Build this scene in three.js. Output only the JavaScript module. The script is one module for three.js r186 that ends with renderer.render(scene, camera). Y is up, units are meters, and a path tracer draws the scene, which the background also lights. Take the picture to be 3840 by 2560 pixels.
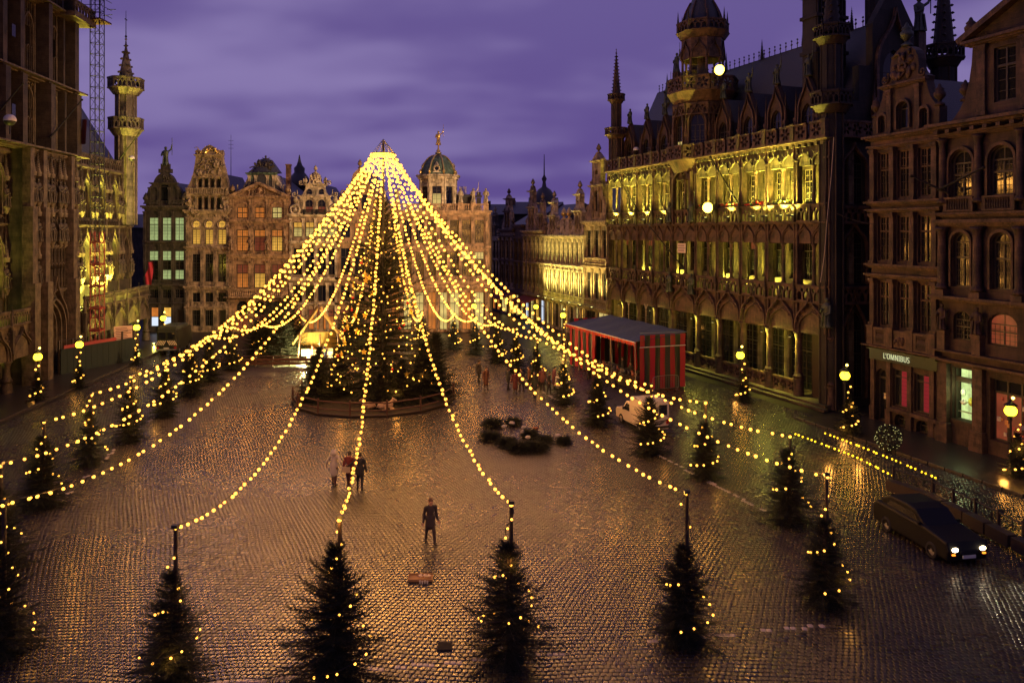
import * as THREE from 'three';
import { mergeGeometries, mergeVertices } from 'three/addons/utils/BufferGeometryUtils.js';
import { MarchingCubes } from 'three/addons/objects/MarchingCubes.js';
import { RoundedBoxGeometry } from 'three/addons/geometries/RoundedBoxGeometry.js';

// ---------- camera, sky, sun, exposure ----------
const F = 2900, HY = 870, EYE = 12;                       // focal length and horizon row of the photograph, eye height in metres
const scene = new THREE.Scene();
const camera = new THREE.PerspectiveCamera(60.47, 3840 / 3380, 0.2, 2500);
camera.setViewOffset(3840, 3380, 0, 820, 3840, 2560);     // a level shift lens: upright lines stay upright
camera.position.set(0, EYE, 0);
camera.lookAt(0, EYE, -10);
const renderer = new THREE.WebGLRenderer({ antialias: true });
renderer.toneMapping = THREE.LinearToneMapping;
renderer.toneMappingExposure = 1;
renderer.shadowMap.enabled = true;

function rng(seed) { let a = seed >>> 0; return () => { a = (a + 0x6d2b79f5) | 0; let t = Math.imul(a ^ (a >>> 15), 1 | a); t = (t + Math.imul(t ^ (t >>> 7), 61 | t)) ^ t; return ((t ^ (t >>> 14)) >>> 0) / 4294967296; }; }
const hash = (x, y, s = 0) => { let h = Math.imul(x | 0, 374761393) + Math.imul(y | 0, 668265263) + Math.imul(s | 0, 1274126177); h = Math.imul(h ^ (h >>> 13), 1274126177); return ((h ^ (h >>> 16)) >>> 0) / 4294967296; };
function vnoise(x, y, per, s) {                            // value noise that repeats every per cells
  const xi = Math.floor(x), yi = Math.floor(y), fx = x - xi, fy = y - yi, m = (a) => ((a % per) + per) % per;
  const u = fx * fx * (3 - 2 * fx), v = fy * fy * (3 - 2 * fy), h = (a, b) => hash(m(a), m(b), s);
  return (h(xi, yi) * (1 - u) + h(xi + 1, yi) * u) * (1 - v) + (h(xi, yi + 1) * (1 - u) + h(xi + 1, yi + 1) * u) * v;
}
const fbm = (x, y, per, oct, s) => { let t = 0, a = 0.5, n = 0; for (let i = 0; i < oct; i++, x *= 2, y *= 2, per *= 2, a *= 0.5) { t += a * vnoise(x, y, per, s + i); n += a; } return t / n; };
const clamp = (x, a = 0, b = 1) => Math.min(b, Math.max(a, x)), mix = (a, b, t) => a + (b - a) * t, sstep = (a, b, x) => { const t = clamp((x - a) / (b - a)); return t * t * (3 - 2 * t); };

function duskSky() {                                       // violet dusk under a thin sheet of cloud, brighter towards the afterglow
  const w = 1024, h = 512, data = new Float32Array(w * h * 4);
  for (let j = 0; j < h; j++) {
    const el = (j + 0.5) / h * Math.PI - Math.PI / 2, y = Math.sin(el);
    for (let i = 0; i < w; i++) {
      const az = ((i + 0.5) / w - 0.5) * 2 * Math.PI, x = Math.cos(az) * Math.cos(el), z = Math.sin(az) * Math.cos(el);
      const k = 1 / (Math.max(y, 0) + 0.22), px = x * k * 1.5 + 16, pz = z * k * 2.2 + 16;
      const c = fbm(px * 0.55, pz * 0.75, 64, 4, 11), d = fbm(px * 1.5 + 5, pz * 1.9, 128, 4, 31);
      const cloud = sstep(0.38, 0.64, c * 0.62 + d * 0.4);
      const glow = 0.62 + 0.38 * sstep(-0.9, 0.9, (-z - 0.55 * x) / Math.max(1e-3, Math.hypot(x, z)));
      const t = sstep(0, 0.42, y), lo = [0.100, 0.064, 0.235], hi = [0.128, 0.094, 0.27], cl = [0.32, 0.26, 0.50], o = (j * w + i) * 4;
      for (let q = 0; q < 3; q++) data[o + q] = mix(mix(lo[q], hi[q], t), cl[q], cloud * (0.32 + 0.42 * t)) * glow * 1.12;
      data[o + 3] = 1;
    }
  }
  const tex = new THREE.DataTexture(data, w, h, THREE.RGBAFormat, THREE.FloatType);
  tex.mapping = THREE.EquirectangularReflectionMapping; tex.magFilter = tex.minFilter = THREE.LinearFilter; tex.needsUpdate = true;
  return tex;
}
scene.background = scene.environment = duskSky();
const sun = new THREE.DirectionalLight(new THREE.Color(0.8, 0.68, 1), 0.02);  // the last of the afterglow
sun.position.set(-40, 40, -160); sun.target.position.set(0, 0, -40); sun.castShadow = true; sun.shadow.radius = 30;
Object.assign(sun.shadow.camera, { left: -90, right: 90, top: 90, bottom: -90, near: 1, far: 400 });
scene.add(sun, sun.target);

// ---------- helpers ----------
const V = (x, y, z) => new THREE.Vector3(x, y, z);
const gd = (v) => EYE * F / (v - HY);                      // depth at which the ground shows on a row of the photograph
const at = (u, v, d) => V((u - 1920) / F * d, EYE - (v - HY) / F * d, -d);
const onGround = (u, v) => at(u, v, gd(v));
const used = new Map();
const numbered = (n) => { const k = used.get(n) ?? 0; used.set(n, k + 1); return k ? n + '_' + String(k).padStart(3, '0') : n; };
function tag(o, label, category, group, kind) { if (label) o.userData.label = label; if (category) o.userData.category = category; if (group) o.userData.group = group; if (kind) o.userData.kind = kind; return o; }
function thing(name, label, category, pos = [0, 0, 0], turn = 0, group) {
  const o = new THREE.Group(); o.name = numbered(name); o.position.set(...(pos.isVector3 ? pos.toArray() : pos)); o.rotation.y = turn; scene.add(o);
  return tag(o, label, category, group);
}
function structure(o) { o.name = numbered(o.name); o.userData.kind = 'structure'; scene.add(o); return o; }
function boxUV(p, n) {                                     // texture coordinates in metres, by the axis each face looks along
  const uv = new Float32Array(p.length / 3 * 2);
  for (let i = 0; i < p.length; i += 9) {
    const ax = Math.abs(n[i] + n[i + 3] + n[i + 6]), ay = Math.abs(n[i + 1] + n[i + 4] + n[i + 7]), az = Math.abs(n[i + 2] + n[i + 5] + n[i + 8]);
    for (let k = 0; k < 3; k++) {
      const q = i + k * 3, o = q / 3 * 2;
      if (az >= ax && az >= ay) { uv[o] = p[q]; uv[o + 1] = p[q + 1]; } else if (ax >= ay) { uv[o] = p[q + 2]; uv[o + 1] = p[q + 1]; } else { uv[o] = p[q]; uv[o + 1] = p[q + 2]; }
    }
  }
  return uv;
}
const M4 = new THREE.Matrix4(), Q4 = new THREE.Quaternion(), E3 = new THREE.Euler();
const mat4 = (x = 0, y = 0, z = 0, rx = 0, ry = 0, rz = 0, sx = 1, sy = sx, sz = sx) => new THREE.Matrix4().compose(V(x, y, z), new THREE.Quaternion().setFromEuler(new THREE.Euler(rx, ry, rz)), V(sx, sy, sz));
const FACES = [[0, 1, 3, 2, 0, 0, -1], [5, 4, 6, 7, 0, 0, 1], [4, 0, 2, 6, -1, 0, 0], [1, 5, 7, 3, 1, 0, 0], [2, 3, 7, 6, 0, 1, 0], [4, 5, 1, 0, 0, -1, 0]];
class MB {                                                 // collects shapes and makes them one mesh
  constructor() { this.p = []; this.n = []; }
  box(x0, y0, z0, x1, y1, z1) {
    const c = (k) => [k & 1 ? x1 : x0, k & 2 ? y1 : y0, k & 4 ? z1 : z0];
    for (const f of FACES) for (const k of [0, 2, 1, 0, 3, 2]) { this.p.push(...c(f[k])); this.n.push(f[4], f[5], f[6]); }
    return this;
  }
  cbox(x, y, z, w, h, d) { return this.box(x - w / 2, y, z - d / 2, x + w / 2, y + h, z + d / 2); }
  add(g, m) {
    g = g.index ? g.toNonIndexed() : g.clone();
    if (!g.attributes.normal) g.computeVertexNormals();
    if (m) g.applyMatrix4(m);
    const a = g.attributes.position.array, b = g.attributes.normal.array;
    for (let i = 0; i < a.length; i++) { this.p.push(a[i]); this.n.push(b[i]); }
    return this;
  }
  tube(pts, r, seg = 6, n = 0) { return this.add(new THREE.TubeGeometry(new THREE.CatmullRomCurve3(pts), n || Math.max(2, pts.length * 2), r, seg)); }
  bar(a, b, r, seg = 6, r2 = r) {
    const d = b.clone().sub(a), g = new THREE.CylinderGeometry(r2, r, d.length(), seg, 1);
    return this.add(g, new THREE.Matrix4().compose(a.clone().add(b).multiplyScalar(0.5), new THREE.Quaternion().setFromUnitVectors(V(0, 1, 0), d.normalize()), V(1, 1, 1)));
  }
  geo() {
    const g = new THREE.BufferGeometry(), p = new Float32Array(this.p), n = new Float32Array(this.n);
    g.setAttribute('position', new THREE.BufferAttribute(p, 3)); g.setAttribute('normal', new THREE.BufferAttribute(n, 3)); g.setAttribute('uv', new THREE.BufferAttribute(boxUV(p, n), 2));
    return g;
  }
  build(name, m, parent, label) { return put(name, this.geo(), m, parent, 0, 0, 0, 0, label); }
}
function put(name, geo, m, parent, x = 0, y = 0, z = 0, ry = 0, label) {
  const o = new THREE.Mesh(geo, m); o.name = parent && parent !== scene ? name : numbered(name); o.position.set(x, y, z); o.rotation.y = ry; o.castShadow = o.receiveShadow = true;
  (parent ?? scene).add(o); if (label) o.userData.label = label; return o;
}
const cache = new Map();
const once = (key, make) => { if (!cache.has(key)) cache.set(key, make()); return cache.get(key); };
const geoOf = (make) => { const b = new MB(); make(b); return b.geo(); };
function extruded(shape, depth, z0 = 0, seg = 6) { const g = new THREE.ExtrudeGeometry(shape, { depth, bevelEnabled: false, curveSegments: seg }); g.translate(0, 0, z0); return g; }
const poly = (pts) => new THREE.Shape(pts.map(([x, y]) => new THREE.Vector2(x, y)));
const rectPath = (x0, y0, x1, y1) => { const p = new THREE.Path(); p.moveTo(x0, y0); p.lineTo(x1, y0); p.lineTo(x1, y1); p.lineTo(x0, y1); p.closePath(); return p; };
function archPath(x, y, w, hs, rise, kind = 'point', P = THREE.Path) {   // an opening: straight sides up to hs, then a round, pointed or ogee head
  const p = new P(), a = x - w / 2, b = x + w / 2, s = y + hs, t = s + rise;
  p.moveTo(a, y); p.lineTo(b, y); p.lineTo(b, s);
  if (kind === 'round') { p.bezierCurveTo(b, s + rise * 0.56, x + w * 0.28, t, x, t); p.bezierCurveTo(x - w * 0.28, t, a, s + rise * 0.56, a, s); }
  else if (kind === 'ogee') { p.bezierCurveTo(b, s + rise * 0.6, x + w * 0.1, s + rise * 0.5, x, t); p.bezierCurveTo(x - w * 0.1, s + rise * 0.5, a, s + rise * 0.6, a, s); }
  else { p.quadraticCurveTo(b, s + rise * 0.72, x, t); p.quadraticCurveTo(a, s + rise * 0.72, a, s); }
  p.lineTo(a, y);
  return p;
}
const archShape = (...a) => archPath(...a.slice(0, 5), a[5] ?? 'point', THREE.Shape);
function archRing(w, hs, rise, t, depth, kind, z0 = 0) {   // a moulding that runs round an opening, open at its foot
  const out = archPath(0, 0, w + 2 * t, hs, rise + t * 1.3, kind).getPoints(8).slice(1), inn = archPath(0, 0, w, hs, rise, kind).getPoints(8).slice(1).reverse();
  return extruded(new THREE.Shape([...out, ...inn]), depth, z0, 8);
}
const lathe = (pts, seg = 12) => new THREE.LatheGeometry(pts.map(([r, y]) => new THREE.Vector2(r, y)), seg);

// ---------- materials ----------
function tex(n, make, srgb) {
  const d = new Uint8Array(n * n * 4);
  for (let y = 0; y < n; y++) for (let x = 0; x < n; x++) { const c = make(x / n, y / n), o = (y * n + x) * 4; for (let k = 0; k < 3; k++) d[o + k] = clamp(c[k] ?? c[0]) * 255; d[o + 3] = 255; }
  const t = new THREE.DataTexture(d, n, n); t.wrapS = t.wrapT = THREE.RepeatWrapping; t.magFilter = t.minFilter = THREE.LinearFilter; if (srgb) t.colorSpace = THREE.SRGBColorSpace; t.needsUpdate = true; return t;
}
const rep = (t, sx, sy = sx) => { const c = t.clone(); c.repeat.set(sx, sy); c.needsUpdate = true; return c; };
const stoneTone = tex(512, (x, y) => {                     // weathered stone: soot in runs, pale washed patches
  const a = fbm(x * 6, y * 6, 6, 5, 3), b = fbm(x * 28, y * 4, 28, 4, 9), c = fbm(x * 64, y * 64, 64, 2, 21);
  const row = Math.floor(y * 15), jx = (x * 9 + (row % 2) * 0.5) % 1, jy = (y * 15) % 1, joint = Math.min(sstep(0, 0.03, Math.min(jx, 1 - jx)), sstep(0, 0.06, Math.min(jy, 1 - jy))), blockTone = hash(Math.floor(x * 9 + (row % 2) * 0.5), row, 8);
  const v = (0.36 + 0.5 * sstep(0.2, 0.8, a) + 0.75 * (b - 0.5) + 0.3 * (c - 0.5) + 0.28 * (blockTone - 0.5)) * (0.62 + 0.38 * joint);
  return [v, v * (0.97 + 0.05 * a), v * (0.92 + 0.12 * b)];
}, false);
const ashlarBump = tex(512, (x, y) => {
  const row = Math.floor(y * 12), fx = (x * 7 + (row % 2) * 0.5) % 1, fy = (y * 12) % 1, j = Math.min(sstep(0, 0.035, Math.min(fx, 1 - fx)), sstep(0, 0.06, Math.min(fy, 1 - fy)));
  return [0.15 + 0.6 * j + 0.25 * fbm(x * 32, y * 32, 32, 4, 5)];
});
const grain = tex(256, (x, y) => [fbm(x * 8, y * 8, 8, 5, 41)]);
const woodTone = tex(256, (x, y) => { const g = fbm(x * 4, y * 40, 40, 4, 51), v = 0.55 + 0.45 * g; return [v, v * 0.95, v * 0.9]; });
function std(name, color, o = {}) { const m = new THREE.MeshStandardMaterial({ roughness: 0.85, ...o }); m.name = name; m.color.setRGB(...color); return m; }
const stone = (name, c, o = {}) => std(name, c, { map: rep(stoneTone, 1 / 5.3), bumpMap: rep(ashlarBump, 1 / 4.2), bumpScale: 0.012, roughness: 0.72, ...o });
const carved = (name, c, o = {}) => std(name, c, { map: rep(stoneTone, 1 / 3.1), bumpMap: rep(grain, 1 / 1.3), bumpScale: 0.03, roughness: 0.7, ...o });
const glow = (name, c, k = 1, o = {}) => { const m = std(name, [0.02, 0.02, 0.02], { roughness: 0.4, ...o }); m.emissive.setRGB(c[0] * k, c[1] * k, c[2] * k); return m; };
const litRoom = tex(256, (x, y) => { const c = fbm(x * 5, y * 5, 5, 3, 61), f = fbm(x * 22, y * 2, 22, 2, 71), v = 0.35 + 0.75 * c * (0.6 + 0.7 * f); return [v, v * 0.96, v * 0.88]; });
const pane = (name, c, k) => glow(name, c, k, { emissiveMap: rep(litRoom, 0.31, 0.27) });
const MAT = {
  warm: stone('warm_stone', [0.34, 0.245, 0.16]), warmCarved: carved('warm_carved_stone', [0.37, 0.27, 0.18]), soot: stone('sooty_stone', [0.045, 0.036, 0.03]), sootCarved: carved('sooty_carved_stone', [0.06, 0.047, 0.038]),
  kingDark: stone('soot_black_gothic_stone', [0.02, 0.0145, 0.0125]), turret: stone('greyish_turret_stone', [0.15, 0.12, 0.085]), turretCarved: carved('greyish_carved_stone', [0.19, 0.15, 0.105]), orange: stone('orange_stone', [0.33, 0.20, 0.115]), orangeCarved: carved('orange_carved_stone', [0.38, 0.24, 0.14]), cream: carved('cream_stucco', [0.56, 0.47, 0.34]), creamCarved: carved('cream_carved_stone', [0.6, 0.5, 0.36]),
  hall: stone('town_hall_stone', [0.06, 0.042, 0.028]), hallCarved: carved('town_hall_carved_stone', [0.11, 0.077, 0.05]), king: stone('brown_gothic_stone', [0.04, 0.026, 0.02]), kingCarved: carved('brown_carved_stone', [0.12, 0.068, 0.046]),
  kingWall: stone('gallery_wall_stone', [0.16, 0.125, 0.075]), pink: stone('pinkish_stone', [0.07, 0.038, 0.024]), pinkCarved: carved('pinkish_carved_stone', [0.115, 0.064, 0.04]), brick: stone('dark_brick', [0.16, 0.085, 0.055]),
  slate: std('dark_slate', [0.035, 0.036, 0.042], { roughness: 0.5, bumpMap: rep(ashlarBump, 1 / 1.6), bumpScale: 0.02 }), copper: carved('green_copper', [0.09, 0.15, 0.11], { roughness: 0.6 }), bronze: carved('greenish_bronze', [0.11, 0.14, 0.11], { roughness: 0.55, metalness: 0.2 }),
  gilt: std('gilding', [0.75, 0.52, 0.17], { metalness: 0.85, roughness: 0.35 }), iron: std('dark_iron', [0.025, 0.025, 0.027], { roughness: 0.5, metalness: 0.5 }), steel: std('galvanised_steel', [0.35, 0.35, 0.36], { roughness: 0.4, metalness: 0.8 }), redIron: std('red_painted_steel', [0.2, 0.015, 0.02], { roughness: 0.5 }),
  frame: std('dark_window_frame', [0.035, 0.027, 0.022], { roughness: 0.5 }), paleFrame: std('pale_window_frame', [0.3, 0.25, 0.18], { roughness: 0.5 }), glass: std('dark_window_glass', [0.012, 0.013, 0.016], { roughness: 0.08 }),
  greenLit: pane('greenish_lit_pane', [0.62, 0.80, 0.34], 1.0), yellowLit: pane('yellow_lit_pane', [1.15, 0.62, 0.10], 1.15), orangeLit: pane('orange_lit_pane', [0.85, 0.26, 0.045], 1.0), dimLit: pane('dim_red_lit_pane', [0.30, 0.055, 0.025], 0.9), paleLit: pane('pale_yellow_lit_pane', [0.95, 0.75, 0.25], 1.05),
  blueLit: glow('bluish_lit_pane', [0.75, 0.85, 1.0], 1), wood: std('brown_wood', [0.075, 0.03, 0.02], { map: woodTone, roughness: 0.6 }), darkWood: std('dark_wood', [0.04, 0.025, 0.018], { map: woodTone, roughness: 0.6 }),
};
const Y_FLOOD = [1, 0.86, 0.10], W_BULB = [1, 0.42, 0.07], lampY = [1, 0.78, 0.13];
function lamp(p, color, power, radius = 3) { const l = new THREE.PointLight(new THREE.Color(...color), power, 0, 2); l.position.copy(p); l.castShadow = true; l.shadow.radius = radius; l.name = 'lamp_glow'; scene.add(l); return l; }
function flood(p, to, color, power, angle, pen = 0.6, radius = 8) { const l = new THREE.SpotLight(new THREE.Color(...color), power, 0, angle, pen, 2); l.position.copy(p); l.target.position.copy(to); l.castShadow = true; l.shadow.radius = radius; l.name = 'flood_beam'; scene.add(l, l.target); return l; }
// ---------- ground: wet cobbles, kerbs, pavements, painted lines ----------
{
  const earth = new THREE.Mesh(new THREE.PlaneGeometry(3000, 3000), std('wet_joint_grit', [0.016, 0.013, 0.011], { roughness: 0.4, bumpMap: rep(grain, 2600), bumpScale: 0.02 }));
  earth.rotation.x = -Math.PI / 2; earth.position.set(0, -0.035, -300); earth.receiveShadow = true; earth.name = 'ground'; structure(earth);
}
const kerbX = (d) => -32.4 - 0.1 * (d - 49), kingX = (d) => 40.76 - 0.369 * d, rightX = (d) => 22.99 - 0.33 * (d - 49.4);
const paveR = (d) => (d > 50 ? kingX(d) - 2.2 : rightX(d) - 4.6);
{
  const stonesGeo = [0, 1, 2].map((k) => {                 // a sett: upright sides, worn rounded top
    const r = rng(70 + k), p = [], w = 0.079, l = 0.0865, c = 0.017, j = () => (r() - 0.5) * 0.012;
    const lo = [[-w, -l], [w, -l], [w, l], [-w, l]].map(([x, z]) => [x + j(), -0.06, z + j()]), mid = lo.map(([x, , z]) => [x, -0.012, z]), top = lo.map(([x, , z]) => [x * (1 - c / w), -0.0022, z * (1 - c / l)]), inn = lo.map(([x, , z]) => [x * 0.62, 0.0, z * 0.62]), mdl = [0, 0.0006 + 0.0008 * r(), 0];
    const tri = (...q) => q.forEach((a) => p.push(...a));
    for (let i = 0; i < 4; i++) { const n = (i + 1) % 4; tri(lo[n], lo[i], mid[i]); tri(lo[n], mid[i], mid[n]); tri(mid[n], mid[i], top[i]); tri(mid[n], top[i], top[n]); tri(top[n], top[i], inn[i]); tri(top[n], inn[i], inn[n]); tri(inn[n], inn[i], mdl); }
    let g = new THREE.BufferGeometry(); g.setAttribute('position', new THREE.BufferAttribute(new Float32Array(p), 3)); g = mergeVertices(g); g.computeVertexNormals(); return g;
  });
  const wetM = (name, c, r) => { const m = new THREE.MeshPhysicalMaterial({ roughness: r + 0.06, ior: 1.45, clearcoat: 0.45, clearcoatRoughness: r }); m.name = name; m.color.setRGB(...c); return m; }, mats = [0.21, 0.27, 0.35].map((r) => wetM('wet_cobblestone', [1, 1, 1], r));
  const paint = std('worn_white_paint', [0.34, 0.30, 0.29], { roughness: 0.4 });
  const lines = [[[-19.2, 30], [-22.2, 43.8]], [[-22.2, 43.8], [-24.4, 57]], [[-24.4, 57], [-25.6, 68]], [[1.0, 62], [5.9, 47.4]], [[5.9, 47.4], [10.9, 33.3]], [[-8.6, 20.45], [1.37, 22.1]], [[1.37, 22.1], [4.3, 22.75]], [[5.6, 22.95], [9.5, 23.6]]];
  const lists = [[], [], []], marked = [], near = [], r = rng(5), q = new THREE.Quaternion(), e = new THREE.Euler(), col = new THREE.Color();
  for (let row = 0, d = 19.4; d < 80; d += 0.185, row++) {
    const lim = 0.69 * d + 0.6, wob = fbm(d * 0.11 + 7, 3, 64, 2, 91) * 0.8, a = Math.max(-lim, kerbX(d) + 0.15), b = Math.min(lim, paveR(d) - 0.15);
    for (let x = Math.floor(a / 0.171) * 0.171 + (row % 2) * 0.085; x < b; x += 0.171) {
      const X = x + (r() - 0.5) * 0.016 + wob, dz = (fbm(x * 0.16 + 40, d * 0.1, 128, 3, 77) - 0.5) * 1.5, Z = d + dz + (r() - 0.5) * 0.014;
      const dip = fbm(x * 0.12 + 9, d * 0.12 + 9, 256, 4, 17), sink = r() < 0.05 ? -0.008 * r() : 0;
      if (X > paveR(Z) - 0.1 || X < kerbX(Z) + 0.1) continue;
      e.set((r() - 0.5) * 0.075 + (dip - 0.5) * 0.06, (r() - 0.5) * 0.12, (r() - 0.5) * 0.06);
      const m = new THREE.Matrix4().compose(V(X, sink + (dip - 0.55) * 0.02, -Z), q.setFromEuler(e), V(0.93 + r() * 0.08, 1, 0.93 + r() * 0.08));
      const tone = 0.006 + 0.013 * r() * r() + 0.010 * fbm(x * 0.5, d * 0.5, 256, 3, 27), hue = r();
      col.setRGB(tone * (1.25 + 0.12 * hue), tone * 0.95, tone * (0.68 + 0.1 * hue));
      const line = lines.some(([[x0, d0], [x1, d1]], k) => { const L = Math.hypot(x1 - x0, d1 - d0), t = ((X - x0) * (x1 - x0) + (Z - d0) * (d1 - d0)) / L; return t > 0 && t < L && Math.abs((X - x0) * (d1 - d0) - (Z - d0) * (x1 - x0)) / L < 0.085 && (k > 2 || t % 5 < 3.6) && r() < 0.8 && fbm(X * 0.8, Z * 0.8, 128, 2, 57) > 0.4; });
      const wet = dip + (r() - 0.5) * 0.22, v = wet < 0.47 ? 0 : wet < 0.56 ? 1 : 2;
      if (line) marked.push(m); else { const u = 1920 + F * X / Z; lists[v].push([m, col.clone()]); if (Z > 20.72 && Z < 21.4 && u > 1250 && u < 3300) near.push([v, lists[v].length - 1]); }
    }
  }
  near.splice(0, Math.max(0, near.length - 296));
  const stones = new THREE.Group(); stones.name = 'cobbled_square'; structure(stones);
  const single = new Set(near.map(([v, i]) => v + '/' + i)), one = [0, 1, 2].map((k) => wetM('wet_cobblestone_near', [0.018, 0.013, 0.009], [0.21, 0.27, 0.35][k]));
  lists.forEach((list, v) => {
    const many = list.filter((_, i) => !single.has(v + '/' + i)), im = new THREE.InstancedMesh(stonesGeo[v], mats[v], many.length);
    many.forEach(([m, c], i) => { im.setMatrixAt(i, m); im.setColorAt(i, c); });
    im.name = 'cobblestones'; im.castShadow = im.receiveShadow = true; im.userData.kind = 'stuff'; stones.add(im);
    list.forEach(([m, c], i) => { if (single.has(v + '/' + i)) { const o = put('cobblestone', stonesGeo[v], one[v], stones); o.matrix.copy(m); o.matrix.decompose(o.position, o.quaternion, o.scale); } });
  });
  const im = new THREE.InstancedMesh(stonesGeo[0], paint, marked.length); marked.forEach((m, i) => im.setMatrixAt(i, m)); im.name = 'road_marking'; im.castShadow = im.receiveShadow = true; structure(im);
  // pavements with kerbstones
  const slab = std('wet_pavement_slabs', [0.03, 0.026, 0.023], { roughness: 0.3, bumpMap: rep(ashlarBump, 1 / 5), bumpScale: 0.015 }), kerbM = carved('kerb_granite', [0.07, 0.062, 0.055], { roughness: 0.45 });
  const strip = (name, edge, far, d0, d1, side) => {
    const root = new THREE.Group(); root.name = name; structure(root);
    const s = new THREE.Shape(), n = 24, E = [], B = [];
    for (let i = 0; i <= n; i++) { const d = mix(d0, d1, i / n); E.push([edge(d) + side * 0.16, d]); B.push([far(d), d]); }
    const pts = [...E, ...B.reverse()], g = new THREE.ShapeGeometry(poly(pts)); g.rotateX(-Math.PI / 2);
    const b = new MB(); b.add(g.translate(0, 0.12, 0)); const sl = b.build('paving', slab, root); sl.material.side = THREE.DoubleSide;
    const k = once('kerb', () => geoOf((m) => m.add(new RoundedBoxGeometry(0.16, 0.2, 0.985, 1, 0.02), mat4(0, 0.025, 0))));
    for (let d = d0 + 0.5; d < d1; d += 1) { const o = put('kerbstone', k, kerbM, root, edge(d) + side * 0.08, 0, -d, Math.atan2(edge(d - 0.5) - edge(d + 0.5), 1)); o.castShadow = true; }
  };
  strip('left_pavement', kerbX, (d) => kerbX(d) - 9, 40, 84, -1);
  strip('right_pavement', (d) => rightX(d) - 4.6, (d) => rightX(d) + 1, 28, 49.9, 1);
}

// ---------- building kit ----------
const DARK_IN = -0.32;
function wall(t, outline, holes, m, depth = 0.5, name = 'wall', z0 = -depth) {
  const s = outline instanceof THREE.Shape ? outline : poly(outline);
  for (const h of holes) s.holes.push(h.kind && h.kind !== 'rect' ? archPath(h.x, h.y, h.w, h.h, h.rise ?? h.w / 2, h.kind) : rectPath(h.x - h.w / 2, h.y, h.x + h.w / 2, h.y + h.h));
  return new MB().add(extruded(s, depth, z0)).build(name, m, t);
}
// a window: frame with mullions and glazing bars, one pane per light
function win(t, h, o = {}) {
  const { w, kind = 'rect' } = h, rise = kind === 'rect' ? 0 : h.rise ?? w / 2, nx = o.nx ?? 2, ny = o.ny ?? 2, bars = o.bars ?? [0, 0], f = o.f ?? 0.06, H = h.h, cut = o.cut ?? (ny > 1 ? 0.66 : 1), z = o.z ?? -0.26;
  const key = ['win', w.toFixed(2), H.toFixed(2), kind, rise.toFixed(2), nx, ny, bars, f, cut].join();
  const ys = ny === 1 ? [0, H] : ny === 2 ? [0, H * cut, H] : Array.from({ length: ny + 1 }, (_, i) => H * i / ny);
  const g = once(key, () => geoOf((b) => {
    const a = w / 2;
    b.box(-a, 0, 0, -a + f, H, 0.1).box(a - f, 0, 0, a, H, 0.1).box(-a + f, 0, 0, a - f, f, 0.1);
    if (kind === 'rect') b.box(-a + f, H - f, 0, a - f, H, 0.1); else { b.add(archRing(w - 2 * f, 0.001, rise - f, f, 0.1, kind, 0), mat4(0, H, 0)); b.box(-a + f, H - f / 2, 0.01, a - f, H + f / 2, 0.08); if (nx > 1) b.box(-f / 3, H + f / 2, 0.02, f / 3, H + rise - f, 0.07); }
    for (let i = 1; i < nx; i++) { const x = -a + w * i / nx; b.box(x - f / 2, f, 0.005, x + f / 2, H - f, 0.11); }
    for (let i = 1; i < ys.length - 1; i++) b.box(-a + f, ys[i] - f * 0.6, 0.012, a - f, ys[i] + f * 0.6, 0.13);
    if (bars[0]) for (let i = 1; i < bars[0]; i++) { const x = -a + w * i / bars[0]; b.box(x - 0.014, f, 0.03, x + 0.014, H - f, 0.06); }
    if (bars[1]) for (let i = 1; i < bars[1]; i++) { const y = H * i / bars[1]; b.box(-a + f, y - 0.014, 0.032, a - f, y + 0.014, 0.058); }
  }));
  const root = put('window', g, o.frame ?? MAT.frame, t, h.x, h.y, z);
  const lit = o.lit;
  for (let j = 0; j < ys.length - 1; j++) for (let i = 0; i < nx; i++) {
    const pw = w / nx - 0.02, ph = ys[j + 1] - ys[j] - 0.02, pg = once('pane' + pw.toFixed(2) + ',' + ph.toFixed(2), () => geoOf((b) => b.box(-pw / 2, 0, 0, pw / 2, ph, 0.012)));
    const mm = (Array.isArray(lit) ? lit[j] ?? lit[0] : lit) ?? MAT.glass;
    put('pane', pg, mm, root, -w / 2 + w * (i + 0.5) / nx, ys[j] + 0.01, 0.035);
  }
  if (kind !== 'rect') put('pane', once('head' + key, () => geoOf((b) => b.add(extruded(archShape(0, 0, w - 0.02, 0.001, rise - 0.01, kind), 0.012)))), (o.headLit ?? (Array.isArray(lit) ? lit[lit.length - 1] : lit)) ?? MAT.glass, root, 0, H, 0.035);
  return root;
}
const band = (t, x0, x1, y, h, proj, m, name = 'cornice', z = 0) => new MB().box(x0 - proj * 0.6, y + h * 0.55, z + 0.003, x1 + proj * 0.6, y + h, z + proj).box(x0 - proj * 0.3, y + h * 0.2, z + 0.003, x1 + proj * 0.3, y + h * 0.55, z + proj * 0.62).box(x0, y, z + 0.003, x1, y + h * 0.2, z + proj * 0.3).build(name, m, t);
function pil(t, x, y0, y1, w, m, z = 0.002, d = 0.16) {    // pilaster with base and capital
  const h = y1 - y0, g = once(['pil', h.toFixed(2), w.toFixed(2), d].join(), () => geoOf((b) => b.box(-w / 2, 0.2, 0, w / 2, h - 0.26, d).box(-w * 0.62, 0, 0, w * 0.62, 0.2, d * 1.35).box(-w * 0.56, h - 0.26, 0, w * 0.56, h - 0.18, d * 1.25).box(-w * 0.68, h - 0.18, 0, w * 0.68, h, d * 1.5)));
  return put('pilaster', g, m, t, x, y0, z);
}
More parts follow.
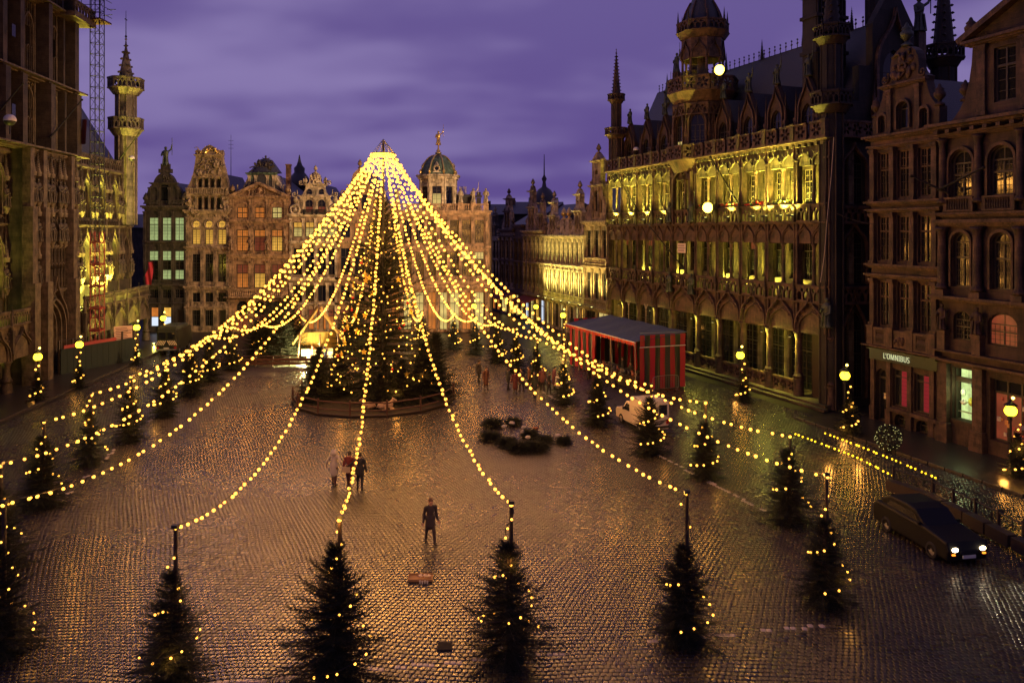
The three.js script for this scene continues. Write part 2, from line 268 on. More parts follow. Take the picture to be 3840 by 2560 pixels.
function column(t, x, y0, y1, r, m, z = 0, name = 'column') {
  const h = y1 - y0, g = once(['col', h.toFixed(2), r].join(), () => geoOf((b) => b.add(lathe([[0, 0], [r * 1.5, 0], [r * 1.5, r * 0.7], [r * 1.2, r * 0.9], [r * 1.25, r * 1.2], [r, r * 1.5], [r * 0.97, h * 0.5], [r * 0.88, h - r * 2.2], [r * 1.05, h - r * 2.1], [r * 0.95, h - r * 1.9], [r * 1.25, h - r * 0.9], [r * 1.5, h - r * 0.6], [r * 1.5, h], [0, h]], 10))));
  return put(name, g, m, t, x, y0, z);
}
const BAL = (h) => once('bal' + h.toFixed(2), () => geoOf((b) => { const r = h * 0.105; b.add(lathe([[0, 0], [r * 1.1, 0], [r * 1.1, h * 0.1], [r * 0.6, h * 0.16], [r * 1.2, h * 0.36], [r * 0.9, h * 0.55], [r * 0.5, h * 0.72], [r * 0.65, h * 0.82], [r * 1.05, h * 0.9], [r * 1.05, h], [0, h]], 8)); }));
function balustrade(t, x0, x1, y, h, m, z = 0.12, single = false, step = h * 0.3) {
  const L = x1 - x0, n = Math.max(2, Math.round(L / step)), b = new MB();
  b.box(x0, y, z - 0.11, x1, y + h * 0.12, z + 0.11).box(x0, y + h * 0.86, z - 0.12, x1, y + h, z + 0.12).box(x0, y + h * 0.12, z - 0.1, x0 + 0.22, y + h * 0.86, z + 0.1).box(x1 - 0.22, y + h * 0.12, z - 0.1, x1, y + h * 0.86, z + 0.1);
  const put1 = (i) => x0 + 0.22 + (L - 0.44) * (i + 0.5) / n;
  if (!single) for (let i = 0; i < n; i++) b.add(BAL(h * 0.74), mat4(put1(i), y + h * 0.12, z));
  const o = b.build('balustrade', m, t);
  if (single) for (let i = 0; i < n; i++) put('baluster', BAL(h * 0.74), m, o, put1(i), y + h * 0.12, z);
  return o;
}
function body(t, W, D, H, m, o = {}) {                     // the mass of the house behind its front, and a pitched roof
  const x0 = o.x0 ?? 0.02, x1 = x0 + W - 0.04;
  new MB().box(x0, 0, -D, x1, H, -0.62).build('rear_block', m, t);
  const R = o.roof ?? W * 0.55, mid = (x0 + x1) / 2, s = o.across ? null : poly([[x0, H], [x1, H], [mid, H + R]]);
  if (o.roof !== 0) {
    if (s) new MB().add(extruded(s, D - 0.8, -D)).build('roof', o.roofMat ?? MAT.slate, t);
    else { const g = extruded(poly([[0.62, H], [D, H], [(D + 0.62) / 2, H + R]]), W - 0.06, 0); g.rotateY(Math.PI / 2); g.translate(x0 + 0.01, 0, 0); new MB().add(g).build('roof', o.roofMat ?? MAT.slate, t); }
  }
}
const STATUE = (k) => once('statue' + k, () => geoOf((b) => {  // robed figure, about 1 tall
  const r = rng(300 + k);
  b.add(lathe([[0, 0], [0.19, 0], [0.2, 0.05], [0.15, 0.2], [0.125, 0.42], [0.13, 0.55], [0.155, 0.68], [0.14, 0.78], [0.06, 0.83], [0.045, 0.86], [0.07, 0.89], [0.078, 0.94], [0.06, 0.985], [0, 1]], 12), mat4(0, 0, 0, 0, 0, 0, 1, 1, 0.78));
  b.bar(V(-0.15, 0.74, 0), V(-0.19, 0.52, 0.08), 0.045).bar(V(-0.19, 0.52, 0.08), V(-0.04, 0.55 + 0.1 * r(), 0.17), 0.038);
  if (k % 2) b.bar(V(0.15, 0.75, 0), V(0.3, 0.86, 0.04), 0.04).bar(V(0.3, 0.86, 0.04), V(0.36, 1.1, 0.06), 0.033).bar(V(0.36, 0.55, 0.06), V(0.36, 1.45, 0.06), 0.014);
  else b.bar(V(0.15, 0.74, 0), V(0.2, 0.5, 0.06), 0.045).bar(V(0.2, 0.5, 0.06), V(0.07, 0.42, 0.17), 0.038);
  b.bar(V(-0.06, 0.5, 0.11), V(-0.1, 0.02, 0.15), 0.03).bar(V(0.05, 0.5, 0.11), V(0.09, 0.02, 0.15), 0.03);
}));
function statue(t, x, y, h, m, z = 0, k = 0, ry = 0) { const o = put('statue', STATUE(k), m, t, x, y, z, ry); o.scale.setScalar(h); return o; }
const URN = once('urn', () => geoOf((b) => b.add(lathe([[0, 0], [0.22, 0], [0.22, 0.1], [0.08, 0.18], [0.1, 0.26], [0.24, 0.42], [0.26, 0.56], [0.16, 0.68], [0.2, 0.74], [0.1, 0.84], [0.06, 0.95], [0, 1]], 12))));
function urn(t, x, y, h, m, z = -0.2) { const o = put('urn', URN, m, t, x, y, z); o.scale.setScalar(h); return o; }
const SCROLL = once('scroll', () => geoOf((b) => {         // a volute, unit size, curling at the right foot
  const pts = []; for (let i = 0; i <= 26; i++) { const a = i / 26 * Math.PI * 3, r = 0.3 * (1 - i / 30); pts.push(V(0.3 + r * Math.cos(a + Math.PI), 0.32 + r * Math.sin(a + Math.PI), 0)); }
  pts.unshift(V(0.03, 0.75, 0), V(0.0, 0.55, 0)); b.tube(pts, 0.06, 5, 40); b.add(new THREE.SphereGeometry(0.09, 8, 6), mat4(0.3, 0.32, 0.02));
}));
const scroll = (t, x, y, s, m, flip = 1, z = 0.08) => { const o = put('scroll', SCROLL, m, t, x, y, z); o.scale.set(s * flip, s, s); return o; };
function relief(t, x0, x1, y0, y1, m, seed, n = 14, z = 0.02, r0 = 0.12) {  // carved garlands and bosses standing proud of a panel
  const r = rng(seed), b = new MB();
  for (let i = 0; i < n; i++) { const x = mix(x0, x1, r()), y = mix(y0, y1, r()), s = r0 * (0.5 + r()); b.add(new THREE.IcosahedronGeometry(s, 1), mat4(x, y, z, 0, r() * 3, r() * 3, 1, 0.6 + r(), 0.55)); if (i % 2) { const a = r() * 6; b.tube([V(x, y, z), V(x + Math.cos(a) * s * 2, y + Math.sin(a) * s * 1.4, z + s * 0.5), V(x + Math.cos(a + 1) * s * 3.2, y + Math.sin(a + 1) * s * 2.2, z)], s * 0.3, 5, 6); } }
  return b.build('carving', m, t);
}
// ---------- west side: gabled guild houses ----------
const WD = 92.8, PX = WD / F, wx = (u) => (u - 1920) * PX, Y = (v) => (1245 - v) * PX;
function westHouse(name, u0, u1, label) { const t = thing(name, label, 'house', [wx(u0), 0, -WD], 0, 'gabled houses along the far side of the square'); t.X = (u) => (u - u0) * PX; t.W = (u1 - u0) * PX; return t; }
const hole = (t, u0, u1, v0, v1, kind = 'rect', rise) => ({ x: (t.X(u0) + t.X(u1)) / 2, y: Y(v1), w: (u1 - u0) * PX, h: (v1 - v0) * PX, kind, rise });
const gableDepth = 0.7;
{ // dark house with a bowed gable and a statue
  const t = westHouse('gabled_house', 540, 697, 'narrow soot-dark house with pale green lit windows and a statue on its arched gable'), X = t.X;
  const cols = [[557, 591], [606, 640], [653, 687]], H = [], up = cols.map(([a, b]) => hole(t, a, b, 815, 902)), mid = cols.map(([a, b]) => hole(t, a, b, 940, 1048)), mez = cols.map(([a, b]) => hole(t, a, b, 1085, 1118)), gr = [hole(t, 563, 596, 1152, 1224), hole(t, 610, 644, 1152, 1224)], door = hole(t, 660, 688, 1160, 1240);
  wall(t, [[0, 0], [t.W, 0], [t.W, Y(781)], [0, Y(781)]], [...up, ...mid, ...mez, ...gr, door], MAT.soot);
  up.forEach((h) => win(t, h, { nx: 2, ny: 2, cut: 0.68, bars: [6, 7], lit: [MAT.greenLit, MAT.greenLit] }));
  mid.forEach((h, i) => win(t, h, { nx: 2, ny: 3, bars: [6, 8], lit: [i ? MAT.greenLit : MAT.glass, MAT.glass, MAT.greenLit] }));
  mez.forEach((h) => win(t, h, { nx: 2, ny: 1, bars: [4, 3] }));
  gr.forEach((h, i) => win(t, h, { nx: 1, ny: 2, cut: 0.5, lit: [MAT.blueLit, i ? MAT.yellowLit : MAT.orangeLit] }));
  new MB().box(door.x - door.w / 2 + 0.05, door.y, -0.4, door.x + door.w / 2 - 0.05, door.y + door.h - 0.05, -0.3).build('door', MAT.darkWood, t);
  for (const u of [541.5, 598, 646, 695]) for (const [a, b] of [[908, 792], [1064, 915], [1235, 1070]]) pil(t, X(u), Y(a), Y(b), 0.26, MAT.sootCarved);
  balustrade(t, 0.1, t.W - 0.1, Y(1068), 0.55, MAT.soot, 0.2);
  for (const [v, h, p] of [[786, 0.5, 0.5], [912, 0.25, 0.3], [1076, 0.3, 0.35], [1142, 0.25, 0.3]]) band(t, 0, t.W, Y(v), h, p, MAT.sootCarved);
  const gx = X(615), gw = hole(t, 598, 630, 700, 752, 'round');
  const s = new THREE.Shape(); s.moveTo(X(545), Y(770)); s.lineTo(X(690), Y(770)); s.lineTo(X(684), Y(735)); s.quadraticCurveTo(X(676), Y(700), X(656), Y(690)); s.quadraticCurveTo(X(648), Y(652), gx, Y(645)); s.quadraticCurveTo(X(580), Y(652), X(572), Y(690)); s.quadraticCurveTo(X(552), Y(700), X(548), Y(735)); s.closePath();
  wall(t, s, [gw], MAT.soot, gableDepth, 'gable'); win(t, gw, { nx: 1, ny: 1 });
  for (const u of [560, 594, 634, 668]) pil(t, X(u), Y(768), Y(702), 0.24, MAT.sootCarved);
  band(t, X(566), X(664), Y(692), 0.25, 0.3, MAT.sootCarved); balustrade(t, X(545), X(595), Y(765), 0.5, MAT.soot, 0.3); balustrade(t, X(636), X(690), Y(765), 0.5, MAT.soot, 0.3);
  relief(t, X(590), X(640), Y(680), Y(655), MAT.sootCarved, 3, 12);
  new MB().cbox(gx, Y(645) - 0.1, -0.35, 1.5, 0.5, 0.6).cbox(gx, Y(632), -0.35, 1.0, 0.6, 0.5).build('pedestal', MAT.sootCarved, t);
  statue(t, gx, Y(620), 2.3, MAT.bronze, -0.35, 1); urn(t, X(690), Y(765), 1.6, MAT.sootCarved, 0); urn(t, X(546), Y(765), 1.4, MAT.sootCarved, 0);
  body(t, t.W, 12, Y(760), MAT.soot, { roof: 2.6 });
  const flag = new MB(), f = new THREE.PlaneGeometry(0.75, 2.7, 6, 14), p = f.attributes.position; for (let i = 0; i < p.count; i++) { const y = p.getY(i); p.setX(i, p.getX(i) * (1 - 0.15 * Math.sin(y * 2)) + 0.12 * Math.sin(y * 1.7)); p.setZ(i, 0.12 * Math.sin(p.getX(i) * 11 + y * 1.4)); } f.computeVertexNormals(); flag.add(f);
  const fm = std('red_flag_cloth', [0.3, 0.012, 0.03], { side: THREE.DoubleSide }), fl = thing('hanging_flag', 'dark red flag hanging from the front of the soot-dark house', 'flag', [wx(572), Y(1030) + 0.2, -WD + 0.9]);
  flag.build('cloth', fm, fl); new MB().bar(V(-0.35, 1.2, -0.85), V(0.3, 1.55, 0.05), 0.03).build('pole', MAT.darkWood, fl);
}
{ // house whose gable is shaped like a ship's stern
  const t = westHouse('gabled_house', 697, 859, 'tall sandstone house with a ship-stern gable and three round lit fanlights'), X = t.X, M = MAT.warm, C = MAT.warmCarved;
  const cols = [[719, 749], [767, 797], [815, 846]];
  const A = cols.map(([a, b]) => hole(t, a, b, 860, 916)), O = cols.map(([a, b]) => ({ x: (X(a) + X(b)) / 2, y: Y(854), w: 0.92, h: 0.46, kind: 'round', rise: 0.42 })), B = cols.map(([a, b]) => hole(t, a, b, 952, 1056)), Cc = cols.map(([a, b]) => hole(t, a, b, 1097, 1152)), D = cols.slice(0, 2).map(([a, b]) => hole(t, a, b, 1162, 1222)), door = hole(t, 818, 844, 1162, 1240);
  wall(t, [[0, 0], [t.W, 0], [t.W, Y(796)], [0, Y(796)]], [...A, ...O, ...B, ...Cc, ...D, door], M);
  A.forEach((h) => win(t, h, { nx: 2, ny: 1, bars: [6, 6], lit: MAT.yellowLit }));
  O.forEach((h) => { win(t, h, { nx: 1, ny: 1, f: 0.05, lit: MAT.yellowLit }); const b = new MB(); for (let i = 0; i < 10; i++) { const a = i / 10 * Math.PI * 2; b.bar(V(0.09 * Math.cos(a), 0.09 * Math.sin(a), 0), V(0.42 * Math.cos(a), 0.42 * Math.sin(a), 0), 0.018, 4); } put('fan_bars', b.geo(), MAT.frame, t, h.x, h.y + 0.45, -0.12); put('surround', once('oring', () => geoOf((b) => b.add(new THREE.TorusGeometry(0.52, 0.09, 6, 20)))), C, t, h.x, h.y + 0.45, 0.02); });
  B.forEach((h) => win(t, h, { nx: 2, ny: 3, bars: [4, 9] })); Cc.forEach((h) => win(t, h, { nx: 2, ny: 1 })); D.forEach((h) => win(t, h, { nx: 2, ny: 1, bars: [4, 3] }));
  new MB().box(door.x - door.w / 2 + 0.04, 0.1, -0.4, door.x + door.w / 2 - 0.04, door.y + door.h - 0.05, -0.3).build('door', MAT.darkWood, t);
  for (const u of [702, 758, 806, 854]) for (const [a, b] of [[1070, 940], [1236, 1088]]) pil(t, X(u), Y(a), Y(b), 0.36, C);
  for (const u of [702, 854]) pil(t, X(u), Y(930), Y(812), 0.3, C);
  for (const [v, h, p] of [[802, 0.5, 0.45], [936, 0.4, 0.35], [1086, 0.45, 0.4], [1158, 0.3, 0.3]]) band(t, 0, t.W, Y(v), h, p, C);
  cols.forEach(([a, b]) => balustrade(t, X(a - 1), X(b + 1), Y(1152), 0.65, C, 0.05));
  relief(t, 0.3, t.W - 0.3, Y(932), Y(922), C, 5, 16); relief(t, 0.2, t.W - 0.2, Y(826), Y(806), C, 6, 14);
  const us = [[742, 757], [765, 780], [788, 803], [811, 826]], r1 = us.map(([a, b]) => hole(t, a, b, 748, 784, 'round')), r2 = us.map(([a, b]) => hole(t, a, b, 678, 702, 'round'));
  const s = new THREE.Shape(); s.moveTo(X(700), Y(796)); s.lineTo(X(858), Y(796)); s.lineTo(X(856), Y(700)); s.quadraticCurveTo(X(846), Y(660), X(840), Y(630)); s.quadraticCurveTo(X(832), Y(610), X(832), Y(580)); s.lineTo(X(733), Y(580)); s.quadraticCurveTo(X(730), Y(610), X(726), Y(630)); s.quadraticCurveTo(X(722), Y(665), X(702), Y(700)); s.closePath();
  wall(t, s, [...r1, ...r2], M, gableDepth, 'gable'); [...r1, ...r2].forEach((h) => win(t, h, { nx: 1, ny: 1 }));
  balustrade(t, X(700), X(858), Y(728), 0.75, C, 0.3); band(t, X(702), X(856), Y(732), 0.22, 0.42, C);
  for (const u of [734, 761, 784, 807, 834]) column(t, X(u), Y(790), Y(736), 0.13, C, 0.2);
  for (const u of [737, 761, 784, 807, 831]) column(t, X(u), Y(706), Y(668), 0.12, C, 0.18);
  band(t, X(722), X(842), Y(666), 0.18, 0.2, C); band(t, X(735), X(832), Y(588), 0.3, 0.35, C);
  relief(t, X(742), X(826), Y(655), Y(596), C, 7, 40, 0.04, 0.2); relief(t, X(704), X(734), Y(795), Y(735), C, 8, 16, 0.15, 0.26); relief(t, X(834), X(856), Y(795), Y(735), C, 9, 14, 0.15, 0.26);
  new MB().add(extruded(poly([[X(730), Y(580)], [X(838), Y(580)], [X(834), Y(562)], [X(815), Y(566)], [X(800), Y(550)], [X(784), Y(542)], [X(768), Y(550)], [X(752), Y(566)], [X(734), Y(562)]]), 0.5, -0.45)).build('crest', C, t);
  relief(t, X(738), X(830), Y(578), Y(556), MAT.gilt, 10, 22, 0.08, 0.18);
  body(t, t.W, 12, Y(796), M, { roof: 5 });
}
{ // wide house with a triangular pediment and a copper lantern roof
  const t = westHouse('gabled_house', 859, 1084, 'wide house with triangular pediment, orange lit windows and a green copper lantern roof'), X = t.X, M = MAT.orange, C = MAT.orangeCarved;
  const cols = [[885, 929], [951, 993], [1016, 1058]], A = cols.map(([a, b]) => hole(t, a + 2, b - 2, 776, 818)), Aa = cols.map(([a, b]) => hole(t, a + 4, b - 4, 768, 772, 'round', 0.28)), B = cols.map(([a, b]) => hole(t, a, b, 860, 942)), Cc = cols.map(([a, b]) => hole(t, a, b, 990, 1080)), G = cols.map(([a, b]) => hole(t, a, b, 1150, 1236, 'round', 0.7));
  wall(t, [[0, 0], [t.W, 0], [t.W, Y(738)], [0, Y(738)]], [...A, ...B, ...Cc, ...G], M);
  A.forEach((h, i) => win(t, h, { nx: 2, ny: 2, cut: 0.5, bars: [6, 4], f: 0.09, lit: i < 2 ? MAT.orangeLit : MAT.paleLit }));
  B.forEach((h, i) => win(t, h, { nx: 2, ny: 2, cut: 0.66, bars: [6, 7], f: 0.09, lit: [[MAT.orangeLit, MAT.dimLit, MAT.yellowLit][i], MAT.orangeLit] }));
  Cc.forEach((h, i) => win(t, h, { nx: 2, ny: 2, cut: 0.62, bars: [6, 7], f: 0.09, lit: [[MAT.orangeLit, MAT.yellowLit, MAT.dimLit][i], MAT.dimLit] }));
  G.forEach((h) => win(t, h, { nx: 2, ny: 2, lit: [MAT.dimLit, MAT.glass] }));
  Aa.forEach((h) => new MB().add(archRing(h.w, 0.1, 0.3, 0.1, 0.14, 'round', 0), mat4(h.x, h.y - 0.05, 0)).build('hood', C, t));
  for (const u of [868, 940, 1004, 1072]) { pil(t, X(u), Y(954), Y(846), 0.5, C, 0.002, 0.2); pil(t, X(u), Y(1082), Y(978), 0.5, C, 0.002, 0.2); pil(t, X(u), Y(826), Y(748), 0.45, C); pil(t, X(u), Y(1240), Y(1122), 0.6, C, 0.002, 0.25); statue(t, X(u), Y(938), 1.7, C, 0.35, 0); }
  for (const [v, h, p] of [[744, 0.35, 0.45], [836, 0.4, 0.4], [968, 0.5, 0.35], [1120, 0.3, 0.75]]) band(t, 0, t.W, Y(v), h, p, C);
  balustrade(t, 0.05, t.W - 0.05, Y(1116), 1.1, C, 0.6, false, 0.24);
  relief(t, 0.3, t.W - 0.3, Y(972), Y(962), C, 11, 26, 0.04, 0.1);
  const pts = [[X(862), Y(738)], [X(1081), Y(738)], [X(972), Y(688)]]; wall(t, pts, [], M, 0.5, 'pediment');
  for (const [a, b] of [[pts[0], pts[2]], [pts[2], pts[1]]]) { const L = Math.hypot(b[0] - a[0], b[1] - a[1]); new MB().add(geoOf((q) => q.box(0, -0.15, -0.5, L, 0.2, 0.42)), mat4(a[0], a[1], 0, 0, 0, Math.atan2(b[1] - a[1], b[0] - a[0]))).build('pediment_moulding', C, t); }
  relief(t, X(925), X(1020), Y(735), Y(708), C, 12, 26, 0.05, 0.2);
  const s = new THREE.Shape(); s.moveTo(X(884), Y(732)); s.lineTo(X(1058), Y(732)); s.quadraticCurveTo(X(1040), Y(690), X(1022), Y(652)); s.lineTo(X(922), Y(652)); s.quadraticCurveTo(X(904), Y(690), X(884), Y(732));
  new MB().add(extruded(s, 2.6, -3.6)).build('attic', MAT.cream, t); new MB().box(X(926), Y(720), -1.0, X(1018), Y(654), -0.85).build('copper_panel', MAT.copper, t);
  for (const u of [926, 950, 994, 1018]) pil(t, X(u), Y(725), Y(655), 0.3, MAT.creamCarved, -0.85);
  band(t, X(916), X(1028), Y(654), 0.3, 0.3, MAT.copper, 'cornice', -1.0);
  new MB().add(new THREE.CylinderGeometry(0.8, 1.95, 1.6, 8, 1), mat4(X(972), Y(652) + 1.1, -2.4, 0, Math.PI / 8)).build('lantern_roof', MAT.slate, t); relief(t, X(940), X(1004), Y(650), Y(600), MAT.sootCarved, 13, 26, -1.2, 0.24);
  { const e = new MB(); e.add(new THREE.SphereGeometry(0.3, 10, 8), mat4(0, 0.35, 0, 0, 0, 0, 0.8, 1.3, 0.8)).add(new THREE.SphereGeometry(0.14, 8, 6), mat4(0, 0.85, 0.05)).add(new THREE.ConeGeometry(0.06, 0.2, 6), mat4(0, 0.85, 0.2, Math.PI / 2)); for (const k of [-1, 1]) for (let i = 0; i < 5; i++) e.bar(V(k * 0.15, 0.55, 0), V(k * (0.5 + 0.12 * i), 0.75 - 0.22 * i, -0.1), 0.07, 5, 0.02); e.build('eagle', MAT.sootCarved, t).position.set(X(972), Y(606), -2.4); }
  for (const k of [-1, 1]) { scroll(t, X(972) + k * 2.75, Y(738) + 0.2, 1.7, MAT.creamCarved, k, -0.4); urn(t, X(972) + k * 3.3, Y(736) + 0.15, 1.3, C); }
  new MB().box(X(1058), Y(738), -2, X(1074), Y(612), -1.4).box(X(1056), Y(616), -2.05, X(1076), Y(611), -1.35).build('chimney', MAT.brick, t);
  body(t, t.W, 12, Y(738), M, { roof: 3 });
}
{ // scrolled gable house
  const t = westHouse('gabled_house', 1084, 1264, 'pale house with scrolled gable, two round oculi and yellow lit windows behind light strings'), X = t.X, M = MAT.warm, C = MAT.creamCarved;
  const A = [[1098, 1132], [1143, 1176], [1190, 1222], [1230, 1256]].map(([a, b]) => hole(t, a, b, 832, 888)), B = [[1098, 1132], [1143, 1176], [1190, 1222], [1230, 1256]].map(([a, b]) => hole(t, a, b, 930, 1030)), D = [[1098, 1132], [1143, 1176], [1190, 1222], [1230, 1256]].map(([a, b]) => hole(t, a, b, 1070, 1130)), G = [[1100, 1140], [1155, 1195], [1210, 1250]].map(([a, b]) => hole(t, a, b, 1160, 1236));
  wall(t, [[0, 0], [t.W, 0], [t.W, Y(806)], [0, Y(806)]], [...A, ...B, ...D, ...G], M);
  A.forEach((h) => win(t, h, { nx: 2, ny: 2, cut: 0.6, bars: [6, 6], f: 0.08, lit: [MAT.paleLit, MAT.yellowLit] })); B.forEach((h) => win(t, h, { nx: 2, ny: 3 })); D.forEach((h) => win(t, h, { nx: 2, ny: 1 })); G.forEach((h) => win(t, h, { nx: 2, ny: 2, lit: [MAT.orangeLit, MAT.dimLit] }));
  for (const u of [1090, 1137, 1183, 1227, 1260]) { pil(t, X(u), Y(905), Y(818), 0.25, C); pil(t, X(u), Y(1040), Y(920), 0.28, C); pil(t, X(u), Y(1240), Y(1060), 0.3, C); }
  for (const [v, h, p] of [[812, 0.35, 0.35], [914, 0.35, 0.35], [1052, 0.4, 0.4], [1144, 0.3, 0.4]]) band(t, 0, t.W, Y(v), h, p, C);
  const g = [[1143, 1172], [1190, 1219]].map(([a, b]) => hole(t, a, b, 762, 796, 'round')), o = [1158, 1204].map((u) => ({ x: X(u), y: Y(728), w: 0.7, h: 0.34, kind: 'round', rise: 0.32 })), oc = { x: X(1180), y: Y(697), w: 0.5, h: 0.25, kind: 'round', rise: 0.25 };
  const s = new THREE.Shape(); s.moveTo(X(1086), Y(806)); s.lineTo(X(1262), Y(806)); s.lineTo(X(1260), Y(770)); s.quadraticCurveTo(X(1240), Y(758), X(1236), Y(735)); s.quadraticCurveTo(X(1216), Y(722), X(1214), Y(696)); s.quadraticCurveTo(X(1200), Y(688), X(1200), Y(664)); s.quadraticCurveTo(X(1196), Y(648), X(1181), Y(644)); s.quadraticCurveTo(X(1164), Y(648), X(1160), Y(664)); s.quadraticCurveTo(X(1160), Y(688), X(1146), Y(696)); s.quadraticCurveTo(X(1144), Y(722), X(1124), Y(735)); s.quadraticCurveTo(X(1120), Y(758), X(1100), Y(770)); s.closePath();
  wall(t, s, [...g, ...o, oc], MAT.cream, gableDepth, 'gable'); g.forEach((h) => win(t, h, { nx: 2, ny: 2, bars: [2, 5], lit: [MAT.dimLit, MAT.glass] })); [...o, oc].forEach((h) => win(t, h, { nx: 1, ny: 1 }));
  for (const u of [1132, 1181, 1228]) pil(t, X(u), Y(804), Y(742), 0.24, C);
  band(t, X(1122), X(1240), Y(740), 0.25, 0.3, C); band(t, X(1146), X(1214), Y(694), 0.22, 0.25, C);
  for (const u of [1107, 1254]) put('medallion', once('medal', () => geoOf((b) => b.add(new THREE.TorusGeometry(0.55, 0.14, 6, 20)).add(new THREE.SphereGeometry(0.3, 8, 6), mat4(0, 0, 0.05)))), C, t, X(u), Y(785), 0.1);
  for (const k of [-1, 1]) { scroll(t, X(1181) + k * 1.35, Y(694), 1.1, C, k); scroll(t, X(1181) + k * 2.1, Y(740), 1.2, C, k); urn(t, X(1181) + k * 2.4, Y(770), 1.3, C); urn(t, X(1181) + k * 1.2, Y(696), 1.1, C); }
  balustrade(t, X(1138), X(1177), Y(804), 0.6, MAT.iron, 0.3); balustrade(t, X(1185), X(1224), Y(804), 0.6, MAT.iron, 0.3);
  relief(t, X(1166), X(1196), Y(684), Y(652), C, 15, 16, 0.05, 0.18); urn(t, X(1181), Y(646), 0.9, C);
  body(t, t.W, 12, Y(806), M, { roof: 4 });
}
{ // house behind the cone of lights
  const t = westHouse('gabled_house', 1264, 1430, 'reddish gabled house half hidden behind the bright cone of string lights'), X = t.X, M = MAT.orange, C = MAT.orangeCarved;
  const cs = [[1276, 1312], [1328, 1366], [1382, 1418]], rows = [[836, 890], [930, 1030], [1070, 1130]].map(([a, b]) => cs.map(([c, d]) => hole(t, c, d, a, b))), G = cs.map(([c, d]) => hole(t, c, d, 1160, 1236));
  wall(t, [[0, 0], [t.W, 0], [t.W, Y(800)], [0, Y(800)]], [...rows.flat(), ...G], M);
  rows.flat().forEach((h, i) => win(t, h, { nx: 2, ny: 2, lit: i % 4 === 1 ? MAT.orangeLit : undefined })); G.forEach((h) => win(t, h, { nx: 2, ny: 2, lit: MAT.dimLit }));
  for (const u of [1269, 1320, 1374, 1426]) { pil(t, X(u), Y(1040), Y(920), 0.28, C); pil(t, X(u), Y(1240), Y(1060), 0.3, C); }
  for (const [v, h, p] of [[806, 0.35, 0.35], [914, 0.35, 0.35], [1052, 0.4, 0.4], [1144, 0.3, 0.4]]) band(t, 0, t.W, Y(v), h, p, C);
  const g = [hole(t, 1318, 1342, 740, 785, 'round'), hole(t, 1354, 1378, 740, 785, 'round')], s = poly([[X(1268), Y(800)], [X(1426), Y(800)], [X(1420), Y(760)], [X(1400), Y(735)], [X(1384), Y(690)], [X(1372), Y(650)], [X(1348), Y(628)], [X(1324), Y(650)], [X(1312), Y(690)], [X(1296), Y(735)], [X(1274), Y(760)]]);
  wall(t, s, g, M, gableDepth, 'gable'); g.forEach((h) => win(t, h, { nx: 1, ny: 1 })); for (const k of [-1, 1]) { scroll(t, X(1348) + k * 1.5, Y(735), 1.4, C, k); urn(t, X(1348) + k * 2.3, Y(762), 1.2, C); } urn(t, X(1348), Y(630), 1.1, C); band(t, X(1306), X(1390), Y(700), 0.25, 0.3, C);
  body(t, t.W, 12, Y(800), M, { roof: 5.5 });
}
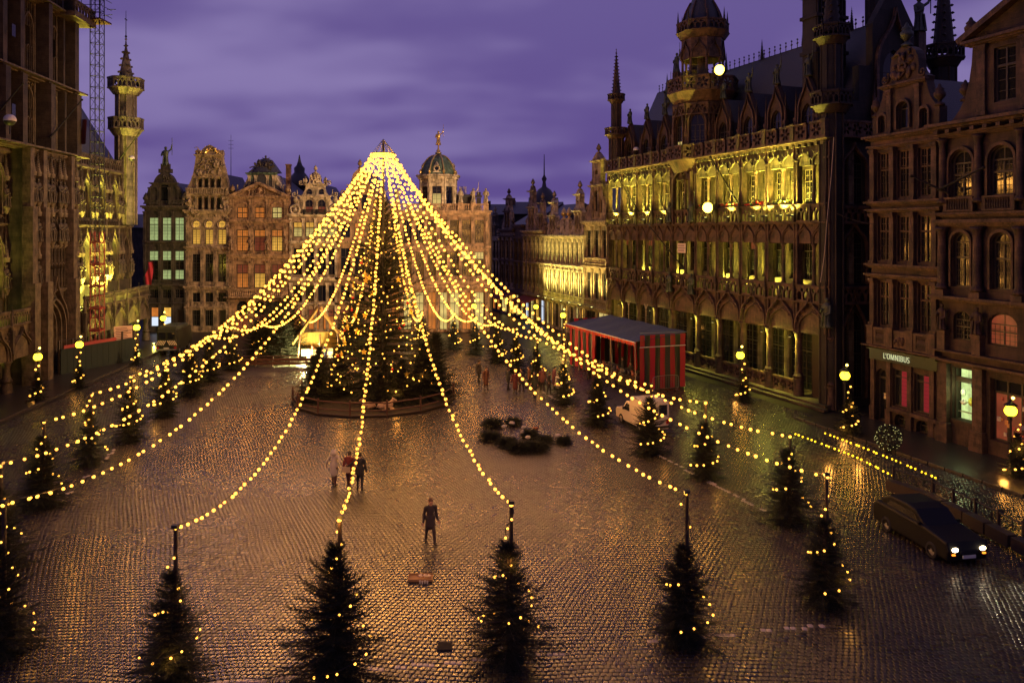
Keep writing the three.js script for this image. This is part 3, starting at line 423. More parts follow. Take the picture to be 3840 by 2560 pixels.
{ // corner house with dome
  const t = westHouse('domed_corner_house', 1430, 1835, 'broad corner house with an octagonal white drum and gilded dome topped by a figure'), X = t.X, M = MAT.orange, C = MAT.orangeCarved, W = t.W;
  const cs = [[1466, 1496], [1512, 1542], [1558, 1588], [1604, 1634], [1648, 1678], [1686, 1721], [1732, 1765], [1780, 1814]];
  const A = cs.map(([a, b]) => hole(t, a, b, 824, 911)), B = cs.map(([a, b]) => hole(t, a, b, 944, 1034)), G = cs.map(([a, b]) => hole(t, a, b, 1095, 1236, 'rect'));
  wall(t, [[0, 0], [W, 0], [W, Y(800)], [0, Y(800)]], [...A, ...B, ...G], M);
  A.forEach((h) => win(t, h, { nx: 3, ny: 2, cut: 0.6, bars: [3, 5], frame: MAT.frame })); B.forEach((h, i) => win(t, h, { nx: 3, ny: 2, cut: 0.7, bars: [3, 5], lit: [MAT.glass, i > 5 ? MAT.paleLit : MAT.glass] })); G.forEach((h, i) => win(t, h, { nx: 2, ny: 2, cut: 0.7, lit: i % 3 ? MAT.paleLit : MAT.orangeLit }));
  for (const u of [1450, 1504, 1550, 1596, 1641, 1682, 1727, 1773, 1826]) { pil(t, X(u), Y(926), Y(812), 0.34, C, 0.002, 0.2); pil(t, X(u), Y(1052), Y(938), 0.34, C, 0.002, 0.2); pil(t, X(u), Y(1240), Y(1088), 0.42, C, 0.002, 0.25); }
  for (const [v, h, p] of [[806, 0.55, 0.6], [934, 0.4, 0.35], [1066, 0.4, 0.4], [1084, 0.35, 0.5]]) band(t, 0, W, Y(v), h, p, C);
  for (let i = 0; i < 8; i++) balustrade(t, 0.1 + i * (W - 0.2) / 8, 0.1 + (i + 1) * (W - 0.2) / 8, Y(796), 1.05, C, 0.1);
  [1727, 1775, 1822, 1440, 1490].forEach((u, i) => { new MB().cbox(X(u), Y(796), 0.1, 0.6, 1.2, 0.6).build('pedestal', C, t); statue(t, X(u), Y(796) + 1.2, 1.7, MAT.creamCarved, 0.1, i % 2); });
  body(t, W, 14, Y(800), M, { roof: 0 });
  new MB().box(0.4, Y(800) + 0.01, -13, W - 0.4, Y(800) + 0.25, -0.8).build('roof_deck', MAT.slate, t);
  new MB().box(X(1706), Y(796), -7, X(1772), Y(732), -3).build('roof_house', MAT.soot, t); new MB().box(X(1704), Y(734), -7.2, X(1774), Y(724), -2.8).build('roof', MAT.slate, t); for (let i = 0; i < 5; i++) new MB().box(X(1712 + i * 6), Y(726), -5.2, X(1715 + i * 6), Y(690), -4.9).build('chimney_pipe', MAT.creamCarved, t);
  new MB().cbox(X(1791), Y(790), -3, 0.55, 1.7, 0.6).cbox(X(1791), Y(735), -3, 0.8, 0.2, 0.85).cbox(X(1791), Y(728), -3, 0.5, 0.4, 0.5).build('chimney', MAT.soot, t);
  // drum and dome, round the axis at dx, dz
  const dx = X(1634), dz = -3.2, R = 2.15, y0 = Y(800) + 0.25, y1 = Y(657), drum = new THREE.Group();
  new MB().add(new THREE.CylinderGeometry(R - 0.35, R - 0.35, y1 - y0 - 0.3, 8, 1), mat4(dx, (y0 + y1) / 2, dz, 0, Math.PI / 8)).build('drum_core', MAT.cream, t);
  for (let i = 0; i < 8; i++) {
    const a = i * Math.PI / 4, s = Math.sin(a), c = Math.cos(a), fw = 2 * R * Math.tan(Math.PI / 8), g = once('drumface', () => geoOf((b) => { const sh = poly([[-fw / 2, 0], [fw / 2, 0], [fw / 2, y1 - y0], [-fw / 2, y1 - y0]]); sh.holes.push(rectPath(-0.55, 0.5, 0.55, 3.1)); b.add(extruded(sh, 0.3, -0.3)).box(-fw / 2, 0, 0.002, -fw / 2 + 0.24, y1 - y0, 0.12).box(fw / 2 - 0.24, 0, 0.002, fw / 2, y1 - y0, 0.12).box(-fw / 2 - 0.1, y1 - y0 - 0.3, 0.002, fw / 2 + 0.1, y1 - y0 - 0.02, 0.3).box(-fw / 2 - 0.2, y1 - y0, -0.4, fw / 2 + 0.2, y1 - y0 + 0.22, 0.5).box(-0.7, 3.1, 0.002, 0.7, 3.3, 0.15); }));
    const f = put('drum_side', g, MAT.cream, t, dx + s * R, y0, dz + c * R, a);
    win(f, { x: 0, y: 0.5, w: 1.1, h: 2.6 }, { nx: 2, ny: 2, bars: [2, 5], z: -0.24, lit: i === 0 ? [MAT.paleLit, MAT.glass] : undefined, frame: MAT.frame });
  }
  const prof = [[2.25, 0], [2.2, 0.35], [2.0, 1.0], [1.65, 1.65], [1.2, 2.15], [0.75, 2.42], [0.4, 2.5], [0.4, 2.7], [0.25, 2.75], [0, 2.8]];
  const dg = lathe(prof, 8); dg.rotateY(Math.PI / 8); new MB().add(dg.toNonIndexed()).build('dome', MAT.copper, t).position.set(dx, y1 + 0.22, dz);
  for (let i = 0; i < 8; i++) { const a = Math.PI / 8 + i * Math.PI / 4; new MB().tube(prof.slice(0, 7).map(([r, y]) => V(Math.sin(a) * (r + 0.03), y, Math.cos(a) * (r + 0.03))), 0.09, 5, 14).build('dome_rib', MAT.gilt, t).position.set(dx, y1 + 0.22, dz); }
  for (let i = 0; i < 8; i += 2) { const a = i * Math.PI / 4; const o = put('dormer', once('oeil', () => geoOf((b) => b.add(new THREE.TorusGeometry(0.33, 0.11, 6, 16)).add(new THREE.ConeGeometry(0.42, 0.5, 4), mat4(0, 0.62, -0.1, 0, Math.PI / 4)).box(-0.45, -0.5, -0.4, 0.45, -0.36, 0.1))), MAT.creamCarved, t, dx + Math.sin(a) * 1.95, y1 + 0.95, dz + Math.cos(a) * 1.95, a); put('pane', once('oeilp', () => geoOf((b) => b.add(new THREE.CylinderGeometry(0.3, 0.3, 0.3, 14), mat4(0, 0, -0.12, Math.PI / 2)))), MAT.glass, o); }
  for (let i = 0; i < 8; i++) { const a = Math.PI / 8 + i * Math.PI / 4; urn(t, dx + Math.sin(a) * 2.3, y1 + 0.2, 0.75, MAT.gilt, dz + Math.cos(a) * 2.3); }
  new MB().add(lathe([[0.4, 0], [0.42, 0.12], [0.2, 0.2], [0.3, 0.35], [0.12, 0.5], [0.06, 1.1], [0, 1.15]], 10)).build('finial', MAT.gilt, t).position.set(dx, y1 + 2.95, dz);
  statue(t, dx, y1 + 4.0, 1.75, MAT.gilt, dz, 1);
}
{ // things on the skyline behind the west front
  const mast = (u, v0, v1, d, label) => { const t = thing('roof_mast', label, 'mast', [at(u, v0, d).x, 0, -d]); new MB().bar(V(0, at(u, v1, d).y, 0), V(0, at(u, v0, d).y, 0), 0.06, 5, 0.02).build('mast', MAT.iron, t); const b = new MB(); for (let k = 0; k < 3; k++) b.bar(V(-0.35, at(u, v0, d).y - 0.8 - k * 0.5, 0), V(0.35, at(u, v0, d).y - 0.8 - k * 0.5, 0), 0.02, 4); b.build('aerial', MAT.iron, t); };
  mast(865, 505, 700, 103, 'thin aerial mast rising between the ship-stern gable and the copper lantern roof');
  const d = 108, t = thing('onion_turret', 'dark onion-domed turret on the skyline left of the scrolled gable', 'turret', [at(1122, 0, d).x, 0, -d]), y = (v) => at(0, v, d).y;
  new MB().add(new THREE.CylinderGeometry(0.95, 1.1, y(700), 8), mat4(0, y(700) / 2, 0)).build('shaft', MAT.soot, t); new MB().add(lathe([[1.5, 0], [1.6, 0.3], [1.5, 0.9], [1.05, 1.6], [0.7, 2.0], [0.75, 2.6], [0.4, 3.0], [0.2, 3.6], [0.06, 4.4], [0, 4.5]], 10)).build('onion_dome', MAT.slate, t).position.y = y(700); new MB().bar(V(0, y(700) + 4.4, 0), V(0, y(585), 0), 0.05, 5, 0.02).build('spike', MAT.iron, t);
}
// ---------- gothic kit ----------
const along = (A, B) => Math.atan2(-(B[1] - A[1]), B[0] - A[0]);
function tracery(w, h, n, d = 0.14) {                      // pierced parapet: a row of little lancets under circles
  return once(['trac', w.toFixed(2), h.toFixed(2), n].join(), () => geoOf((b) => {
    const s = poly([[-w / 2, 0], [w / 2, 0], [w / 2, h], [-w / 2, h]]), c = w / n;
    for (let i = 0; i < n; i++) { const x = -w / 2 + c * (i + 0.5); s.holes.push(archPath(x, h * 0.12, c * 0.72, h * 0.28, h * 0.26)); if (i) { const q = new THREE.Path(); q.absarc(-w / 2 + c * i, h * 0.73, Math.min(c * 0.3, h * 0.13), 0, Math.PI * 2, true); s.holes.push(q); } }
    b.add(extruded(s, d, -d / 2, 4)).box(-w / 2, h * 0.9, -d * 0.9, w / 2, h + 0.05, d * 0.9).box(-w / 2, -0.04, -d * 0.8, w / 2, h * 0.06, d * 0.8);
  }));
}
function quatre(w, h, d = 0.14) {                          // pierced parapet: flowing tracery of leaf shapes
  return once(['quat', w.toFixed(2), h.toFixed(2)].join(), () => geoOf((b) => {
    const s = poly([[-w / 2, 0], [w / 2, 0], [w / 2, h], [-w / 2, h]]), n = Math.max(1, Math.round(w / (h * 0.95))), c = w / n;
    for (let i = 0; i < n; i++) for (let k = 0; k < 6; k++) { const a = k * Math.PI / 3 + (i % 2) * 0.3, x = -w / 2 + c * (i + 0.5), p = new THREE.Path(), R = Math.min(c, h) * 0.28; p.absellipse(x + Math.cos(a) * R, h * 0.5 + Math.sin(a) * R, R * 0.62, R * 0.36, 0, Math.PI * 2, true, a); s.holes.push(p); }
    b.add(extruded(s, d, -d / 2, 5)).box(-w / 2, h * 0.93, -d, w / 2, h + 0.06, d).box(-w / 2, -0.06, -d * 0.9, w / 2, h * 0.05, d * 0.9);
  }));
}
function spire(r, h) {                                     // slender crocketed spire with a finial
  return once(['spire', r, h].join(), () => geoOf((b) => {
    b.add(new THREE.CylinderGeometry(r * 0.08, r, h, 8, 1), mat4(0, h / 2, 0));
    const n = Math.max(4, Math.round(h / (r * 0.75)));
    for (let i = 1; i < n; i++) for (let k = 0; k < 4; k++) { const a = k * Math.PI / 2 + Math.PI / 4, R = r * (1 - 0.92 * i / n) + r * 0.1; b.add(new THREE.OctahedronGeometry(r * 0.2, 0), mat4(Math.cos(a) * R, h * i / n, Math.sin(a) * R, 0, a, 0.5, 1.2, 0.8, 1)); }
    b.add(new THREE.OctahedronGeometry(r * 0.3, 0), mat4(0, h, 0, 0, 0, 0, 1, 0.7, 1)).add(new THREE.ConeGeometry(r * 0.12, r * 1.2, 5), mat4(0, h + r * 0.6, 0)).add(new THREE.OctahedronGeometry(r * 0.17, 0), mat4(0, h + r * 0.75, 0));
  }));
}
const pinnacle = (t, x, y, z, w, h, m) => put('pinnacle', once(['pin', w, h].join(), () => geoOf((b) => b.box(-w / 2, 0, -w / 2, w / 2, h * 0.45, w / 2).box(-w * 0.65, h * 0.42, -w * 0.65, w * 0.65, h * 0.48, w * 0.65).add(spire(w * 0.5, h * 0.5), mat4(0, h * 0.47, 0)))), m, t, x, y, z);
function octTurret(t, x, z, parts, m, cm) {                // octagonal turret from rings: [kind, y0, y1, radius]
  for (const [kind, y0, y1, r] of parts) {
    if (kind === 'shaft') { new MB().add(new THREE.CylinderGeometry(r, r, y1 - y0, 8, 1), mat4(x, (y0 + y1) / 2, z, 0, Math.PI / 8)).build('turret_shaft', m, t); const b = new MB(); for (let k = 0; k < 8; k++) { const a = k * Math.PI / 4 + Math.PI / 8; b.add(new THREE.CylinderGeometry(r * 0.09, r * 0.09, y1 - y0, 6, 1), mat4(x + Math.sin(a) * r, (y0 + y1) / 2, z + Math.cos(a) * r)); } b.build('turret_shafts', cm, t); }
    if (kind === 'balcony') { const h = y1 - y0; new MB().add(new THREE.CylinderGeometry(r, r * 0.72, h * 0.6, 8, 1), mat4(x, y0 - h * 0.3, z, 0, Math.PI / 8)).build('corbel', cm, t); const fw = 2 * r * Math.tan(Math.PI / 8) * 0.92; for (let k = 0; k < 8; k++) put('parapet', tracery(fw, h, 3), cm, t, x + Math.sin(k * Math.PI / 4) * r * 0.92, y0, z + Math.cos(k * Math.PI / 4) * r * 0.92, k * Math.PI / 4); }
    if (kind === 'spire') put('spire', spire(r, y1 - y0), cm, t, x, y0, z);
    if (kind === 'rod') new MB().bar(V(x, y0, z), V(x, y1, z), r, 5, r * 0.4).cbox(x, mix(y0, y1, 0.75), z, r * 9, r * 1.5, r * 1.5).add(new THREE.SphereGeometry(r * 2.2, 8, 6), mat4(x, mix(y0, y1, 0.3), z)).build('weather_vane', MAT.iron, t);
  }
}
const upLight = (t, x, y, z) => { const o = put('flood_lamp', once('uplight', () => geoOf((b) => b.box(-0.22, 0, -0.13, 0.22, 0.12, 0.13).box(-0.26, 0.1, -0.16, 0.26, 0.16, -0.13).box(-0.26, 0.1, 0.13, 0.26, 0.16, 0.16))), MAT.iron, t, x, y, z); put('lens', once('uplens', () => geoOf((b) => b.box(-0.2, 0.121, -0.11, 0.2, 0.135, 0.11))), glowFlood, o); return t.localToWorld(V(x, y + 0.22, z)); };
const beam = (t, p, k, dx = 0, wide = 0.95) => { const q = p.clone().add(new THREE.Vector3(dx, 6, -1.3).applyAxisAngle(V(0, 1, 0), t.rotation.y)); flood(p.clone(), q, Y_FLOOD, k, wide, 0.9, 5); };
const glowFlood = glow('flood_lamp_lens', [3.2, 2.7, 0.9], 1);

// ---------- north side: the brown gothic palace with its gallery fronts ----------
{
  const A = [kingX(82.4), -82.4], B = [kingX(52.3), -52.3], L = Math.hypot(B[0] - A[0], B[1] - A[1]), M = MAT.king, C = MAT.kingCarved;
  const t = thing('gothic_palace', 'brown gothic palace with arcades, yellow floodlit upper gallery, steep slate roof and central tower', 'palace', [A[0], 0, A[1]], along(A, B));
  t.updateMatrixWorld(true);
  const w = 3.13, tw = L - 9 * w, bays = []; for (let i = 0, x = 0; i < 10; i++) { const q = i === 4 ? tw : w; bays.push([x + q / 2, q]); x += q; }
  const bay = (root, x, q, i, dark) => {
    const half = q / 2, low = poly([[-half, 4.9], [half, 4.9], [half, 7.05], [-half, 7.05]]), ow = q - 0.66;
    low.holes.push(archPath(0, 4.88, ow, 0.3, 1.15));
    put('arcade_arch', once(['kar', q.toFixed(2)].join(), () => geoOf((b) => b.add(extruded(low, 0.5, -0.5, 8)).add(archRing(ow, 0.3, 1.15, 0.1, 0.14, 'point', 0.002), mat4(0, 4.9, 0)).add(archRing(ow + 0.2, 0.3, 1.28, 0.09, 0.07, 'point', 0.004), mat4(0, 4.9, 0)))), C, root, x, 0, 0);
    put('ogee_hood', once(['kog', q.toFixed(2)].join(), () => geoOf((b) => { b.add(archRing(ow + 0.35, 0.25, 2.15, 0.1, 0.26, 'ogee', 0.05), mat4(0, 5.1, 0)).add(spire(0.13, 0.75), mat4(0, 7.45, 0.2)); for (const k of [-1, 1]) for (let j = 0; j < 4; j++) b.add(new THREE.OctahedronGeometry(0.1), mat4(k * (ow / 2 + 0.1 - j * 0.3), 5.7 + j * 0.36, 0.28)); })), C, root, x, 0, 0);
    if (i < 9 || dark) put('low_parapet', quatre(q - 0.7, 0.95), C, root, x, 0.38, -0.2);
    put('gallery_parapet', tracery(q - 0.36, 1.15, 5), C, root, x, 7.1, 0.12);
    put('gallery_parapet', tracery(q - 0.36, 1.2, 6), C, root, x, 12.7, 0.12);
    const mid = poly([[-half, 11.2], [half, 11.2], [half, 12.6], [-half, 12.6]]), ww = half - 0.32; for (const k of [-1, 1]) mid.holes.push(archPath(k * half * 0.5, 11.18, ww, 0.25, 0.75));
    put('gallery_arches', once(['kmid', q.toFixed(2)].join(), () => geoOf((b) => { b.add(extruded(mid, 0.3, -0.3, 6)); for (const k of [-1, 1]) b.add(archRing(ww, 0.25, 0.75, 0.07, 0.1, 'point', 0.003), mat4(k * half * 0.5, 11.2, 0)).add(archRing(ww + 0.14, 0.2, 1.15, 0.05, 0.12, 'ogee', 0.02), mat4(k * half * 0.5, 11.3, 0)); })), C, root, x, 0, 0);
    column(root, x, 8.25, 11.2, 0.13, C, -0.12); column(root, x, 13.9, 16.7, 0.13, C, -0.12);
    const top = poly([[-half, 16.7], [half, 16.7], [half, 18.0], [-half, 18.0]]); for (const k of [-1, 1]) top.holes.push(archPath(k * half * 0.5, 16.68, ww, 0.15, 0.62, 'round'));
    put('loggia_arches', once(['ktop', q.toFixed(2)].join(), () => geoOf((b) => { b.add(extruded(top, 0.3, -0.3, 6)); for (const k of [-1, 1]) { b.add(archRing(ww, 0.15, 0.62, 0.07, 0.14, 'round', 0.003), mat4(k * half * 0.5, 16.7, 0)); for (let j = 0; j < 5; j++) { const a = Math.PI * (j + 0.5) / 5; b.bar(V(k * half * 0.5 + Math.cos(a) * ww * 0.5, 16.85 + Math.sin(a) * 0.6, 0.08), V(k * half * 0.5 + Math.cos(a) * ww * 0.75, 16.85 + Math.sin(a) * 1.0, 0.2), 0.05, 5); } } for (let j = 0; j < 5; j++) b.box(-half + (j + 0.2) * q / 5, 18.0, 0, -half + (j + 0.7) * q / 5, 18.22, 0.3); })), MAT.kingWall, root, x, 0, 0);
    for (const k of [-1, 1]) { put('balustrade_panel', quatre(half - 0.34, 1.05), C, root, x + k * half * 0.5, 18.5, 0.32); }
    pinnacle(root, x, 12.7, 0.22, 0.16, 1.9, C);
    // the wall behind the galleries
    const g = { x: 0, y: 0.4, w: q - 0.62, h: 4.6, kind: 'point', rise: 1.35 }, wl = (y) => [-1, 1].map((k) => ({ x: k * half * 0.47, y, w: half * (y < 10 ? 0.74 : 0.62), h: y < 10 ? 3.2 : 2.6, kind: 'rect' }));
    const bw = new THREE.Group(); bw.name = 'rear_wall_bay'; bw.position.set(x, 0, -1.7); root.add(bw);
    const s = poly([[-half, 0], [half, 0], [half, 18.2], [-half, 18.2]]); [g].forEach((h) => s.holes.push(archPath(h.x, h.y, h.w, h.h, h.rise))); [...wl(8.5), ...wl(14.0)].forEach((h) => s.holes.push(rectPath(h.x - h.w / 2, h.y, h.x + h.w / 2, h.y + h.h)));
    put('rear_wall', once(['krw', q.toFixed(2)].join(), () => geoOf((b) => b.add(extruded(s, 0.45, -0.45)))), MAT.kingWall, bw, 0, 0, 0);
    win(bw, g, { nx: 3, ny: 2, cut: 0.62, bars: [6, 9] });
    for (const h of wl(8.5)) win(bw, h, { nx: 2, ny: 2, bars: [4, 6], lit: dark ? undefined : (i * 7 + (h.x > 0 ? 3 : 0)) % 5 === 0 ? [MAT.glass, MAT.dimLit] : undefined });
    for (const h of wl(14.0)) win(bw, h, { nx: 2, ny: 2, bars: [4, 6], frame: MAT.paleFrame });
    pil(bw, 0, 7.0, 12.3, 0.36, MAT.kingWall); pil(bw, 0, 12.7, 17.6, 0.3, MAT.kingWall);
  };
  const pier = (root, x, big = 1) => {
    put('pier_pedestal', once('kpp', () => geoOf((b) => b.add(new THREE.CylinderGeometry(0.36, 0.42, 1.5, 8), mat4(0, 0.75, 0, 0, Math.PI / 8)).add(new THREE.CylinderGeometry(0.44, 0.44, 0.16, 8), mat4(0, 1.5, 0, 0, Math.PI / 8)))), C, root, x, 0, -0.15);
    column(root, x, 1.58, 4.95, 0.26, C, -0.15); 
    put('wall_shaft', once('kws', () => geoOf((b) => { b.box(-0.2, 4.95, -0.3, 0.2, 18.2, 0.1); for (const k of [-1, 1]) b.add(new THREE.CylinderGeometry(0.07, 0.07, 13.2, 6), mat4(k * 0.15, 11.55, 0.12)); for (const y of [7.0, 8.25, 12.6, 13.95, 17]) b.box(-0.26, y, 0, 0.26, y + 0.12, 0.26); })), C, root, x, 0, 0);
    pinnacle(root, x, 12.75, 0.3, 0.24, 2.3, C); pinnacle(root, x, 7.15, 0.3, 0.2, 1.6, C);
    put('balustrade_pier', once('kbp', () => geoOf((b) => b.box(-0.17, 18.4, 0.16, 0.17, 19.6, 0.5).box(-0.21, 19.55, 0.12, 0.21, 19.68, 0.54))), C, root, x, 0, 0);
  };
  const slabs = (root, x0, x1) => {
    for (const [y, h, p] of [[6.98, 0.14, 0.3], [8.2, 0.08, 0.25], [12.56, 0.16, 0.32], [13.88, 0.1, 0.34], [18.22, 0.22, 0.5]]) band(root, x0, x1, y, h, p, C, 'string_course');
    for (const y of [6.6, 12.3, 18.02]) new MB().box(x0, y, -1.69, x1, y + 0.3, -0.31).build('gallery_floor', MAT.kingWall, root);
    new MB().box(x0 - 0.3, 0, -1.69, x1 + 0.3, 0.34, 0.6).box(x0 - 0.6, 0, 0.6, x1 + 0.6, 0.17, 1.0).build('steps', MAT.hall, root);
  };
  bays.forEach(([x, q], i) => bay(t, x, q, i, false)); for (let i = 0, x = 0; i <= 10; i++) { pier(t, x); if (i < 10) x += bays[i][1]; }
  slabs(t, 0, L);
  new MB().box(bays[9][0] - 0.9, 0.34, -0.9, bays[9][0] + 0.9, 4.9, -0.75).build('door', MAT.darkWood, t);
  // flower boxes along the upper parapet
  { const r = rng(8), leaf = std('box_plant_leaves', [0.03, 0.055, 0.02]), red = std('red_flowers', [0.5, 0.03, 0.02]), yel = std('yellow_flowers', [0.6, 0.5, 0.12]);
    for (let i = 5; i < 9; i++) { const [x, q] = bays[i], box = new MB().box(x - q / 2 + 0.3, 13.92, -0.1, x + q / 2 - 0.3, 14.1, 0.16).build('flower_box', MAT.darkWood, t); const l = new MB(), f = new MB(), g = once('leafbit', () => new THREE.IcosahedronGeometry(0.09, 0)); for (let k = 0; k < 60; k++) { const px = x + (r() - 0.5) * (q - 0.7), py = 14.1 + r() * 0.22, pz = 0.03 + (r() - 0.5) * 0.3; (r() < 0.5 ? l : f).add(g, mat4(px, py, pz, r() * 3, r() * 3, 0, 0.6 + r() * 0.7)); } l.build('leaves', leaf, box); f.build('flowers', i === 5 || i === 7 ? red : i === 8 ? yel : red, box); } }
  // roof, crest and dormers
  const rz = -5.9, ry = 27.2, roofS = poly([[1.55, 18.3], [10.2, 18.3], [5.9, ry]]), rg = extruded(roofS, L - 0.3, 0); rg.rotateY(Math.PI / 2); rg.translate(0, 0, 0); new MB().add(rg).build('roof', MAT.slate, t);
  new MB().box(0.1, 0, -10.9, L - 0.72, 18.29, -2.17).build('rear_block', MAT.king, t);
  { const g = once('crest', () => geoOf((b) => b.bar(V(0, 0, 0), V(0, 0.7, 0), 0.05, 4, 0.02).add(new THREE.OctahedronGeometry(0.15), mat4(0, 0.42, 0, 0, 0, 0, 1, 1, 0.4)).add(new THREE.OctahedronGeometry(0.11), mat4(0, 0.72, 0)).bar(V(-0.32, 0, 0), V(0.32, 0.02, 0), 0.05, 4))); for (let x = 0.4; x < L; x += 0.7) put('roof_crest', g, MAT.iron, t, x, ry - 0.05, rz); for (let x = 2; x < L; x += 5.2) put('crest_finial', spire(0.16, 1.6), MAT.iron, t, x, ry, rz); }
  for (const x of [1.9, 5.4, 8.8, 18.2, 21.6, 25.0, 28.4]) {
    const h = { x: 0, y: 0.5, w: 1.15, h: 1.6, kind: 'point', rise: 0.9 }, d = new THREE.Group(); d.name = 'dormer'; d.position.set(x, 18.4, -1.4); t.add(d);
    wall(d, [[-1.05, 0], [1.05, 0], [1.05, 2.9], [0, 5.1], [-1.05, 2.9]], [h], MAT.pink, 0.4, 'dormer_front'); win(d, h, { nx: 2, ny: 2, bars: [4, 5] });
    const g = extruded(poly([[-1.05, 2.8], [1.05, 2.8], [0, 4.9]]), 3.0, -3.4); new MB().add(g).box(-1, 0, -2.6, 1, 2.8, -0.41).build('dormer_roof', MAT.slate, d);
    new MB().add(archRing(1.5, 1.8, 2.3, 0.13, 0.16, 'ogee', 0.02), mat4(0, 0.5, 0)).build('hood', MAT.pinkCarved, d); pinnacle(d, -1.12, 0, 0.05, 0.24, 4.3, MAT.pinkCarved); pinnacle(d, 1.12, 0, 0.05, 0.24, 4.3, MAT.pinkCarved); statue(d, 0, 4.95, 1.6, MAT.bronze, -0.1, x > 20 ? 1 : 0);
  }
  // central tower
  const tx = bays[4][0], tz = -1.9, apo = (r) => r / Math.cos(Math.PI / 8);
  const ring = (y, h, r, make, n = 8) => { for (let k = 0; k < n; k++) { const a = k * Math.PI / 4; make(tx + Math.sin(a) * r, y, tz + Math.cos(a) * r, a, k); } };
  const oct = (name, r0, r1, y0, y1, m) => new MB().add(new THREE.CylinderGeometry(apo(r1), apo(r0), y1 - y0, 8, 1), mat4(tx, (y0 + y1) / 2, tz, 0, Math.PI / 8)).build(name, m, t);
  oct('tower_corbel', 2.3, 2.95, 17.3, 18.4, C); ring(18.42, 1.15, 2.9, (x, y, z, a) => put('tower_parapet', quatre(2.3, 1.15), C, t, x, y, z, a));
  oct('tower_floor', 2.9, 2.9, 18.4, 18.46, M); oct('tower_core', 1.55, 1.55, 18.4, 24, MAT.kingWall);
  const fw = 2 * 2.35 * Math.tan(Math.PI / 8);
  ring(18.45, 0, 2.35, (x, y, z, a, k) => { const h = { x: 0, y: 0.9, w: 1.25, h: 2.0, kind: 'point', rise: 1.1 }, f = new THREE.Group(); f.name = 'tower_face'; f.position.set(x, y, z); f.rotation.y = a; t.add(f); wall(f, [[-fw / 2, 0], [fw / 2, 0], [fw / 2, 5.1], [-fw / 2, 5.1]], [h], MAT.pink, 0.35, 'tower_wall'); win(f, h, { nx: 3, ny: 2, cut: 0.36, z: -0.2, bars: [3, 4], lit: k === 0 || k === 7 ? [MAT.paleLit, MAT.glass] : undefined }); new MB().add(archRing(1.4, 2.1, 1.8, 0.13, 0.24, 'ogee', 0.02), mat4(0, 0.9, 0)).box(-fw / 2, 4.7, 0.002, fw / 2, 4.85, 0.2).build('hood', MAT.pinkCarved, f); put('frieze', tracery(fw, 0.9, 4), MAT.pinkCarved, f, 0, 3.85, 0.09); pinnacle(f, -fw / 2, 0, 0.1, 0.26, 4.8, MAT.pinkCarved); });
  oct('tower_corbel', 2.4, 2.95, 23.4, 24.3, C); oct('tower_floor', 2.95, 2.95, 24.3, 24.38, M); ring(24.36, 1.2, 2.85, (x, y, z, a) => put('tower_parapet', quatre(2.3, 1.2), MAT.pinkCarved, t, x, y, z, a));
  ring(24.4, 0, 1.75, (x, y, z, a) => { const lw = 2 * 1.75 * Math.tan(Math.PI / 8), s = poly([[-lw / 2, 3.0], [lw / 2, 3.0], [lw / 2, 4.9], [-lw / 2, 4.9]]); s.holes.push(archPath(0, 2.98, lw - 0.4, 0.2, 0.9)); const o = put('lantern_arch', once('lanarch', () => geoOf((b) => b.add(extruded(s, 0.25, -0.25)).add(archRing(lw - 0.3, 0.2, 1.3, 0.1, 0.14, 'ogee', 0.01), mat4(0, 3, 0)))), C, t, x, y, z, a); put('lantern_rail', once('lanrail', () => geoOf((b) => b.box(-lw / 2 + 0.1, 1.4, -0.16, lw / 2 - 0.1, 1.55, -0.04))), C, o); column(o, -lw / 2, 0, 3.1, 0.12, C, -0.12, 'lantern_shaft'); });
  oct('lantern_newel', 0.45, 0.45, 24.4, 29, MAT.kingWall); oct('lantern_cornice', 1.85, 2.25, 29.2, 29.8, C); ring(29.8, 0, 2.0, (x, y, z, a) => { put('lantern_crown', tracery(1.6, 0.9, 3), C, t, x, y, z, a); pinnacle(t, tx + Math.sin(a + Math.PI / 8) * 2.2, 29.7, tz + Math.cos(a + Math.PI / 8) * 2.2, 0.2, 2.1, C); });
  { const g = lathe([[1.85, 0], [1.8, 0.8], [1.5, 1.9], [1.05, 2.8], [0.9, 3.2], [1.0, 3.4], [1.0, 3.7], [0.8, 3.9], [0.8, 5.4], [0.95, 5.6], [0.5, 6.6], [0.1, 8.2], [0, 8.3]], 8); g.rotateY(Math.PI / 8); new MB().add(g.toNonIndexed()).build('tower_dome', MAT.slate, t).position.set(tx, 29.8, tz); for (let k = 0; k < 8; k++) { const a = Math.PI / 8 + k * Math.PI / 4; new MB().tube([[1.9, 0], [1.84, 0.8], [1.54, 1.9], [1.08, 2.8]].map(([r, y]) => V(Math.sin(a) * r, y, Math.cos(a) * r)), 0.08, 5, 8).build('dome_rib', C, t).position.set(tx, 29.8, tz); } }
  // the dark bay under the tower
  new MB().add(archRing(2.6, 3.0, 1.2, 0.16, 0.3, 'round', 0.0), mat4(tx, 13.2, 0.12)).box(tx - 1.5, 12.7, 0.12, tx - 1.3, 17.3, 0.4).box(tx + 1.3, 12.7, 0.12, tx + 1.5, 17.3, 0.4).build('great_arch', C, t);
  for (const k of [-1, 1]) { statue(t, tx + k * 1.75, 12.9, 1.8, MAT.bronze, 0.45, 1); statue(t, tx + k * 1.75, 6.6, 1.8, MAT.bronze, 0.45, 0); }
  // turrets
  octTurret(t, 0.5, -0.6, [['shaft', 18.3, 22.4, 0.75], ['balcony', 22.3, 23.0, 1.15], ['shaft', 22.4, 26.0, 0.52], ['balcony', 26.0, 26.6, 0.85], ['spire', 26.3, 31, 0.5]], M, C);
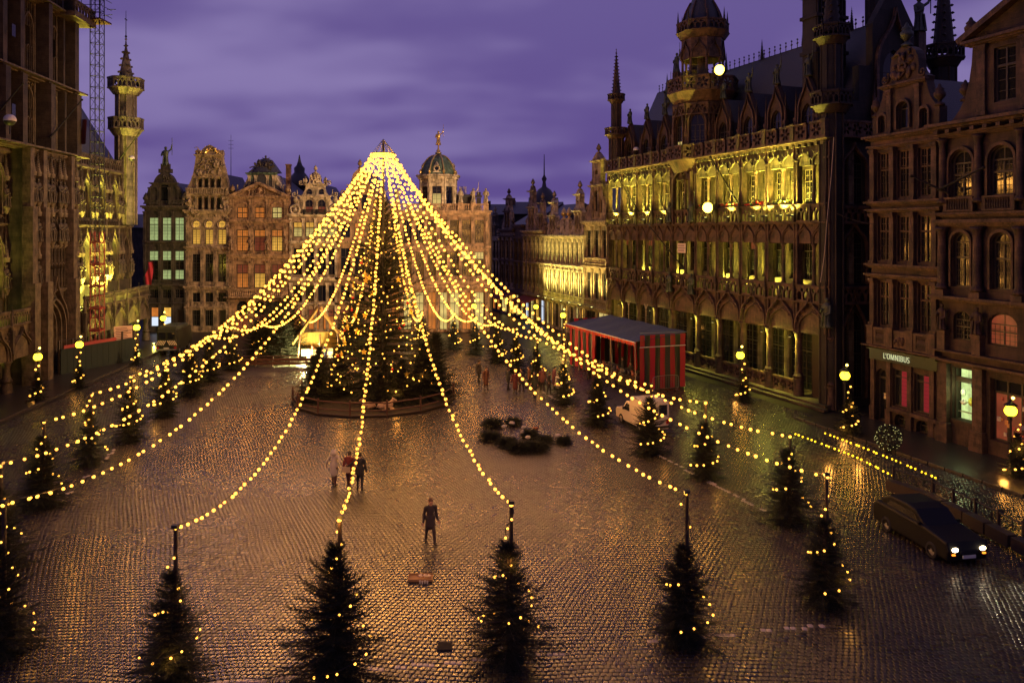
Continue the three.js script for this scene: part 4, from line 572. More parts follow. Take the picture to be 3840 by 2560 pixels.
  octTurret(t, L - 0.3, -0.5, [['shaft', 0, 20.5, 0.8], ['balcony', 20.6, 21.5, 1.35], ['shaft', 20.6, 25.2, 0.72], ['balcony', 25.2, 26, 1.15], ['spire', 25.6, 31.5, 0.62]], MAT.kingDark, M);
  octTurret(t, tx - 3.4, -3.2, [['shaft', 18.3, 26.5, 0.62], ['balcony', 26.4, 27.1, 0.95], ['spire', 26.8, 32, 0.5]], M, C); octTurret(t, 3.6, -5, [['shaft', 19, 25.4, 0.35]], M, C); statue(t, 3.6, 25.4, 2.2, MAT.bronze, -5, 1); octTurret(t, 6.6, -4.2, [['shaft', 19, 28, 0.42]], M, C); statue(t, 6.6, 28, 2.0, MAT.bronze, -4.2, 1);
  // east end, in shade round the corner
  const e = new THREE.Group(); e.name = 'east_front'; e.position.set(L, 0, -0.2); e.rotation.y = Math.PI / 2; t.add(e);
  for (const [x, q, i] of [[1.9, 3.2, 11], [5.3, 3.6, 12], [8.9, 3.6, 13]]) {
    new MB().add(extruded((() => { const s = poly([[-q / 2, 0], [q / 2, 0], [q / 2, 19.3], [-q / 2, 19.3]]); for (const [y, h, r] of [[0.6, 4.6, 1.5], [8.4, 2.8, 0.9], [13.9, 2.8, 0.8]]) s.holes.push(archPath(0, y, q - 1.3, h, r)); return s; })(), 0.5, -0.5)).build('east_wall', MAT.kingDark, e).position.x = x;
    for (const [y, h, r] of [[0.6, 4.6, 1.5], [8.4, 2.8, 0.9], [13.9, 2.8, 0.8]]) { win(e, { x, y, w: q - 1.3, h, kind: 'point', rise: r }, { nx: 2, ny: 2, bars: [4, 6] }); new MB().add(archRing(q - 1.2, h * 0.9, r * 2, 0.12, 0.22, 'ogee', 0.02), mat4(x, y, 0)).build('hood', C, e); }
    put('gallery_parapet', tracery(q - 0.3, 1.15, 5), C, e, x, 7.1, 0.2); put('gallery_parapet', tracery(q - 0.3, 1.15, 5), C, e, x, 12.6, 0.2); put('balustrade_panel', quatre(q - 0.3, 1.05), C, e, x, 18.5, 0.3); pinnacle(e, x + q / 2, 12.6, 0.25, 0.24, 2.6, C); pinnacle(e, x + q / 2, 18.5, 0.25, 0.28, 4, C);
  }
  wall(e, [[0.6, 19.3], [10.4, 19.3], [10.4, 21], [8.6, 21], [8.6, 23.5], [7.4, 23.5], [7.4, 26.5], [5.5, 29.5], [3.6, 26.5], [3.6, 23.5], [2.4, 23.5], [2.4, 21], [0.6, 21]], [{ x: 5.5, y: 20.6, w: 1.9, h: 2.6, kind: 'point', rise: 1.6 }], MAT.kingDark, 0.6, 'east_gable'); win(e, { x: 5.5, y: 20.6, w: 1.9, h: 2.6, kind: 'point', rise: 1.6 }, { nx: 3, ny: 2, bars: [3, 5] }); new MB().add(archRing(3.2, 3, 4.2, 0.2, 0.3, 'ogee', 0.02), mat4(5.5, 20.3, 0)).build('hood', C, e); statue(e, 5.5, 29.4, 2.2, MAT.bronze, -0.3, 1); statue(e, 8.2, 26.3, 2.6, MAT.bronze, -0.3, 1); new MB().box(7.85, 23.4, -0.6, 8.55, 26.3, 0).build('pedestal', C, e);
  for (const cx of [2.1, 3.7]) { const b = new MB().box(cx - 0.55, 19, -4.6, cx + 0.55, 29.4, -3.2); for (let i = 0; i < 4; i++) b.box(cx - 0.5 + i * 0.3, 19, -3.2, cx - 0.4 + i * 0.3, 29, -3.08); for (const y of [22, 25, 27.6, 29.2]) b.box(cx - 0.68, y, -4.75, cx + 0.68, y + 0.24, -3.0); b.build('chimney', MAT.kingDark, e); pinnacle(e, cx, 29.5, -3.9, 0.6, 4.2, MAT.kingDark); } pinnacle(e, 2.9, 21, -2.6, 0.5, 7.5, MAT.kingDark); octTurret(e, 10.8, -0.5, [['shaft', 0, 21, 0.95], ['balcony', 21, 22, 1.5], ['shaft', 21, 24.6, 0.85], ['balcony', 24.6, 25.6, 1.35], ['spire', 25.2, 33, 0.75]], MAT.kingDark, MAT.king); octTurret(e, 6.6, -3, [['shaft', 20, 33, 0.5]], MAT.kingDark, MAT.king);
  statue(t, L + 0.35, 5.6, 2.0, MAT.bronze, 0.5, 0);
  // uplights in the galleries
  for (const [i, k] of [[0, 1.0], [1, 1.2], [2, 1.0], [3, 0.5], [5, 1.1], [6, 1.0], [7, 0.7], [7.5, 0.9], [8, 1.2], [8.4, 0.7]]) { const b0 = bays[Math.floor(i)], p = upLight(t, b0[0] + (i % 1) * 3, 12.62, -0.75); lamp(p, Y_FLOOD, 10 * k, 6); beam(t, p, 170 * k); const o = upLight(t, b0[0] + (i % 1) * 3 + 0.5, 13.1, 0.72); lamp(o, Y_FLOOD, 2 * k, 5); beam(t, o, 620 * k, 0, 0.85); }
  for (const [i, k] of [[1, 1], [3, 1], [5, 1], [6, 0.45], [7, 1], [8, 0.4]]) { const p = upLight(t, bays[i][0] + 0.05, 7.25, -1.15); lamp(p, Y_FLOOD, 8 * k, 4); beam(t, p, 230 * k); }
  for (const [i, k] of [[0, 1], [2, 0.6], [4, 1.2], [5, 0.5], [7, 1.3], [8, 0.8]]) { const o = put('column_lamp', once('collamp', () => geoOf((b) => b.box(-0.07, 0, -0.07, 0.07, 0.16, 0.07).bar(V(0, 0.08, 0), V(0, 0.08, -0.3), 0.02, 4))), MAT.iron, t, bays[i][0] + bays[i][1] / 2 - 0.35, 4.5, 0.35); put('lens', once('collens', () => geoOf((b) => b.box(-0.05, -0.012, -0.05, 0.05, -0.002, 0.05))), glowFlood, o); const p = t.localToWorld(V(bays[i][0] + bays[i][1] / 2 - 0.35, 4.42, 0.35)); lamp(p, Y_FLOOD, 9 * k, 3); flood(p.clone(), p.clone().add(V(0.25, -4, 0)), Y_FLOOD, 110 * k, 0.7, 0.9, 3); }
  lamp(upLight(t, tx - 1.8, 18.5, tz + 1.9 - 0.2), Y_FLOOD, 5, 4); upLight(t, tx - 0.9, 24.42, tz + 0.9); lamp(t.localToWorld(V(tx - 1.0, 26.2, tz + 0.2)), Y_FLOOD, 5, 4);
}

// ---------- south side: the town hall with its tower ----------
const hallX = (d) => -37.2 - 0.117 * (d - 57.5);
{
  const A = [hallX(47), -47], B = [hallX(86), -86], L = Math.hypot(B[0] - A[0], B[1] - A[1]), M = MAT.hall, C = MAT.hallCarved, sd = (d) => (d - 47) * L / 39;
  const t = thing('town_hall', 'gothic town hall with arcade, yellow floodlit gallery, statue niches and a tall tower', 'town hall', [A[0], 0, A[1]], along(A, B));
  t.updateMatrixWorld(true);
  const q = 3.25, T0 = sd(60.3), T1 = sd(69.4), bays = [];
  for (let x = T0 - q / 2; x > -1; x -= q) bays.push([x, 0]); const n = 5, qr = (L - T1) / n; for (let i = 0; i < n; i++) bays.push([T1 + qr * (i + 0.5), 1]);
  bays.forEach(([x, right], i) => {
    const w = right ? qr : q, half = w / 2, ow = w - 0.75, s = poly([[-half, 2.5], [half, 2.5], [half, 4.95], [-half, 4.95]]); s.holes.push(archPath(0, 2.48, ow, 0.3, 1.45));
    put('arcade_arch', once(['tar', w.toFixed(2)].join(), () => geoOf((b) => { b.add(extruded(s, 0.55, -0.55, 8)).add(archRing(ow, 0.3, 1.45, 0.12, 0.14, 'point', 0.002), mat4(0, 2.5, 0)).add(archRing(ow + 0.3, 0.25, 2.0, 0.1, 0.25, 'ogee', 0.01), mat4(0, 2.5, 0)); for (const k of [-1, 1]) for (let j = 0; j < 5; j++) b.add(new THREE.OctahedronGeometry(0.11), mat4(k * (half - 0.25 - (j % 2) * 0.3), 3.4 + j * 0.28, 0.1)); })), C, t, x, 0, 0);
    put('gallery_parapet', tracery(w - 0.3, 1.1, 8), C, t, x, 5.02, 0.08);
    for (const k of right && i < bays.length - 1 ? [-1] : [-1, 1]) { put('pier_pedestal', once('tpp', () => geoOf((b) => b.add(new THREE.CylinderGeometry(0.34, 0.46, 0.9, 8), mat4(0, 0.45, 0, 0, Math.PI / 8)))), C, t, x + k * half, 0, -0.2); column(t, x + k * half, 0.88, 2.52, 0.27, C, -0.2); }
    pinnacle(t, x - half, 3.0, 0.2, 0.26, 3.6, C);
    const bw = new THREE.Group(); bw.name = 'upper_bay'; bw.position.set(x, 0, -1.9); t.add(bw);
    const g = { x: 0, y: 0.3, w: w - 1.5, h: 2.4, kind: 'point', rise: 1.0 }, a = { x: 0, y: 6.9, w: 1.5, h: 3.2, kind: 'point', rise: 1.3 }, c = { x: 0, y: 13.4, w: 1.4, h: 2.6, kind: 'point', rise: 1.1 };
    wall(bw, [[-half, 0], [half, 0], [half, 18.3], [-half, 18.3]], [g, a, c], M, 0.6, 'upper_wall');
    win(bw, g, { nx: 2, ny: 2, bars: [4, 5] }); win(bw, a, { nx: 2, ny: 2, cut: 0.5, bars: [4, 8], f: 0.1 }); win(bw, c, { nx: 2, ny: 2, cut: 0.6, bars: [4, 6], f: 0.1 });
    for (const [h, top] of [[a, 2.4], [c, 2.1]]) new MB().add(archRing(h.w + 0.1, h.h, h.rise, 0.16, 0.22, 'point', 0.003), mat4(0, h.y, 0)).add(archRing(h.w + 0.5, h.h * 0.96, top, 0.1, 0.3, 'ogee', 0.02), mat4(0, h.y, 0)).build('window_hood', C, bw);
    for (const k of [-1, 1]) { for (const [y, sy] of [[7.6, 1.9], [13.9, 1.8]]) { put('niche', once('niche', () => geoOf((b) => b.add(new THREE.CylinderGeometry(0.32, 0.12, 0.5, 8), mat4(0, -0.25, 0.28)).add(spire(0.26, 1.7), mat4(0, 2.35, 0.25)).add(new THREE.CylinderGeometry(0.34, 0.3, 0.35, 6), mat4(0, 2.25, 0.25)).box(-0.3, 0, 0.003, -0.22, 2.3, 0.2).box(0.22, 0, 0.003, 0.3, 2.3, 0.2))), C, bw, k * half * 0.74, y, 0); statue(bw, k * half * 0.74, y, sy, C, 0.28, k > 0 ? 0 : 2); } put('wall_shaft', once('tws', () => geoOf((b) => { for (const o of [-0.1, 0.1]) b.add(new THREE.CylinderGeometry(0.07, 0.07, 13, 6), mat4(o, 11.7, 0.08)); })), C, bw, k * (half - 0.02), 0, 0); }
    for (let j = -2; j <= 2; j++) put('blind_lancet', once('lancet', () => geoOf((b) => b.add(archRing(0.34, 0.9, 0.3, 0.05, 0.12, 'point', 0.002)))), C, bw, j * w / 5.4, 11.9, 0);
    band(bw, -half, half, 12.45, 0.25, 0.35, C, 'string_course'); band(bw, -half, half, 18.0, 0.3, 0.5, C); put('roof_parapet', tracery(w - 0.2, 1.15, 6), C, bw, 0, 18.35, 0.3); pinnacle(bw, -half, 17.8, 0.3, 0.26, 2.6, C);
  });
  for (const [x0, x1] of [[-1, T0], [T1, L]]) { new MB().box(x0, 4.7, -1.89, x1, 4.99, -0.56).build('gallery_floor', M, t); band(t, x0, x1, 4.96, 0.1, 0.3, C, 'string_course'); const g = extruded(poly([[2.5, 18.3], [12, 18.3], [7.2, 26.2]]), x1 - x0 - 0.4, 0); g.rotateY(Math.PI / 2); g.translate(x0 + 0.2, 0, 0); new MB().add(g).build('roof', MAT.slate, t); new MB().box(x0, 0, -12, x1, 18.29, -2.51).build('rear_block', M, t); }
  new MB().box(sd(71.4), 18, -4.4, sd(72.6), 24.6, -3.2).box(sd(76.5), 18, -5.4, sd(78), 25.4, -4.2).build('chimney', MAT.soot, t);
  // tower: base with portal, then buttressed storeys
  const tc = (T0 + T1) / 2, tw = T1 - T0, X0 = sd(54.5), X1 = T1, TH = 44;
  const port = { x: 0, y: 0.1, w: 3.6, h: 3.6, kind: 'point', rise: 2.6 }, base = new THREE.Group(); base.name = 'tower_base'; base.position.set(tc, 0, -0.5); t.add(base);
  wall(base, [[-tw / 2, 0], [tw / 2, 0], [tw / 2, 18.6], [-tw / 2, 18.6]], [port], M, 1.2, 'base_wall');
  for (let i = 0; i < 4; i++) new MB().add(archRing(3.6 - i * 0.42, 3.6, 2.6 - i * 0.3, 0.16, 0.3, 'point', 0.02 - i * 0.3), mat4(0, 0.1, 0)).build('portal_moulding', C, base);
  new MB().add(archRing(4.1, 3.4, 4.4, 0.16, 0.4, 'ogee', 0.02), mat4(0, 0.3, 0)).build('portal_hood', C, base); new MB().box(-1.6, 0, -1.15, 1.6, 6.2, -1.0).build('door', MAT.darkWood, base);
  for (let j = 0; j < 3; j++) for (let i = 0; i < 4; i++) { const x = -tw / 2 + (i + 0.5) * tw / 4, y = [7.8, 11.2, 14.4][j]; if (j === 0 && Math.abs(x) < 2) continue; put('niche', cache.get('niche'), C, base, x - 0.4, y, 0); put('niche', cache.get('niche'), C, base, x + 0.4, y, 0); statue(base, x - 0.4, y, 1.9, C, 0.3, 2); statue(base, x + 0.4, y, 1.9, C, 0.3, 0); }
  const tall = once('tall_lancet', () => geoOf((b) => b.add(archRing(0.36, 1.75, 0.32, 0.06, 0.14, 'point', 0.002)).box(-0.02, 0, 0.002, 0.02, 1.75, 0.08)));
  for (const y of [7.3, 8.9, 11.0, 12.0, 14.1, 16.0]) for (let x = -tw / 2 + 0.75; x < tw / 2 - 0.5; x += 0.62) put('blind_lancet', tall, C, base, x, y, 0);
  for (const y of [6.9, 10.6, 13.6, 18.3]) band(base, -tw / 2, tw / 2, y, 0.3, 0.3, C, 'string_course');
  for (const x of [-tw / 2, -2.5, 2.5]) new MB().box(x - 0.45, 0, 0.002, x + 0.45, 8, 1.0).box(x - 0.38, 8, 0.002, x + 0.38, 14, 0.8).box(x - 0.3, 14, 0.002, x + 0.3, 18.6, 0.6).build('buttress', C, base);
  const up = new THREE.Group(); up.name = 'tower_shaft'; up.position.set((X0 + X1) / 2, 0, -1.3); t.add(up); const uw = X1 - X0;
  for (const [y, n] of [[19.2, 2], [22.0, 1], [25.0, 2], [28.6, 1], [31.4, 2], [34.4, 1]]) for (let x = -uw / 2 + 0.6; x < uw / 2 - 0.4; x += 0.66) put('blind_lancet', tall, C, up, x, y, 0);
  const lights = []; for (const y of [19.3, 25.2, 31.6, 37.6]) for (const x of [-0.32, -0.02, 0.27]) lights.push({ x: x * uw + 0.6, y, w: 1.15, h: 3.2, kind: 'point', rise: 1.2 });
  wall(up, [[-uw / 2, 18.6], [uw / 2, 18.6], [uw / 2, TH], [-uw / 2, TH]], lights, MAT.hall, 0.8, 'shaft_wall'); lights.forEach((h) => { win(up, h, { nx: 2, ny: 2, bars: [2, 4], f: 0.12, z: -0.45, frame: MAT.hallCarved }); new MB().add(archRing(1.3, 3.2, 1.2, 0.14, 0.2, 'point', 0.003), mat4(h.x, h.y, 0)).build('window_hood', C, up); });
  for (const [x, w2, z] of [[-0.5, 3.4, 0.9], [-0.36, 0.7, 1.5], [-0.27, 0.35, 0.8], [-0.17, 0.7, 1.3], [-0.09, 0.3, 0.7], [0.12, 0.75, 1.4], [0.2, 0.3, 0.7], [0.36, 0.35, 0.8], [0.46, 0.9, 1.3]]) { new MB().box(x * uw - w2 / 2, 18.6, 0.002, x * uw + w2 / 2, 24.2, z).box(x * uw - w2 * 0.42, 24.2, 0.002, x * uw + w2 * 0.42, 30.8, z * 0.85).box(x * uw - w2 * 0.36, 30.8, 0.002, x * uw + w2 * 0.36, TH, z * 0.7).build('buttress', w2 > 3 ? MAT.hallCarved : M, up); for (const k of [-1, 1]) new MB().add(new THREE.CylinderGeometry(0.09, 0.09, TH - 18.6, 6), mat4(x * uw + k * (w2 / 2 + 0.12), (TH + 18.6) / 2, 0.15)).build('shaft', C, up); }
  for (const [y, p] of [[18.5, 1.6], [24.2, 1.45], [30.7, 1.3], [37, 1.2]]) band(up, -uw / 2, uw / 2, y, 0.3, p, C, 'string_course');
  for (const y of [20.6, 26.5]) new MB().box(-uw * 0.33, y, 1.51, -uw * 0.33 + 0.5, y + 0.9, 1.52).build('slit', MAT.glass, up);
  new MB().box(uw / 2 - 3.2, 30.6, 0.4, uw / 2 + 1.2, 31.0, 2.0).build('balcony', C, up); put('balcony_parapet', tracery(4.2, 1.0, 7), C, up, uw / 2 - 1.0, 31.02, 1.9);
  new MB().box(X0 + 0.1, 0, -11, X1 - 0.1, TH, -2.2).build('tower_core', M, t); new MB().box(X1 - 0.09, 18, -6, X1 + 1.3, 27.5, -3.2).build('stair_block', M, t);
  // corner turret
  octTurret(t, L - 2.0, -1.6, [['shaft', 12.8, 23.0, 1.05], ['balcony', 23.1, 24.3, 1.7], ['shaft', 23.2, 27.4, 1.0], ['balcony', 27.5, 28.6, 1.75], ['spire', 27.8, 32.2, 0.95], ['rod', 32.0, 36, 0.06]], MAT.turret, MAT.turretCarved);
  // uplights along the gallery
  for (const [x, k] of [[T1 + 1.4, 0.8], [T1 + 4.4, 1], [T1 + 7.3, 1], [T1 + 9.4, 1.1], [T0 - 2.4, 0.14], [T0 - 5.4, 0.2]]) { const p = upLight(t, x, 5.02, -0.75); lamp(p, Y_FLOOD, 30 * k, 6); beam(t, p, 1900 * k, -0.6, 0.75); }
  for (const [x, k] of [[T1 + 6.6, 1], [T1 + 9.9, 1], [T1 + 13.1, 1.2], [T0 - 4, 0.5]]) lamp(upLight(t, x, 2.2, -1.1), Y_FLOOD, 9 * k, 4);
  for (const x of [T1 + 3, T1 + 7.5, T1 + 12]) { const p = upLight(t, x, 0.13, 2.2); lamp(p, Y_FLOOD, 6, 4); beam(t, p, 230, 0, 0.8); }
}
// ---------- north row: narrow houses running back along the side street ----------
function rowHouse(label, d0, d1, o) {
  const A = [kingX(d0), -d0], B = [kingX(d1), -d1], W = Math.hypot(B[0] - A[0], B[1] - A[1]), t = thing('street_house', label, 'house', [A[0], 0, A[1]], along(A, B), 'narrow houses along the street behind the palace');
  const holes = [], n = o.n, step = W / n, ww = step * 0.52;
  o.floors.forEach(([y, h], f) => { for (let i = 0; i < n; i++) holes.push({ f, i, h: { x: step * (i + 0.5), y, w: ww, h, kind: 'rect' } }); });
  const shop = []; for (let i = 0; i < Math.max(2, n - 1); i++) shop.push({ x: W * (i + 0.5) / Math.max(2, n - 1), y: 0.3, w: W / Math.max(2, n - 1) - 0.5, h: 2.9, kind: 'rect' });
  wall(t, [[0, 0], [W, 0], [W, o.top], [0, o.top]], [...holes.map((q) => q.h), ...shop], o.M, 0.5);
  holes.forEach(({ f, i, h }) => win(t, h, { nx: 2, ny: 2, cut: 0.68, frame: o.frame ?? MAT.frame, lit: o.lit && hash(f, i, d1 | 0) < 0.12 ? MAT.paleLit : undefined }));
  shop.forEach((h, i) => win(t, h, { nx: 2, ny: 2, cut: 0.72, lit: o.shop?.[i % o.shop.length] }));
  for (let i = 0; i <= n; i++) { const x = clamp(step * i, 0.14, W - 0.14); o.floors.forEach(([y, h]) => pil(t, x, y - 0.5, y + h + 0.45, 0.26, o.C)); }
  o.floors.forEach(([y, h]) => { band(t, 0, W, y + h + 0.45, 0.3, 0.3, o.C); if (o.bal) balustrade(t, 0.1, W - 0.1, y - 0.75, 0.7, o.C, 0.14); });
  band(t, 0, W, 3.4, 0.4, 0.5, o.C); band(t, 0, W, o.top - 0.4, 0.45, 0.5, o.C);
  for (const g of o.gables) {
    const x = W * g.x, w = g.w, h = g.h, y = o.top, s = new THREE.Shape(); s.moveTo(x - w / 2, y); s.lineTo(x + w / 2, y); s.lineTo(x + w / 2, y + h * 0.12); s.quadraticCurveTo(x + w * 0.3, y + h * 0.2, x + w * 0.27, y + h * 0.5); s.quadraticCurveTo(x + w * 0.16, y + h * 0.56, x + w * (g.neck ?? 0.15), y + h * 0.66); s.lineTo(x + w * (g.neck ?? 0.15), y + h * 0.9); s.lineTo(x, y + h); s.lineTo(x - w * (g.neck ?? 0.15), y + h * 0.9); s.lineTo(x - w * (g.neck ?? 0.15), y + h * 0.66); s.quadraticCurveTo(x - w * 0.16, y + h * 0.56, x - w * 0.27, y + h * 0.5); s.quadraticCurveTo(x - w * 0.3, y + h * 0.2, x - w / 2, y + h * 0.12); s.closePath();
    const q = { x, y: y + h * 0.14, w: w * 0.17, h: h * 0.25, kind: 'round' }, side = [-1, 1].map((k) => ({ x: x + k * w * 0.2, y: y + h * 0.12, w: w * 0.1, h: h * 0.16, kind: 'round' })), oc = { x, y: y + h * 0.68, w: w * 0.12, h: 0.2, kind: 'round' };
    wall(t, s, [q, oc, ...side], g.M ?? o.M, 0.6, 'gable'); [q, oc, ...side].forEach((h2) => win(t, h2, { nx: 1, ny: 1 }));
    band(t, x - w * 0.3, x + w * 0.3, y + h * 0.5, 0.22, 0.28, o.C); band(t, x - w * 0.2, x + w * 0.2, y + h * 0.86, 0.2, 0.3, o.C); for (const k of [-1, 1]) { pil(t, x + k * w * 0.13, y + h * 0.05, y + h * 0.48, 0.2, o.C); scroll(t, x + k * w * 0.17, y + h * 0.53, w * 0.16, o.C, k); urn(t, x + k * w * 0.46, y + h * 0.12, 1.1, o.C); } urn(t, x, y + h - 0.1, 1.1, o.C, -0.3);
  }
  body(t, W, 11, o.top, o.M, { roof: o.roof ?? 4, across: true });
  return [t, W];
}
{
  const shop1 = [MAT.paleLit, MAT.yellowLit, MAT.glass], flo = (a, b) => [[4.7, 2.6], [a, 2.6], ...(b ? [[b, 2.2]] : [])];
  const [sr, sw2] = rowHouse('sandstone house with a tall square turret gable next to the palace', 88, 82.5, { n: 3, top: 13.2, floors: [[4.6, 2.9], [9.2, 3.0]], M: MAT.warm, C: MAT.warmCarved, bal: true, shop: [MAT.glass, MAT.paleLit], gables: [{ x: 0.5, w: 5.4, h: 7.6, neck: 0.2 }], roof: 4.5 });
  const [cr, cw] = rowHouse('long cream house with rows of pilasters and two small gables', 99, 88, { n: 9, top: 11.6, floors: [[4.6, 2.7], [8.2, 2.6]], M: MAT.cream, C: MAT.creamCarved, bal: true, shop: shop1, gables: [{ x: 0.2, w: 3.4, h: 4.6 }, { x: 0.84, w: 3.8, h: 5.4 }], roof: 3 });
  cr.updateMatrixWorld(true); for (let i = 0; i < 5; i++) { const p = upLight(cr, cw * (i + 0.5) / 5, 3.82, 1.5), q = cr.localToWorld(V(cw * (i + 0.5) / 5, 11.5, -0.6)); flood(p, q, [1, 0.8, 0.2], 330, 0.85, 0.9, 5); lamp(p, Y_FLOOD, 6, 4); }
  sr.updateMatrixWorld(true); for (let i = 0; i < 2; i++) { const p = upLight(sr, sw2 * (i + 0.6) / 2, 3.82, 1.5), q = sr.localToWorld(V(sw2 * (i + 0.6) / 2, 11.5, -0.6)); flood(p, q, [1, 0.78, 0.2], 380, 0.8, 0.9, 5); }
  for (const k of [0.45, 0.58]) { new MB().cbox(cw * k, 11.6, -0.3, 1.3, 1.9, 0.6).build('attic_block', MAT.creamCarved, cr); urn(cr, cw * k, 13.5, 1.5, MAT.gilt, -0.3); }
  rowHouse('greyish house with an obelisk gable left of the cream house', 106, 99.1, { n: 5, top: 12.2, floors: flo(8.3), M: MAT.warm, C: MAT.warmCarved, lit: true, shop: [MAT.blueLit, MAT.paleLit, MAT.yellowLit], gables: [{ x: 0.35, w: 4, h: 6, neck: 0.12 }, { x: 0.82, w: 2.6, h: 4 }], roof: 3.6 });
  rowHouse('plain narrow house beside the obelisk gable', 109.5, 106.1, { n: 2, top: 13, floors: flo(8), M: MAT.pink, C: MAT.pinkCarved, shop: [MAT.paleLit], gables: [], roof: 3 });
  rowHouse('brown house with a single stepped gable above a red awning', 115.2, 109.6, { n: 3, top: 12.4, floors: flo(8.2), M: MAT.warm, C: MAT.pinkCarved, shop: [MAT.paleLit, MAT.yellowLit], gables: [{ x: 0.5, w: 4.6, h: 5 }], roof: 3 });
  rowHouse('farthest narrow house, white columns across its first floor', 121, 115.3, { n: 4, top: 11, floors: flo(8), M: MAT.soot, C: MAT.creamCarved, shop: [MAT.orangeLit], gables: [{ x: 0.5, w: 3.6, h: 4 }], roof: 3 });
  const aw = (label, d, w, col) => { const t = thing('shop_awning', label, 'awning', [kingX(d), 0, -d], along([kingX(d), -d], [kingX(d - 5), -(d - 5)])); new MB().add(extruded(poly([[0, 3.5], [2.4, 2.7], [2.4, 2.55], [0, 3.35]]), w), mat4(0, 0, 0, 0, -Math.PI / 2, 0)).build('canopy', std('awning_cloth', col), t); for (const k of [0.2, w - 0.2]) new MB().bar(V(-k, 0, 2.3), V(-k, 2.65, 2.3), 0.03).build('pole', MAT.iron, t); };
  aw('dark red awning over the shopfront beyond the domed corner house', 109, 6, [0.2, 0.02, 0.03]); aw('dark red awning over a shopfront left of the cream house', 101, 5, [0.16, 0.02, 0.025]);
  // roofs beyond
  const far = (label, u0, u1, v, d, m) => { const a = at(u0, v, d), b = at(u1, v, d), w = b.x - a.x, t = thing('far_building', label, 'building', [a.x, 0, -d], 0, 'dark buildings on the skyline beyond the street'); new MB().box(0, 0, -10, w, a.y - 2.2, 0).build('wall', MAT.soot, t); const g = extruded(poly([[-0.4, a.y - 2.2], [10.4, a.y - 2.2], [5, a.y]]), w, 0); g.rotateY(Math.PI / 2); new MB().add(g).build('roof', m ?? MAT.slate, t); for (let i = 0; i < w / 5; i++) new MB().cbox(1 + i * 5, a.y - 2.5, -4 + (i % 2) * 2, 0.9, 3.1, 0.7).build('chimney', MAT.brick, t); return [t, w, a.y]; };
  far('long low dark roof at the end of the street', 1810, 1990, 762, 150); far('dark roof behind the cream house', 1900, 2120, 752, 128);
  const [ft, fw2, fy] = far('dark building with a small onion cupola on its roof behind the cream gables', 1985, 2100, 735, 122);
  new MB().add(lathe([[1.7, 0], [1.75, 1.0], [1.9, 1.1], [1.8, 2.2], [1.1, 3.2], [0.4, 3.7], [0.25, 4.5], [0.45, 5.0], [0.12, 5.6], [0.05, 9.0], [0, 9]], 10)).build('cupola', MAT.slate, ft).position.set(fw2 * 0.52, fy - 2, -4);
  far('dark steep roof between the turret gable and the palace', 2250, 2420, 690, 98);
  far('dark buildings closing the street beyond the domed house', 1600, 1830, 800, 126);
  far('roofs behind the soot-dark house', 330, 700, 800, 120);
}
